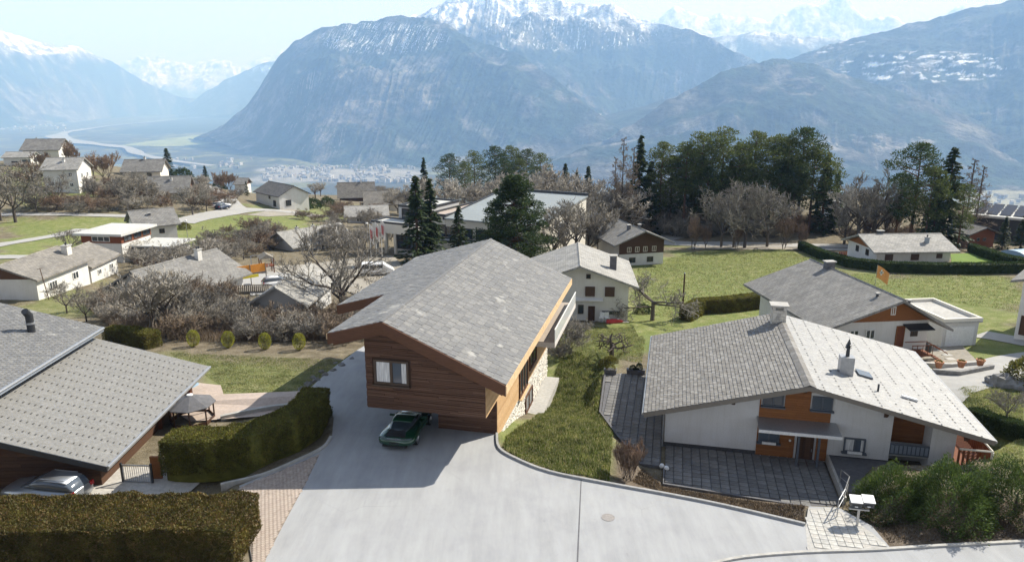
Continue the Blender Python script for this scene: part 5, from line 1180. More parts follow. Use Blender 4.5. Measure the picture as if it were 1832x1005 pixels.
stand('pine', [(808, 372, 276, 3), (850, 372, 272, 1), (884, 370, 263, 3), (915, 370, 263, 1), (944, 370, 268, 3), (966, 372, 276, 0), (832, 375, 290, 0), (900, 375, 285, 3), (930, 372, 285, 0)], 'dark pine, # on the rise behind the school', 'tree', 'pines behind the school')
stand('spruce', [(760, 370, 284, 1), (1050, 395, 300, 0), (1010, 385, 295, 2), (1030, 392, 310, 2)], 'dark spruce, # in the trees behind the school', 'tree', 'spruces behind the school')
# leafless trees
stand('pale', [(965, 410, 300), (990, 412, 312), (940, 405, 308), (900, 400, 312), (875, 395, 318), (840, 392, 322), (1060, 415, 318), (1080, 420, 322), (1015, 415, 325), (790, 385, 315), (1095, 425, 330), (735, 385, 330), (712, 382, 338), (1035, 412, 335), (860, 392, 330)], 'pale leafless tree, # behind the school roof', 'tree', 'pale trees behind the school', wide=1.35)
stand('tall', [(1030, 466, 352, 1, 1.2), (1052, 464, 366, 0, 1.2), (990, 478, 384, 0, 1.2), (1010, 470, 368, 1, 1.2), (1070, 462, 372, 1, 1.2)], 'leafless tree, # between the school and the white house', 'tree', 'trees at the school corner')
stand('round', [(1290, 443, 330, 0), (1332, 444, 322, 2), (1372, 442, 330, 0), (1312, 443, 345, 2)], 'rounded grey leafless tree, # along the lane below the knoll', 'tree', 'round trees along the lane', wide=.9)
stand('red', [(1240, 446, 384), (1402, 446, 380), (1318, 446, 392), (1432, 446, 395), (1262, 444, 400)], 'reddish leafless bushy tree, # along the lane below the knoll', 'tree', 'reddish trees along the lane', wide=.8)
stand('tall', [(1560, 440, 302, 0, 1.3), (1532, 440, 328, 1, 1.3), (1582, 436, 330, 1, 1.2), (1510, 438, 350, 0, 1.2)], 'grey leafless tree, # behind the bungalow roof', 'tree', 'grey trees behind the bungalow')
stand('red', [(1588, 432, 358), (1550, 438, 380)], 'reddish leafless tree, # behind the bungalow roof', 'tree', 'reddish trees behind the bungalow')
stand('larch', [(1722, 430, 288, 0, 1.2), (1740, 430, 300, 0, 1.1)], 'pale leafless larch, # right of the pine clump', 'tree', 'larches by the pine clump')
stand('round', [(28, 398, 288, 2), (66, 380, 322, 0), (232, 372, 305, 2), (102, 372, 308, 0), (2, 395, 310, 0)], 'grey leafless tree, # on the left hillside', 'tree', 'grey trees on the left hillside')
stand('red', [(165, 318, 276), (190, 322, 270), (128, 300, 252), (150, 312, 282), (395, 345, 305), (410, 340, 308)], 'reddish leafless tree, # among the upper left houses', 'tree', 'reddish trees on the left hillside', wide=1.2)
stand('round', [(345, 385, 330, 2), (370, 378, 335, 0), (480, 440, 392, 2), (440, 448, 405, 0), (128, 452, 408, 2)], 'leafless tree, # around the green field on the left', 'tree', 'trees around the left field', wide=1.1)
stand('round', [(655, 415, 370, 0), (662, 440, 400, 2), (640, 452, 405, 0), (690, 425, 385, 2)], 'dark leafless tree, # near the flagpoles', 'tree', 'trees near the flagpoles', wide=.8)
scatter('bush', 75, [(150, 545), (260, 520), (420, 540), (470, 560), (600, 560), (655, 545), (648, 605), (560, 612), (330, 606), (260, 600), (180, 580)], (1.8, 3.6), 'leafless bush of the scrub above the lawn', 'bush', 'bushes of the scrub', 5, (1.0, 1.5), (0, 1, 2, 0))
scatter('pale', 14, [(560, 430), (640, 398), (700, 395), (720, 448), (640, 468), (570, 460)], (3.5, 6.0), 'grey leafless tree left of the school', 'tree', 'grey trees left of the school', 14, (1.0, 1.4))
scatter('round', 16, [(200, 500), (250, 470), (420, 452), (450, 470), (330, 500), (260, 530)], (3.0, 5.0), 'leafless tree by the grey-roofed house', 'tree', 'leafless trees by the grey-roofed house', 15, (1.0, 1.4))
scatter('pale', 12, [(160, 350), (240, 330), (420, 345), (430, 362), (300, 380), (180, 372)], (4.0, 7.0), 'leafless tree above the left field', 'tree', 'leafless trees above the left field', 16, (1.0, 1.4))
scatter('bush', 26, [(60, 388), (420, 372), (430, 350), (340, 345), (250, 352), (160, 352), (60, 372)], (2.5, 5.0), 'leafless hedgerow bush above the left field', 'bush', 'bushes of the hedgerow', 6, (1.1, 1.7))
scatter('bush', 24, [(355, 455), (385, 420), (450, 412), (520, 420), (520, 455), (430, 462)], (2.2, 3.8), 'leafless bush on the field bank', 'bush', 'bushes on the bank', 7, (1.1, 1.6), (0, 1, 3))
scatter('bush', 30, [(1120, 422), (1160, 402), (1480, 400), (1500, 420), (1440, 424), (1200, 424)], (3.0, 6.0), 'leafless bush at the knoll foot', 'bush', 'undergrowth on the knoll', 8, (1.1, 1.6), (0, 0, 1))
scatter('tall', 26, [(1100, 415), (1130, 392), (1480, 390), (1500, 412)], (7, 11), 'leafless tree among the knoll pines', 'tree', 'leafless trees on the knoll', 9, (1.0, 1.4), (0, 1, 0))
scatter('tall', 22, [(520, 352), (600, 340), (760, 345), (800, 372), (720, 360)], (5, 8), 'pale tree on the plateau rim', 'tree', 'trees at the plateau rim', 10, (1.2, 1.7), (1, 0, 1))
scatter('bush', 14, [(500, 400), (620, 372), (720, 372), (640, 400)], (2.5, 4.5), 'reddish bush by the small houses', 'bush', 'bushes round the small houses', 11, (1.1, 1.6), (1, 3))
scatter('bush', 12, [(1490, 440), (1610, 428), (1720, 432), (1720, 448), (1610, 444)], (2.5, 4.5), 'leafless bush behind the bungalow roof', 'bush', 'bushes behind the bungalow', 12, (1.1, 1.6), (0, 1, 3))
scatter('red', 12, [(0, 330), (60, 300), (180, 330), (240, 345), (60, 350)], (3.5, 6), 'reddish leafless bush on the left hillside', 'bush', 'reddish bushes on the left hillside', 13, (1.0, 1.4))

# ------------------------------------------------------------------ village houses, surveyed from two corners of the wall that faces us
def scale_at(p): return (p[1] * _c - (p[2] - CAM_H) * _s) / CAM_F
def between(A, B):
    a, b = hit(*A), hit(*B); d = b[:2] - a[:2]; w = float(np.hypot(*d)); az = -math.degrees(math.atan2(d[1], d[0])); c = (a + b) / 2; c[2] = max(a[2], b[2]) - .2
    return c, az, w, scale_at(c)
def vhouse(name, label, A, B, d, hpx, rpx, ridge, cat='house', az=None, **kw):
    if az is None: c, az, w, s = between(A, B)
    else:
        c = hit((A[0] + B[0]) / 2, (A[1] + B[1]) / 2); s = scale_at(c); w = (B[0] - A[0]) * s / (math.cos(R_(az)) + c[0] / c[1] * math.sin(R_(az)))
    k = s / .97
    if 'wins' in kw: kw['wins'] = [(f, a * w if f in ('front', 'back') else a * d, z * hpx * k, ww * s, hh * k) + tuple(r) for (f, a, z, ww, hh, *r) in kw['wins']]
    if 'chims' in kw: kw['chims'] = [(x * w, y * d, hh) + tuple(r) for (x, y, hh, *r) in kw['chims']]
    if 'gable' in kw and kw['gable']: kw['gable'] = (kw['gable'][0], kw['gable'][1] * hpx * k)
    if 'apex' in kw and kw['apex'] is not None: kw['apex'] = kw['apex'] * w
    return house(name, label, cat, c, az, w, d, hpx * k, rpx * k, ridge, **kw)
SB = dict(frame='shutter', mull=1, shut='shutter', open_shut=False)
vhouse('white_house', 'two-storey white house with grey gable roof behind the balcony', (948, 574), (1122, 571), 10.5, 66, 30, 'y', az=4, roof='roof_light', ov=1.0, below=2,
       wins=[('front', .11, .66, 17, 17, SB), ('front', .31, .66, 17, 17, SB), ('front', .09, 1.13, 8, 8, dict(frame='shutter', mull=0)), ('front', .02, .18, 10, 16, dict(frame='frame_dark', mull=0)), ('front', .13, .0, 12, 26, dict(frame='wood_brown', mull=0, pane='wood_brown')),
             ('front', .33, .18, 32, 6, dict(frame='concrete_dark', mull=4)), ('right', .3, .6, 14, 16, SB)], chims=[(.36, .35, 1.7, dict(mat='concrete_dark', w=.7, d=.7, pots=0))])
vhouse('timber_chalet', 'dark timber chalet on white base beyond the orchard tree', (1107, 478), (1186, 470), 9.5, 43, 17, 'y', az=-14, roof='roof_grey', ov=1.4, gable=('wood_brown', .48),
       wins=[('front', a, .55, 8, 9, dict(frame='render_warm', mull=1)) for a in (-.28, -.1, .08, .28)] + [('front', -.2, .12, 12, 9, dict(frame='frame_dark')), ('front', .2, .12, 12, 9, dict(frame='frame_dark'))],
       chims=[(-.15, .3, 1.0, dict(mat='concrete_dark', w=.5, d=.5, pots=0)), (.2, .5, .8, dict(mat='concrete_dark', w=.4, d=.4, pots=0))])
vhouse('bungalow', 'long white bungalow with brown shutters inside the curving hedge', (1566, 470), (1698, 474), 8.5, 24, 17, 'x', az=-3, roof='roof_light', ov=.9, gable=('board_orange', 1.0),
       wins=[('front', -.33, .28, 14, 11, SB), ('front', .02, .28, 14, 11, SB), ('front', .35, .4, 10, 8, SB), ('left', .3, .4, 10, 11, dict(frame='frame_dark')), ('left', .65, .4, 10, 11, dict(frame='frame_dark'))],
       chims=[(-.25, .55, .8, dict(mat='zinc_dark', w=.9, d=.5, pots=0)), (.25, .2, 1.0, dict(mat='lead', w=.5, d=.5))])
hb = vhouse('flag_house', 'white house with orange boarded gable and big grey roof behind the right chalet', (1478, 634), (1656, 614), 13.0, 50, 40, 'y', az=-6.5, roof='roof_grey', ov=1.3, ovf=1.4, gable=('board_orange', 1.0), apex=.12,
       wins=[('front', -.24, .38, 17, 17, dict(frame='frame_white', mull=1, shut=None)), ('front', -.08, .38, 17, 17, dict(frame='frame_white', mull=1)), ('front', .12, 1.22, 9, 15, dict(frame='frame_white', mull=1)), ('front', .22, .05, 16, 38, dict(frame='board_orange', mull=0, pane='wood_red')), ('front', .36, .42, 13, 15, dict(frame='frame_dark', mull=3))],
       chims=[(.12, .82, .8, dict(mat='concrete_dark', w=.9, d=.6, pots=0)), (.02, .08, .5, dict(mat='zinc_dark', w=.16, d=.16, pots=0)), (.3, .03, .6, dict(mat='zinc_dark', w=.16, d=.16, pots=0))])
_p = hit(1813, 607); _a = R_(44)
house('white_house', 'corner of a tall white house cut by the right edge', 'house', (_p[0] + 4.5 * math.cos(_a), _p[1] - 4.5 * math.sin(_a), _p[2]), 44, 9, 9, 5.9, 1.3, 'y', roof='roof_grey', ov=.9, wins=[('front', -3.6, .6, 1.2, 1.9, dict(frame='wood_brown', pane='wood_brown', mull=0))])
vhouse('shed', 'small red-brown timber shed beside the bungalow lawn', (1732, 444), (1776, 442), 5.5, 26, 9, 'y', 'shed', az=-10, wall='wood_red', roof='roof_dark', ov=1.0, wins=[('front', -.15, .45, 6, 6, dict(frame='wood_grey', mull=0)), ('front', .1, .45, 6, 6, dict(frame='wood_grey', mull=0))])
vhouse('bungalow', 'white bungalow with long grey roof on the left, above the dotted roof', (70, 537), (162, 508), 8.0, 38, 20, 'x', roof='roof_tan', ov=.6, gable=('wood_brown', 1.0), below=2,
       wins=[('front', -.22, .28, 22, 14, dict(frame='frame_white', mull=2)), ('front', .22, .32, 17, 13, dict(frame='frame_white', mull=1))], chims=[(.42, .25, 1.3, dict(mat='rubble', w=1.0, d=.8))])
vhouse('annex', 'lower grey-roofed wing beyond the stone chimney of the left bungalow', (165, 506), (212, 487), 7.5, 30, 20, 'x', roof='roof_tan', ov=.5, wins=[('front', -.2, .35, 12, 9, dict(frame='frame_white')), ('front', .25, .35, 12, 9, dict(frame='frame_white'))])
vhouse('white_house', 'white two-storey house with grey pitched roof by the green field', (252, 447), (321, 439), 8.5, 40, 20, 'x', az=-37, roof='roof_grey', ov=.7, wins=[('front', -.42, .62, 9, 8, dict(frame='frame_dark')), ('front', .1, .62, 9, 8, dict(frame='frame_dark'))], chims=[(-.1, .3, .6, dict(mat='concrete_dark', w=.4, d=.4, pots=0))])
vhouse('white_house', 'tall white house with pale roof on the left hillside', (82, 345), (143, 344), 8.5, 40, 16, 'x', az=-8, roof='roof_light', ov=.6, wins=[('front', .3, .7, 6, 6, {}), ('front', -.25, .3, 6, 6, {}), ('front', .3, .25, 6, 6, {}), ('right', .3, .6, 6, 7, {}), ('right', .7, .6, 6, 7, {})], chims=[(.02, .3, .8)])
vhouse('white_house', 'broad white house with grey roof at the top left', (44, 294), (108, 291), 9, 24, 15, 'x', az=-8, roof='roof_grey', ov=.7, wins=[('front', .15, .55, 5, 5, dict(frame='frame_dark')), ('front', .35, .1, 8, 5, dict(frame='frame_dark')), ('front', -.1, .45, 8, 7, dict(frame='frame_dark'))], chims=[(-.3, .6, .8)])
vhouse('annex', 'low white garage wing before the top left house', (8, 297), (56, 296), 6, 14, 7, 'x', az=-8, roof='roof_light', ov=.5, wins=[('front', -.1, .35, 10, 3, dict(frame='frame_dark')), ('front', .35, .0, 14, 10, dict(frame='frame_dark', mull=0))])
vhouse('house', 'dark flat-looking roof of the farthest house at the top left edge', (-10, 272), (44, 268), 8, 18, 3, 'x', az=-8, roof='roof_dark', ov=1.0)
vhouse('house', 'grey-roofed house half hidden behind trees on the left hillside', (222, 322), (288, 318), 9, 14, 16, 'x', az=-10, roof='roof_grey', wall='render_warm', ov=.8, wins=[('front', .2, .3, 8, 6, dict(frame='frame_dark'))], chims=[(.0, .5, .8)])
vhouse('house', 'low house with wide grey roof behind the hedgerow', (268, 358), (336, 352), 9, 12, 22, 'x', az=-14, roof='roof_grey', wall='render_warm', ov=.8, gable=('board_orange', 1.0), wins=[('front', .3, .2, 9, 7, dict(frame='frame_dark'))], chims=[(.05, .35, .8)])
vhouse('white_house', 'small white house with blue-grey roof beside the lane', (459, 361), (501, 375), 9, 20, 14, 'x', roof='roof_dark', ov=.6, wins=[('front', .1, .6, 7, 5, dict(frame='frame_dark')), ('front', .3, .05, 10, 10, dict(frame='frame_dark', mull=2)), ('right', .3, .1, 10, 10, dict(frame='frame_dark', mull=2))])
vhouse('white_house', 'little white house with dark gable at the end of the lane', (420, 334), (439, 335), 7, 15, 8, 'x', az=0, roof='roof_grey', ov=.7, gable=('wood_brown', .9))
vhouse('dark_chalet', 'old dark timber chalet with tan roof near the plateau rim', (608, 362), (668, 358), 9, 10, 20, 'x', az=-10, wall='wood_brown', roof='roof_tan', ov=1.0, chims=[(.15, .5, .9)])
vhouse('house', 'grey-roofed house right of the old dark chalet', (655, 378), (714, 374), 9, 12, 18, 'x', az=-12, roof='roof_tan', wall='render_warm', ov=.8, wins=[('front', .0, .3, 9, 6, {})])
vhouse('annex', 'low house with pale roof left of the school', (622, 402), (692, 398), 8, 14, 12, 'x', az=-12, roof='roof_light', wall='render_grey', ov=.8, wins=[('front', -.2, .3, 9, 6, {}), ('front', .2, .3, 9, 6, {})])
vhouse('barn', 'long low building with whitish roof and two chimneys below the field', (528, 455), (632, 434), 9, 12, 18, 'x', 'building', az=-48, roof='roof_light', wall='render_grey', ov=.7, wins=[('front', -.3, .2, 9, 7, {}), ('front', 0, .2, 9, 7, {}), ('front', .3, .2, 9, 7, {})], chims=[(-.2, .55, .7, dict(w=.5, d=.5)), (.1, .6, .7, dict(w=.5, d=.5))])
vhouse('house', 'white-gabled house with smooth grey roof and white chimney above the scrub', (305, 545), (436, 515), 9.5, 18, 34, 'x', roof='roof_grey', ov=.9, below=3, wins=[('left', .5, .5, 12, 14, dict(frame='wood_brown'))], chims=[(.22, .4, 1.5, dict(w=.7, d=.6, pots=2))])
vhouse('barn', 'grey rendered barn with plain gable in the scrub', (458, 570), (543, 577), 10, 34, 26, 'y', 'barn', az=3, wall='render_grey', roof='roof_light', ov=.8, wins=[('front', .0, .5, 9, 9, dict(frame='wood_grey', mull=0))])
vhouse('house', 'white roof glimpsed among the trees right of the knoll', (1488, 402), (1518, 402), 8, 40, 6, 'x', roof='roof_flat', ov=.5, chims=[(-.1, .5, .8)])

def block(root, x0, x1, y0, y1, z0, z1, wall='render_warm', roof='roof_green', parap=.35, wins=()):
    b = MB().box(x0, x1, y0, y1, z0, z1).build('block', wall, root)
    MB().box(x0 + .25, x1 - .25, y0 + .25, y1 - .25, z1 + .001, z1 + .08).build('flat_roof', roof, b)
    for (a0, a1, b0, b1) in ((x0 - .08, x1 + .08, y0 - .08, y0 + .24), (x0 - .08, x1 + .08, y1 - .24, y1 + .08), (x0 - .08, x0 + .24, y0 + .241, y1 - .241), (x1 - .24, x1 + .08, y0 + .241, y1 - .241)):
        MB().box(a0, a1, b0, b1, z1 - .05, z1 + parap).build('parapet', 'zinc_dark', b)
    for (a, z, w, h) in wins: window(root, (a, y0, z), 'front', w, h, 'frame_dark', 0, None, None)
    return b
def school():
    c, az, w, s = between((700, 452), (945, 472)); r = empty('school', c, -R_(az), 'long white flat-roofed school behind the tall spruces', 'building'); k = s / .97
    x0 = -w / 2
    xa, xb, zf, zk = x0 + w * .36, x0 + w, 58 * k, 58 * k + 2.4
    b = MB().extr([(xa, 3, -5), (xa, 25, -5), (xa, 25, zk), (xa, 3, zf)], (xb - xa, 0, 0)).build('hall', 'render_warm', r)
    MB().hexa([(xa - .3, 2.6, zf + .01), (xb + .3, 2.6, zf + .01), (xb + .3, 25.3, zk + .08), (xa - .3, 25.3, zk + .08), (xa - .3, 2.6, zf + .25), (xb + .3, 2.6, zf + .25), (xb + .3, 25.3, zk + .32), (xa - .3, 25.3, zk + .32)]).build('hall_roof', 'roof_green', b)
    MB().box(xa - .35, xb + .35, 25.1, 25.5, zk + .1, zk + .75).build('parapet', 'zinc_dark', b); MB().extr([(xa - .36, 2.5, zf - .1), (xa - .36, 25.1, zk - .1), (xa - .36, 25.1, zk + .5), (xa - .36, 2.5, zf + .4)], (.3, 0, 0)).build('parapet', 'zinc_dark', b)
    for f in (.40, .47, .52, .62, .70, .78, .86): window(r, (x0 + w * f, 3, 26 * k), 'front', 2.2, 1.9, 'frame_dark', 0, None, None)
    block(r, x0 + w * .22, x0 + w * .358, 3.0, 19, -5, 62 * k, 'render_warm', 'roof_pink', .4, [(x0 + w * f, 26 * k, 2.2, 2.2) for f in (.26, .32)])
    block(r, x0 - w * .02, x0 + w * .218, 3.5, 14, -5, 72 * k, 'render_grey', 'roof_flat', .4, [(x0 + w * f, 48 * k, 1.9, 2.2) for f in (.04, .09, .14, .19)])
    block(r, x0 - w * .12, x0 + w * .22, -1.0, 3.49, 30 * k, 48 * k, 'render_warm', 'roof_flat', .3)
    block(r, x0 + w * .05, x0 + w * .22, -.4, 3.48, -5, 29.9 * k, 'render_grey', 'roof_flat', .1, [(x0 + w * f, z * k, 2.0, 1.6) for f in (.09, .14, .19) for z in (3, 17)])
    for f in (-.11, -.03, .045): MB().box(x0 + w * f, x0 + w * f + .5, -.8, -.3, -4, 30 * k).build('pillar', 'render_warm', r)
    block(r, x0 + w * .218 + .01, x0 + w * 1.02, .5, 2.99, -5, 22 * k, 'render_warm', 'roof_flat', .3)
school()
def modern_house():
    c, az, w, s = between((152, 462), (222, 470)); r = empty('modern_house', c, -R_(az), 'flat-roofed modern house with brown band under a white roof slab', 'house'); k = s / .97
    x0, x1 = -w / 2, w / 2
    MB().box(x0, x1, 0, 7.5, -3, 30 * k).build('wall', 'render_white', r); MB().box(x0 - .1, x1 + .1, -.1, 7.6, 30.1 * k, 44 * k).build('upper_band', 'wood_red', r)
    MB().box(x0 - .8, x1 + .8, -1.0, 8.4, 44.1 * k, 48 * k).build('roof', 'roof_flat', r); window(r, (0, -.1, 33 * k), 'front', 3.0, .8, 'frame_white', 2, None, None)
    for y in (1.5, 4.0, 6.3): window(r, (x1 + .1, y, 32 * k), 'right', 1.9, 1.0, 'frame_dark', 1)
    MB().box(x1 + .01, x1 + 6.5, 2.5, 8, -3, 14 * k).build('wing', 'render_white', r); MB().box(x1 + .01, x1 + 7.2, 1.8, 8.6, 20 * k, 22.5 * k).build('terrace_roof', 'roof_flat', r)
    for x in (x1 + 2.2, x1 + 4.4, x1 + 6.4): MB().box(x - .1, x + .1, 2.3, 2.5, 14 * k, 20 * k).build('post', 'frame_white', r)
    b = MB().box(x1 + 1.5, x1 + 8.0, .2, 2.2, -1.0, -.7).build('balcony', 'render_white', r)
    for i in range(5): MB().box(x1 + 1.5, x1 + 8.0, .1, .16, -.6 + i * .22, -.42 + i * .22).build('rail_board', 'wood_red', b)
modern_house()
def solar_building():
    c, az, w, s = between((1728, 422), (1900, 440)); r = empty('solar_building', c, -R_(az), 'low dark building with solar panels on its roof at the right edge', 'building'); k = s / .97
    MB().box(-w / 2, w / 2, 0, 14, -6, 38 * k).build('wall', 'zinc_dark', r); ro = MB().box(-w / 2 - .6, w / 2 + .6, -.6, 14.6, 38.1 * k, 42 * k).build('roof', 'roof_flat', r)
    for i in range(7):
        for j in range(4):
            x = -w / 2 + .6 + i * w / 7; y = 1.0 + j * 3.3; MB().hexa([(x, y, 43 * k), (x + w / 7 - .4, y, 43 * k), (x + w / 7 - .4, y + 2.6, 43 * k + .7), (x, y + 2.6, 43 * k + .7), (x, y, 43 * k + .06), (x + w / 7 - .4, y, 43 * k + .06), (x + w / 7 - .4, y + 2.6, 43 * k + .76), (x, y + 2.6, 43 * k + .76)]).build('solar_panel', 'solar', ro)
    MB().tube((-w / 2 + 3, 5, 42 * k), (-w / 2 + 3, 5, 42 * k + 1.6), .18).build('vent', 'zinc', ro)
solar_building()

# ------------------------------------------------------------------ far roads, lanes and yards, draped on the ground
def lane(name, pts, w, mat='road_far', dz=.10):
    P = [hit(*p) for p in pts]; out = []
    for i in range(len(P) - 1):
        a, b, c, d = P[max(i - 1, 0)], P[i], P[i + 1], P[min(i + 2, len(P) - 1)]
        n = max(4, int(np.linalg.norm(c - b) / 3))
        for k in range(n): t = k / n; out.append(.5 * ((2 * b) + (-a + c) * t + (2 * a - 5 * b + 4 * c - d) * t * t + (-a + 3 * b - 3 * c + d) * t ** 3))
    out.append(P[-1]); C = np.array(out); T = np.gradient(C[:, :2], axis=0); T = T / (np.linalg.norm(T, axis=1)[:, None] + 1e-9); N = np.stack([-T[:, 1], T[:, 0]], 1)
    offs = np.linspace(-.5, .5, 5); V = []
    for o in offs:
        Q = C[:, :2] + N * (o * w); V.append(np.stack([Q[:, 0], Q[:, 1], ground_z(Q[:, 0], Q[:, 1]) + dz], 1))
    V = np.concatenate(V); n = len(C); F = [(j * n + i, (j + 1) * n + i, (j + 1) * n + i + 1, j * n + i + 1) for j in range(4) for i in range(n - 1)]
    return obj(name, mesh_np(name, V, np.array(F)), mat, smooth=True, kind='structure')
def yard(name, pts, mat, dz=.05, grid=2.0, soft=0.0):
    P = [hit(*p) for p in pts]; return flat_poly(name, P, mat, zf=lambda x, y: gz(x, y) + dz, grid=grid)
lane('lane', [(-30, 444), (40, 432), (110, 420), (150, 410)], 3.2); lane('lane', [(-30, 462), (40, 460), (90, 462), (120, 470)], 3.2); lane('lane', [(-30, 385), (60, 384), (160, 385), (240, 387)], 3.0)
lane('village_road', [(322, 399), (352, 391), (395, 382), (435, 376), (480, 376), (530, 381), (575, 388)], 6.5); lane('village_road', [(425, 377), (408, 364), (398, 352), (380, 340), (366, 330), (360, 322)], 7.0, dz=.14)
lane('knoll_road', [(1165, 402), (1205, 402), (1222, 412), (1205, 422), (1180, 428), (1192, 434), (1260, 437), (1340, 438), (1440, 440), (1540, 441)], 6.0); lane('knoll_road', [(1440, 445), (1530, 447), (1560, 452)], 4.0)
lane('right_road', [(1660, 700), (1710, 680), (1775, 664), (1840, 648), (1900, 640)], 5.0, 'road_far', .06); lane('right_lane', [(1752, 598), (1800, 606), (1850, 616)], 3.0, 'road_far', .06)
yard('school_yard', [(470, 478), (560, 472), (640, 462), (705, 458), (720, 480), (690, 520), (640, 530), (600, 512), (500, 505)], 'gravel', .09)
yard('house_yard', [(425, 500), (455, 484), (520, 490), (520, 520), (450, 530)], 'road_far', .12)
yard('terrace', [(350, 685), (395, 690), (400, 706), (540, 702), (570, 705), (470, 745), (340, 755), (310, 735)], 'terrace_pink', .06, 1.0)
yard('small_house_yard', [(442, 385), (520, 372), (555, 385), (480, 388)], 'gravel', .08); yard('knoll_yard', [(1250, 436), (1440, 436), (1440, 447), (1230, 446)], 'gravel', .06)
m_speckle('lawn', (.13, .20, .035), .25, 6.0, .95, .2, .5, use='Pos')
yard('bungalow_lawn', [(1700, 455), (1738, 453), (1790, 478), (1702, 478)], 'lawn', .06)
yard('bungalow_forecourt', [(1462, 455), (1520, 452), (1566, 472), (1530, 474)], 'road_far', .07)

# ------------------------------------------------------------------ vehicles
def loft(sections, n=20):
    """sections: (y, half width, z bottom, z top, squareness)"""
    V, F = [], []
    for (y, hw, zb, zt, sq) in sections:
        zc, hh = (zb + zt) / 2, (zt - zb) / 2
        for i in range(n):
            a = 2 * math.pi * i / n; c, s_ = math.cos(a), math.sin(a)
            V.append((hw * math.copysign(abs(c) ** (2 / sq), c), y, zc + hh * math.copysign(abs(s_) ** (2 / sq), s_)))
    for k in range(len(sections) - 1):
        for i in range(n): j = (i + 1) % n; F.append((k * n + i, (k + 1) * n + i, (k + 1) * n + j, k * n + j))
    F.append(tuple(range(n))); F.append(tuple(range((len(sections) - 1) * n, len(sections) * n))[::-1]); m = MB(); m.add(V, F); return m
def wheel(parent, x, y, r=.34, w=.24):
    s_ = 1 if x > 0 else -1
    t = MB().tube((x - s_ * w / 2, y, r), (x + s_ * w / 2, y, r), r, r, 20).build('tyre', 'tyre', parent)
    xo = x + s_ * (w / 2 + .004); m = MB().tube((xo, y, r), (xo + s_ * .015, y, r), r * .25, r * .22, 12).build('hub', 'rim', t)
    MB().lathe([(r * .72, 0), (r * .72, .02), (r * .62, .02), (r * .62, 0)], 20).build('rim', 'rim', t).matrix_local = Matrix.Translation((xo, y, r)) @ Matrix.Rotation(s_ * math.pi / 2, 4, 'Y')
    for i in range(5):
        a = i * 2 * math.pi / 5; MB().tube((xo + s_ * .01, y, r), (xo + s_ * .01, y + math.cos(a) * r * .66, r + math.sin(a) * r * .66), .035, .025, 5).build('spoke', 'rim', t)
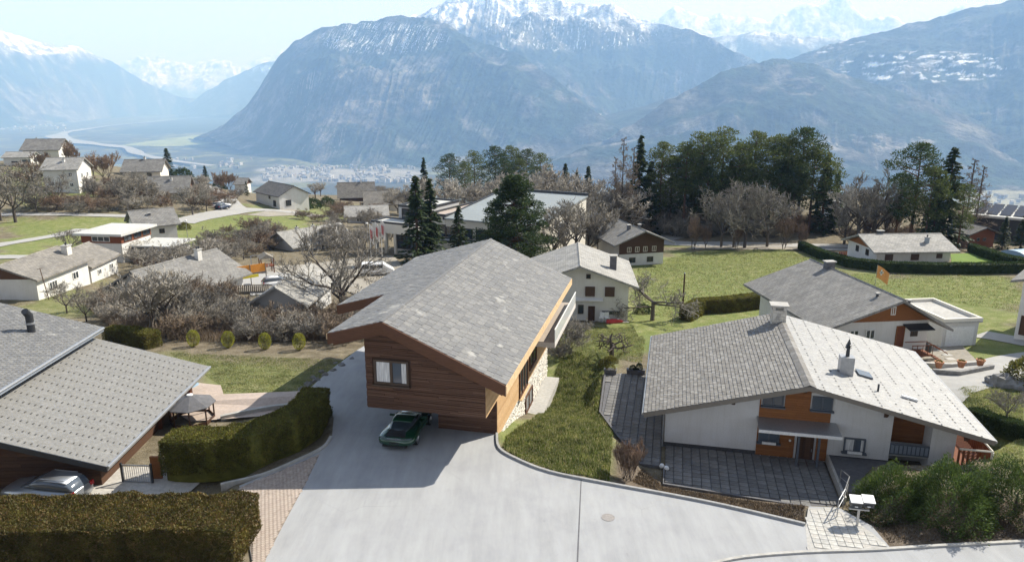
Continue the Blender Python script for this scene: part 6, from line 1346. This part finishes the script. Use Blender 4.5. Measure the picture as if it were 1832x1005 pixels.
def sports_car(pos, rz):
    e = empty('sports_car', pos, rz, 'dark green sports coupe parked under the overhang of the new chalet', 'car')
    body = loft([(-.06, .50, .40, .62, 2.4), (.0, .70, .32, .72, 2.6), (.08, .82, .25, .79, 2.8), (.3, .92, .18, .87, 2.8), (.7, .965, .17, .945, 2.5), (1.15, .96, .17, .95, 2.5), (1.7, .90, .16, .88, 3.2), (2.6, .88, .16, .86, 3.2), (3.2, .91, .17, .86, 2.8), (3.6, .91, .17, .82, 2.7), (4.1, .86, .19, .74, 2.7), (4.4, .72, .24, .62, 2.7), (4.5, .5, .32, .52, 2.6)], 24).build('body', 'paint_green', e, True)
    loft([(.5, .36, .80, .93, 2.2), (.9, .50, .80, 1.08, 2.3), (1.35, .60, .80, 1.22, 2.5), (1.8, .665, .80, 1.295, 2.7), (2.3, .66, .80, 1.28, 2.7), (2.75, .64, .80, 1.14, 2.6), (3.25, .56, .78, .88, 2.5)], 20).build('cabin_glass', 'glass', e, True)
    loft([(1.32, .50, 1.17, 1.232, 3), (1.6, .535, 1.20, 1.288, 3), (2.0, .545, 1.22, 1.312, 3), (2.35, .53, 1.20, 1.288, 3)], 16).build('roof_panel', 'paint_green', e, True)
    for x in (-.93, .93): 
        for y in (.95, 3.45): wheel(e, x - math.copysign(.12, x), y)
    MB().add([(x, .02 + .26 * (abs(x) / .84) ** 3 - .085 * (k > 1) + (.03 if k in (0, 3) else 0), (.70, .76, .76, .70)[k]) for k in range(4) for x in np.linspace(-.84, .84, 15)], [(k * 15 + i, k * 15 + i + 1, ((k + 1) % 4) * 15 + i + 1, ((k + 1) % 4) * 15 + i) for k in range(4) for i in range(14)]).build('tail_light', 'paint_silver', e); MB().box(-.26, .26, -.075, -.04, .46, .57).build('number_plate', 'zinc_dark', e)
    MB().box(-.62, .62, -.03, .1, .24, .36).build('diffuser', 'black', e)
    g = MB().hexa([(-.52, .16, .78), (.52, .16, .78), (.40, .72, .95), (-.40, .72, .95), (-.52, .14, .855), (.52, .14, .855), (.40, .72, 1.0), (-.40, .72, 1.0)]).build('engine_lid', 'black', e)
    for x in (-.45, .45): MB().tube((x, -.02, .27), (x, .1, .27), .05, .05, 10).build('exhaust', 'steel', e)
    for s_ in (-1, 1):
        MB().hexa([(s_ * .60, 2.5, .90), (s_ * 1.02, 2.5, .92), (s_ * 1.02, 2.62, .92), (s_ * .60, 2.62, .90), (s_ * .60, 2.5, .98), (s_ * 1.01, 2.5, 1.03), (s_ * 1.01, 2.6, 1.03), (s_ * .60, 2.6, .98)]).build('mirror', 'paint_green', e)
        MB().box(min(s_ * .55, s_ * .78), max(s_ * .55, s_ * .78), 4.12, 4.2, .6, .70).build('headlight', 'glass_blue', e)
    cu = bpy.data.curves.new('lettering', 'FONT'); cu.body = 'PORSCHE'; cu.size = .13; cu.align_x = 'CENTER'; cu.extrude = .004; cu.space_character = 1.35
    tmp = bpy.data.objects.new('tmp', cu); COL.objects.link(tmp); dg = bpy.context.evaluated_depsgraph_get(); me = bpy.data.meshes.new_from_object(tmp.evaluated_get(dg)); bpy.data.objects.remove(tmp)
    o = obj('lettering', me, 'steel', e); o.matrix_local = Matrix.Translation((0, -.075, .745)) @ Matrix.Rotation(math.pi / 2 - .5, 4, 'X')
    e.scale = (1.17, 1.06, .98)
    return e
P0 = PZ(712, 797); sports_car((P0[0] - .1, P0[1] - .62, float(drive_z(P0[0], P0[1])) + .002), -R_(10))
def plain_car(label, pos, rz, paint='paint_silver', kind='estate', name='parked_car', group=None):
    e = empty(name, pos, rz, label, 'van' if kind == 'van' else 'car', group)
    if kind == 'van':
        loft([(0, .85, .3, 1.9, 6), (.1, .92, .25, 2.0, 6), (3.4, .93, .25, 2.0, 6), (4.1, .92, .25, 1.5, 5), (4.8, .88, .25, 1.05, 4), (5.0, .7, .35, .8, 4)], 20).build('body', paint, e)
        for s_ in (-1, 1):
            for y in (.4, 1.4, 2.4): MB().box(min(s_ * .925, s_ * .945), max(s_ * .925, s_ * .945), y, y + .85, 1.25, 1.75).build('side_window', 'glass', e)
        MB().box(-.7, .7, -.01, .05, 1.2, 1.75).build('rear_window', 'glass', e); L = 4.9
    else:
        L = 4.5; loft([(0, .65, .35, .85, 3.5), (.08, .84, .25, .98, 3.5), (.8, .90, .2, 1.0, 3.5), (2.8, .90, .2, .98, 3.5), (3.5, .88, .2, .92, 3.2), (4.3, .78, .24, .78, 3), (4.5, .55, .35, .6, 3)], 20).build('body', paint, e, True)
        loft([(.06, .60, .9, 1.02, 3), (.35, .68, .9, 1.38, 3.5), (1.2, .70, .9, 1.46, 3.5), (2.2, .69, .9, 1.44, 3.5), (3.2, .60, .88, 1.0, 3)], 18).build('cabin_glass', 'glass_blue', e, True)
        r_ = loft([(.42, .58, 1.34, 1.405, 4), (1.2, .60, 1.40, 1.48, 4), (2.15, .58, 1.38, 1.46, 4)], 14).build('roof_panel', paint, e, True)
        for s_ in (-1, 1):
            MB().tube((s_ * .5, .6, 1.5), (s_ * .5, 2.0, 1.5), .02).build('roof_rail', 'steel', e); MB().box(min(s_ * .55, s_ * .82), max(s_ * .55, s_ * .82), .0, .09, .72, .95).build('tail_light', 'tail_red', e)
    for x in (-.8, .8):
        for y in (.85, L - .9): wheel(e, x, y, .32, .2)
    return e
plain_car('silver estate car parked beside the left chalet behind the hedge', (-22.6, 34.3, gz(-24, 33.8)), R_(80), 'paint_silver')
def veh(label, px, py, rz, paint, kind='estate', group=None): p = hit(px, py); plain_car(label, p, R_(rz), paint, kind, 'parked_van' if kind == 'van' else 'parked_car', group)
veh('white minibus parked beside the flagpoles', 645, 494, -75, 'paint_white', 'van'); veh('white car parked at the bend of the village lane', 380, 372, -60, 'paint_white', group='cars at the lane bend')
veh('dark blue car next to the white one at the lane bend', 388, 376, -20, 'paint_navy', group='cars at the lane bend'); veh('white car in the yard beside the orange balcony', 470, 516, -60, 'paint_white'); veh('white car near the end house of the lane', 428, 349, 70, 'paint_white')

# ------------------------------------------------------------------ things along the driveway
def mailbox(x, label):
    p = PZ(x, 934); e = empty('mailbox', (p[0], p[1], 0), -R_(12), label, 'mailbox', 'mailboxes on one post')
    MB().extr([(-.24, -.22, .92), (-.24, .22, .92), (-.24, .22, 1.30), (-.24, -.22, 1.18)], (.48, 0, 0)).build('box', 'mail', e)
    MB().hexa([(-.27, -.27, 1.185), (.27, -.27, 1.185), (.27, .25, 1.325), (-.27, .25, 1.325), (-.27, -.27, 1.215), (.27, -.27, 1.215), (.27, .25, 1.355), (-.27, .25, 1.355)]).build('lid', 'mail_top', e)
    MB().box(-.17, .17, -.235, -.221, 1.03, 1.07).build('slot', 'black', e); MB().box(-.07, .07, -.235, -.221, .95, 1.0).build('name_plate', 'white', e)
mailbox(1526, 'left dark grey mailbox with pale lid by the path'); mailbox(1548, 'right dark grey mailbox with pale lid against the green shrub')
p = PZ(1533, 940); e = empty('mailbox_post', (p[0], p[1], 0), -R_(12), 'grey steel post carrying the two mailboxes', 'post'); MB().box(-.05, .05, -.03, .03, -.1, .9).build('shaft', 'steel', e); MB().box(-.45, .45, -.05, .05, .86, .918).build('crossbar', 'steel', e)
def rail(pts, label, name='handrail', cat='handrail', mat='steel', r=.028):
    P = [Vector(q) for q in pts]; e = empty(name, P[0], 0, label, cat); o = P[0]
    for i in range(len(P) - 1): MB().tube(P[i] - o + Vector((0, 0, .95)), P[i + 1] - o + Vector((0, 0, .95)), r, r, 8).build('rail', mat, e); MB().tube(P[i] - o + Vector((0, 0, .5)), P[i + 1] - o + Vector((0, 0, .5)), r * .7, r * .7, 8).build('lower_rail', mat, e)
    for q in P: MB().tube(q - o + Vector((0, 0, -.3)), q - o + Vector((0, 0, .95)), r, r, 8).build('post', mat, e)
rail([tuple(PZ(1497, 925)), tuple(PZ(1508, 905)), tuple(loc_r(9.9, -4.4, .45)), tuple(loc_r(9.7, -3.4, .3))], 'curved steel handrail at the head of the path')
# gazebo roof, terrace wall, gate on the left
p = hit(345, 752); p[2] -= .55; e = empty('gazebo', p, .3, 'small dark octagonal gazebo between hedge and terrace', 'gazebo'); n = 8
for i in range(n):
    a0, a1 = 2 * math.pi * i / n, 2 * math.pi * (i + 1) / n; r_ = 1.55
    MB().extr([(math.cos(a0) * r_, math.sin(a0) * r_, 1.75), (math.cos(a1) * r_, math.sin(a1) * r_, 1.75), (math.cos(a1) * .12, math.sin(a1) * .12, 2.35), (math.cos(a0) * .12, math.sin(a0) * .12, 2.35)], (0, 0, .05)).build('roof_panel', 'concrete_dark', e)
    MB().tube((math.cos(a0) * 1.35, math.sin(a0) * 1.35, -.3), (math.cos(a0) * 1.35, math.sin(a0) * 1.35, 1.75), .05).build('post', 'wood_brown', e)
    MB().extr([(math.cos(a0) * 1.35, math.sin(a0) * 1.35, .0), (math.cos(a1) * 1.35, math.sin(a1) * 1.35, .0), (math.cos(a1) * 1.35, math.sin(a1) * 1.35, .8), (math.cos(a0) * 1.35, math.sin(a0) * 1.35, .8)], (math.cos((a0 + a1) / 2) * .04, math.sin((a0 + a1) / 2) * .04, 0)).build('side_panel', 'wood_brown', e)
MB().lathe([(.2, 2.36), (.2, 2.42), (.02, 2.46)], 12).build('finial', 'white', e)
tag(strip('terrace_wall', [hit(395, 752), hit(440, 742), hit(490, 733), hit(520, 730)], .25, .35, 'concrete', None), 'low pale wall along the terrace behind the curved hedge', 'wall')
p = PZ(247, 862, -.9); e = empty('garden_gate', (p[0], p[1], -1.0), R_(-4), 'grey metal gate between the two hedges', 'gate')
for x in (-.85, .85): MB().box(x - .05, x + .05, -.05, .05, -.3, 1.25).build('post', 'zinc_dark', e)
MB().box(-.8, .8, -.02, .02, .1, .16).build('bottom_bar', 'zinc', e); MB().box(-.8, .8, -.02, .02, 1.1, 1.16).build('top_bar', 'zinc', e)
for i in range(13): MB().tube((-.74 + i * .123, 0, .16), (-.74 + i * .123, 0, 1.1), .014, .014, 6).build('bar', 'zinc', e)
p = PZ(282, 855, -.9); tag(MB().box(-.28, .28, -.06, .06, -.3, 1.45).build('gate_panel', 'board_orange', None, loc=(p[0], p[1], -1.0)), 'upright yellowish wooden panel at the end of the curved hedge', 'panel')
p = PZ(205, 850, -.9); flat_poly('gate_paving', [(-24.5, 35.0), (-17.5, 35.0), (-17.0, 38), (-24.5, 38)], 'slab_light', z=-.9)
e = empty('parasol', hit(340, 712) - np.array([0, 0, .9]), 0, 'small pale blue parasol under the eave of the left chalet', 'parasol'); MB().lathe([(.7, 1.9), (.05, 2.25), (.02, 2.35)], 10).build('canopy', 'blue_tarp', e); MB().tube((0, 0, 0), (0, 0, 1.9), .03).build('pole', 'steel', e)
# boulders edging the sunken drive
for i, (px, py, sz) in enumerate(((612, 655, .5), (596, 664, .45), (582, 672, .5), (566, 682, .55), (552, 690, .6), (540, 697, .5), (560, 676, .4), (575, 666, .4), (600, 650, .35), (630, 643, .4))):
    me = MB().lathe([(sz * .5, 0), (sz * .62, sz * .25), (sz * .5, sz * .55), (sz * .2, sz * .75)], 8).mesh('b')
    for v in me.vertices: v.co *= rnd.uniform(.82, 1.2)
    p = hit(px, py); tag(obj('boulder', me, 'boulder', loc=p - np.array([0, 0, .12]), rz=rnd.uniform(0, 6)), 'grey boulder, %s of the row edging the sunken drive' % ('nearest' if i == 5 else ORD[i + 1] + ' listed from the chalet'), 'boulder', 'boulders along the drive')
# planters on the side patio
for i, (px, py, hh) in enumerate(((1092, 668, .9), (1132, 668, .8), (1143, 668, 1.15))):
    p = PZ(px, py, ZR + .02); e = empty('planter', p, -R_(12), ['low dark planter with a yellowish shrub, leftmost on the side patio', 'planter with the smaller green globe on the side patio', 'planter with the taller green globe beside the grey roof'][i], 'planter', 'planters on the side patio')
    MB().hexa([(-.45, -.22, 0), (.45, -.22, 0), (.45, .22, 0), (-.45, .22, 0), (-.5, -.26, .38), (.5, -.26, .38), (.5, .26, .38), (-.5, .26, .38)]).build('trough', 'concrete_dark', e)
    pr = clump_proto('globe', 'leaf_thuja' if i == 0 else 'leaf_boxwood', 90 + i, (.42 if i == 0 else .3, .3, .42), 900, .08, .8, .15); o = link(bpy.data.objects.new('foliage', pr['crown']), e); o.location = (0, 0, .36); o.scale = (1, 1, hh)
# white stones and hose box by the patio corner
for i, (px, py) in enumerate(((1192, 840), (1184, 836))):
    p = PZ(px, py, ZR); tag(MB().lathe([(.12, 0), (.17, .1), (.12, .22), (.03, .26)], 10).build('flower_pot', 'white', None, loc=p), ['white pot at the patio corner, right one', 'white pot at the patio corner, left one'][i], 'pot', 'white pots')

# ------------------------------------------------------------------ the flag house garden
def fh(x, y, z=0.0): return hb.matrix_world @ Vector((x, y, z))
bpy.context.view_layer.update()
p = hit(1564, 522); e = empty('flagpole', p, 0, 'thin pole flying a faded orange flag with white cross above the grey roof', 'flag')
zt = 48 * scale_at(p) / .97; MB().tube((0, 0, 0), (0, 0, zt), .04, .03, 8).build('pole', 'steel', e)
def flag_mesh(w, h, wave=.12, sag=.5, n=10, m=6):
    V = [(w * i / n * .75, wave * math.sin(i * 1.1 + j * .3) * (i / n), -h * j / m - sag * w * (i / n) ** 1.3) for j in range(m + 1) for i in range(n + 1)]
    return MB().add(V, [(j * (n + 1) + i, j * (n + 1) + i + 1, (j + 1) * (n + 1) + i + 1, (j + 1) * (n + 1) + i) for j in range(m) for i in range(n)])
m_plain('flag_orange', (.72, .33, .12), .9); m_plain('flag_red', (.55, .06, .06), .9); m_plain('flag_white', (.78, .76, .74), .9)
f = flag_mesh(2.0, 1.6).build('cloth', 'flag_orange', e, True, loc=(.05, 0, zt - .05))
for (x0, x1, z0, z1) in ((.42, .60, -1.15, -.45), (.28, .76, -.92, -.70)): MB().box(x0, x1, -.1, -.085, z0 - .12, z1 - .12).build('cross_bar', 'flag_white', f)
for i, px in enumerate((664, 674, 684)):
    p = hit(px, 462); e = empty('flagpole', p, .4, 'white flagpole with hanging flag, %s of three before the school' % ('leftmost', 'middle', 'rightmost')[i], 'flag', 'flagpoles before the school'); s = scale_at(p); zt = (62, 66, 70)[i] * s
    MB().tube((0, 0, 0), (0, 0, zt), .07, .05, 8).build('pole', 'white', e); flag_mesh(.75, 3.0, .1, .9).build('cloth', 'flag_white', e, True, loc=(.08, 0, zt - .1)); flag_mesh(.4, 1.6, .1, .9).build('stripe', 'flag_red', e, True, loc=(.08, -.06, zt - .9))
p = hit(1220, 572); e = empty('utility_pole', p, 0, 'tall thin wooden pole in the meadow beside the clipped hedge', 'pole'); MB().tube((0, 0, -.3), (0, 0, 5.2), .11, .08, 10).build('shaft', 'wood_brown', e); MB().tube((0, 0, 5.2), (0, 0, 5.3), .1, .02, 10).build('cap', 'zinc', e)
# garage box, beds, stepping stones, pots in front of the flag house
g = hit(1722, 618); e = empty('garage', g, R_(6.5), 'low white flat-roofed garage box beside the flag house', 'garage'); MB().box(-2.2, 1.3, 0, 6.5, -2, 2.3).build('wall', 'render_white', e); MB().box(-2.4, 1.5, -.2, 6.7, 2.301, 2.45).build('flat_roof', 'concrete', e)
for (a, b, c, d) in ((-2.4, 1.5, -.2, .05), (-2.4, 1.5, 6.45, 6.7), (-2.4, -2.15, .051, 6.449), (1.25, 1.5, .051, 6.449)): MB().box(a, b, c, d, 2.452, 2.75).build('parapet', 'render_warm', e)
MB().box(-1.9, .9, -.06, -.01, -.2, 1.9).build('door', 'white', e)
bed = yard('garden_bed', [(1665, 600), (1705, 600), (1752, 650), (1660, 655), (1640, 630)], 'gravel', .05, 1.5); strip('bed_edge', [hit(1650, 655), hit(1700, 657), hit(1755, 652)], .3, .35, 'concrete')
tag(strip('garden_wall', [hit(1668, 668), hit(1715, 672), hit(1775, 660)], .3, .4, 'boulder', None), 'low stone wall with pots in front of the flag house', 'wall')
for i, (px, py) in enumerate(((1667, 614), (1676, 621), (1685, 628), (1694, 636), (1700, 643))):
    p = hit(px, py); tag(MB().box(-.38, .38, -.25, .25, -.1, .09).build('stepping_stone', 'slab_light', None, loc=p, rz=.3), '%s pale stepping stone down the garden bed' % ORD[i + 1], 'stone', 'stepping stones')
for i, (px, py) in enumerate(((1678, 664), (1718, 663), (1752, 660))):
    p = hit(px, py); e = empty('flower_pot', p, 0, ['left', 'middle', 'right'][i] + ' terracotta pot on the stone wall before the flag house', 'pot', 'terracotta pots'); MB().lathe([(.2, .3), (.32, .75), (.36, .76), (.36, .86), (.28, .86), (.26, .8)], 14).build('pot', 'terracotta', e); pr = clump_proto('g', 'leaf_thuja', 95 + i, (.28, .28, .16), 300, .08); link(bpy.data.objects.new('plant', pr['crown']), e).location = (0, 0, .8)
e = empty('porch_stairs', fh(3.3, -.9, -.9), -hb.rotation_euler.z * -1, 'brown wooden stairs and railing at the door of the flag house', 'stairs'); e.rotation_euler = hb.rotation_euler
MB().box(-1.0, 1.0, -.6, .85, .6, .75).build('landing', 'wood_red', e)
for i in range(5): MB().box(1.0 + i * .28, 1.3 + i * .28, -.6, .4, .55 - i * .17, .6 - i * .17).build('step', 'wood_red', e)
for y in (-.58, .38): MB().tube((-1.0, y, 1.6), (1.0, y, 1.6), .04).build('rail', 'wood_red', e); MB().tube((1.0, y, 1.6), (2.4, y, .75), .04).build('rail', 'wood_red', e)
for x in (-.95, -.5, 0, .5, .95): MB().tube((x, -.58, .75), (x, -.58, 1.6), .025).build('baluster', 'wood_red', e)
c = MB().extr([(2.2, -.02, 2.15), (4.5, -.02, 2.15), (4.5, -1.1, 1.9), (2.2, -1.1, 1.9)], (0, 0, .08)).build('door_canopy', 'zinc_dark', hb)
p = hit(1652, 630); tag(MB().lathe([(.55, 0), (.62, .2), (.6, .9), (.4, 1.1)], 12).build('water_tank', 'black', None, loc=p), 'black rounded tank at the foot of the flag house stairs', 'tank')
for i, (px, py, sz) in enumerate(((1795, 690, 1.5), (1818, 694, 1.3), (1775, 686, .9))):
    me = MB().lathe([(sz * .6, -.2), (sz * .62, sz * .3), (sz * .45, sz * .5), (sz * .15, sz * .6)], 9).mesh('b')
    for v in me.vertices: v.co *= rnd.uniform(.8, 1.2)
    tag(obj('boulder', me, 'boulder', loc=hit(px, py)), ['large grey boulder on the lawn by the right road', 'grey boulder against the right edge below the conifer', 'smallest grey boulder by the right road'][i], 'boulder', 'boulders by the right road')
plant(PR['shrub'][1], hit(1838, 690), 2.6, 'round evergreen shrub cut by the right edge above the boulders', 'shrub')
# ------------------------------------------------------------------ small things by the other houses
wh = hit(1075, 572)
def wloc(px, py, dz=0): p = hit(px, py); p[2] += dz; return p
fl = MB().box(-6, 3.6, -2.4, -.05, -.4, .02).build('terrace_slab', 'concrete', None, loc=hit(1064, 574), rz=-R_(4)); fl.name = 'house_terrace'; fl['kind'] = 'structure'
for i, px in enumerate((1076, 1086)):
    e = empty('garden_chair', wloc(px, 577, .15), -R_(20 - 30 * i), ['left', 'right'][i] + ' white plastic chair in front of the white house', 'chair', 'white garden chairs')
    MB().box(-.24, .24, -.24, .24, .40, .44).build('seat', 'plastic_white', e); MB().box(-.24, .24, .20, .24, .44, .95).build('backrest', 'plastic_white', e)
    for x in (-.21, .21):
        for y in (-.21, .21): MB().tube((x, y, 0), (x, y, .4), .025).build('leg', 'plastic_white', e)
p = wloc(1099, 577, .1); e = empty('folded_parasol', p, .2, 'red folded parasol with white cross lying before the white house', 'parasol'); MB().lathe([(.28, -.9), (.34, -.2), (.26, .5), (.06, 1.0)], 12).build('cloth', 'flag_red', e).rotation_euler = (0, math.pi / 2, 0)
for (a, b, c, d) in ((.25, .5, .30, .36), (.33, .42, .30, .36)): MB().box(a, b, -.12 if a < .3 else -.24, .0 if a < .3 else .12, c, d).build('cross_bar', 'flag_white', e)
e = empty('awning', wloc(1050, 571, 2.35), -R_(4), 'white awning over the ground floor door of the white house', 'awning'); MB().extr([(-1.6, 0, .4), (1.6, 0, .4), (1.6, -1.1, 0), (-1.6, -1.1, 0)], (0, 0, .05)).build('cloth', 'white', e); MB().box(-1.6, 1.6, -.12, .0, .46, .62).build('cassette', 'zinc_dark', e)
# orange balcony and deck of the house above the scrub
c0 = hit(450, 512)
e = empty('balcony_screen', c0 + np.array([0, 0, 1.6]), R_(38), 'orange canvas balcony screen with yellow strip beside the grey roof', 'balcony'); MB().box(-2.2, 2.2, -.03, .03, .25, 1.35).build('orange_panel', 'orange', e); MB().box(-2.0, 1.0, -.3, -.24, -.35, .05).build('yellow_strip', 'yellow', e); MB().box(-2.2, 2.2, -.05, 1.6, .02, .2).build('floor', 'wood_grey', e)
for x in (-2.1, 0, 2.1): MB().box(x - .05, x + .05, -.1, -.02, -2.2, 1.4).build('post', 'wood_grey', e)
e = empty('timber_deck', hit(448, 525), R_(10), 'low timber deck with slatted rail under the orange screen', 'deck'); MB().box(-2.4, 2.4, 0, 2.4, -.6, .3).build('platform', 'wood_grey', e)
for i in range(20): MB().box(-2.4 + i * .24, -2.25 + i * .24, -.06, -.01, .3, 1.1).build('slat', 'wood_grey', e)
MB().box(-2.45, 2.45, -.1, .0, 1.1, 1.17).build('top_rail', 'wood_grey', e)
# playground frame
e = empty('swing_frame', hit(470, 482), .3, 'grey metal swing frame on the play area', 'swing')
for x in (-1.6, 1.6):
    for y in (-.8, .8): MB().tube((x, y, 0), (x, 0, 2.3), .05).build('leg', 'steel', e)
MB().tube((-1.6, 0, 2.3), (1.6, 0, 2.3), .05).build('crossbar', 'steel', e)
for x in (-.6, .6): MB().tube((x, 0, 2.3), (x, 0, .6), .015).build('chain', 'steel', e); 
e = empty('climbing_frame', hit(478, 488), .5, 'brown timber climbing frame on the play area', 'climbing frame')
for x in (-.9, .9):
    for y in (-.9, .9): MB().box(x - .07, x + .07, y - .07, y + .07, 0, 2.4).build('post', 'wood_red', e)
MB().box(-1, 1, -1, 1, 1.1, 1.2).build('platform', 'wood_red', e); MB().extr([(-1.1, -1.1, 2.4), (1.1, -1.1, 2.4), (0, -1.1, 3.1)], (0, 2.2, 0)).build('roof', 'wood_grey', e)
# covered pool and timber fence at the far right
e = empty('covered_pool', hit(1812, 460), -.1, 'pool under a rounded pale blue cover by the right edge', 'pool'); MB().extr([(math.cos(a) * 2.6, 0, math.sin(a) * 1.1) for a in np.linspace(0, math.pi, 12)], (0, 7, 0)).build('cover', 'blue_tarp', e).rotation_euler = (0, 0, -1.2); MB().box(-1, 8, -3.2, 3.2, -.5, .05).build('rim', 'white', e)
e = empty('wooden_fence', hit(1500, 462), .2, 'short reddish timber fence left of the bungalow', 'fence')
for i in range(8): MB().box(i * .32, i * .32 + .26, 0, .05, 0, 1.1).build('slat', 'wood_red', e)
# street lamps
for i, (px, py, top) in enumerate(((1002, 470, 400), (660, 470, 400), (338, 445, 395))):
    p = hit(px, py); s = scale_at(p); hh = (py - top) * s; e = empty('street_lamp', p, .4 * i, ['grey street lamp at the school corner', 'grey street lamp beside the flagpoles', 'slim lamp post at the edge of the green field'][i], 'street lamp'); MB().tube((0, 0, -.2), (0, 0, hh), .06, .04, 8).build('post', 'zinc', e); MB().lathe([(.05, hh), (.22, hh + .05), (.2, hh + .22), (.04, hh + .28)], 12).build('lantern', 'white', e)
p = hit(62, 512); e = empty('utility_pole', hit(88, 536), .0, 'thin dark pole standing before the left bungalow', 'pole'); MB().tube((0, 0, -.2), (-.5, 0, 3.9), .06, .04, 8).build('shaft', 'wood_brown', e); MB().tube((-.8, 0, 3.8), (-.2, 0, 3.9), .03, .03, 6).build('crossbar', 'wood_brown', e)

# ------------------------------------------------------------------ grasses and dry stems (beyond counting)
def grass(name, polys, n, h, mat, label, z=None, wd=.035, lean=.5, seed=1, clump=.0):
    r = np.random.RandomState(seed); Vs = []; tot = 0
    for poly in polys:
        P = np.array([p[:2] for p in poly]); lo, hi = P.min(0), P.max(0); need = n // len(polys); pts = np.zeros((0, 2))
        while len(pts) < need:
            q = r.uniform(lo, hi, (need * 2, 2)); q = q[polyd(q[:, 0], q[:, 1], [tuple(p) for p in P]) < -.05]; pts = np.concatenate([pts, q])[:need]
        Vs.append(pts)
    Q = np.concatenate(Vs); g = ground_z(Q[:, 0], Q[:, 1]); B = np.stack([Q[:, 0], Q[:, 1], g - .02], 1); k = len(B)
    hh = h * r.uniform(.5, 1.3, k) * (1 + .5 * fbm(Q[:, 0] * .8, Q[:, 1] * .8, 3)); a = r.uniform(0, 6.283, k); d = np.stack([np.cos(a), np.sin(a), 0 * a], 1); ln = r.uniform(0, lean, k)[:, None]
    tip = B + np.array([0, 0, 1.0]) * hh[:, None] + np.stack([np.cos(a + 1.5), np.sin(a + 1.5), 0 * a], 1) * hh[:, None] * ln
    V = np.stack([B - d * wd / 2, B + d * wd / 2, tip], 1).reshape(-1, 3); F = np.arange(3 * k).reshape(-1, 3)
    o = obj(name, mesh_np(name, V, F), mat, kind='stuff'); o['label'] = label; return o
G1 = [hit(*p) for p in ((897, 800), (905, 780), (950, 752), (985, 690), (1003, 640), (1040, 632), (1080, 660), (1072, 738), (1098, 775), (1092, 862), (1000, 846), (930, 820))]
G1b = [hit(*p) for p in ((1092, 862), (1098, 775), (1112, 800), (1110, 866))]
grass('meadow_grass', [G1], 70000, .21, 'grass_tuft', 'thick tufty grass between the new chalet and the patio', seed=2, wd=.065)
G2 = [hit(*p) for p in ((985, 628), (1000, 600), (1060, 585), (1135, 585), (1155, 610), (1150, 650), (1085, 655))]
grass('lawn_grass', [G2], 26000, .12, 'grass_field', 'short grass around the pruned fruit tree', seed=3, wd=.06)
G3 = [hit(*p) for p in ((1128, 860), (1150, 838), (1192, 872), (1330, 894), (1440, 906), (1440, 932), (1300, 903), (1200, 883))]
grass('bank_litter', [G3], 14000, .12, 'leaf_litter', 'dry leaf litter on the bank beside the kerb', seed=4, wd=.05, lean=1.4)
G4 = [hit(*p) for p in ((1500, 905), (1560, 938), (1590, 972), (1832, 962), (1832, 900), (1560, 890))]
grass('bank_litter', [G4], 12000, .10, 'leaf_litter', 'dry litter under the green shrubs by the road', seed=5, wd=.05, lean=1.4)
G5 = [hit(*p) for p in ((300, 630), (640, 632), (560, 690), (530, 702), (400, 702), (380, 680), (330, 650))]
grass('lawn_grass', [G5], 24000, .09, 'grass_field', 'worn lawn below the four ball shrubs', seed=6, wd=.07, lean=.9)
G6 = [hit(*p) for p in ((1690, 700), (1780, 690), (1832, 700), (1832, 850), (1750, 820), (1800, 800))]
grass('lawn_grass', [G6], 22000, .11, 'grass_field', 'lawn beyond the side balcony', seed=7, wd=.06)
G7 = [hit(*p) for p in ((1140, 560), (1140, 480), (1240, 450), (1420, 452), (1520, 490), (1830, 497), (1830, 560), (1560, 520), (1480, 480), (1380, 520), (1225, 545), (1218, 575))]
grass('field_grass', [G7], 45000, .12, 'grass_field', 'wide green meadow behind the right chalet', seed=8, wd=.13, lean=.8)
G8 = [hit(*p) for p in ((150, 545), (260, 520), (430, 545), (600, 560), (655, 550), (645, 610), (330, 612), (200, 590))]
grass('scrub_stems', [G8], 50000, .75, 'dry_stems', 'tangle of dry stems under the leafless scrub', seed=9, wd=.035, lean=.8)
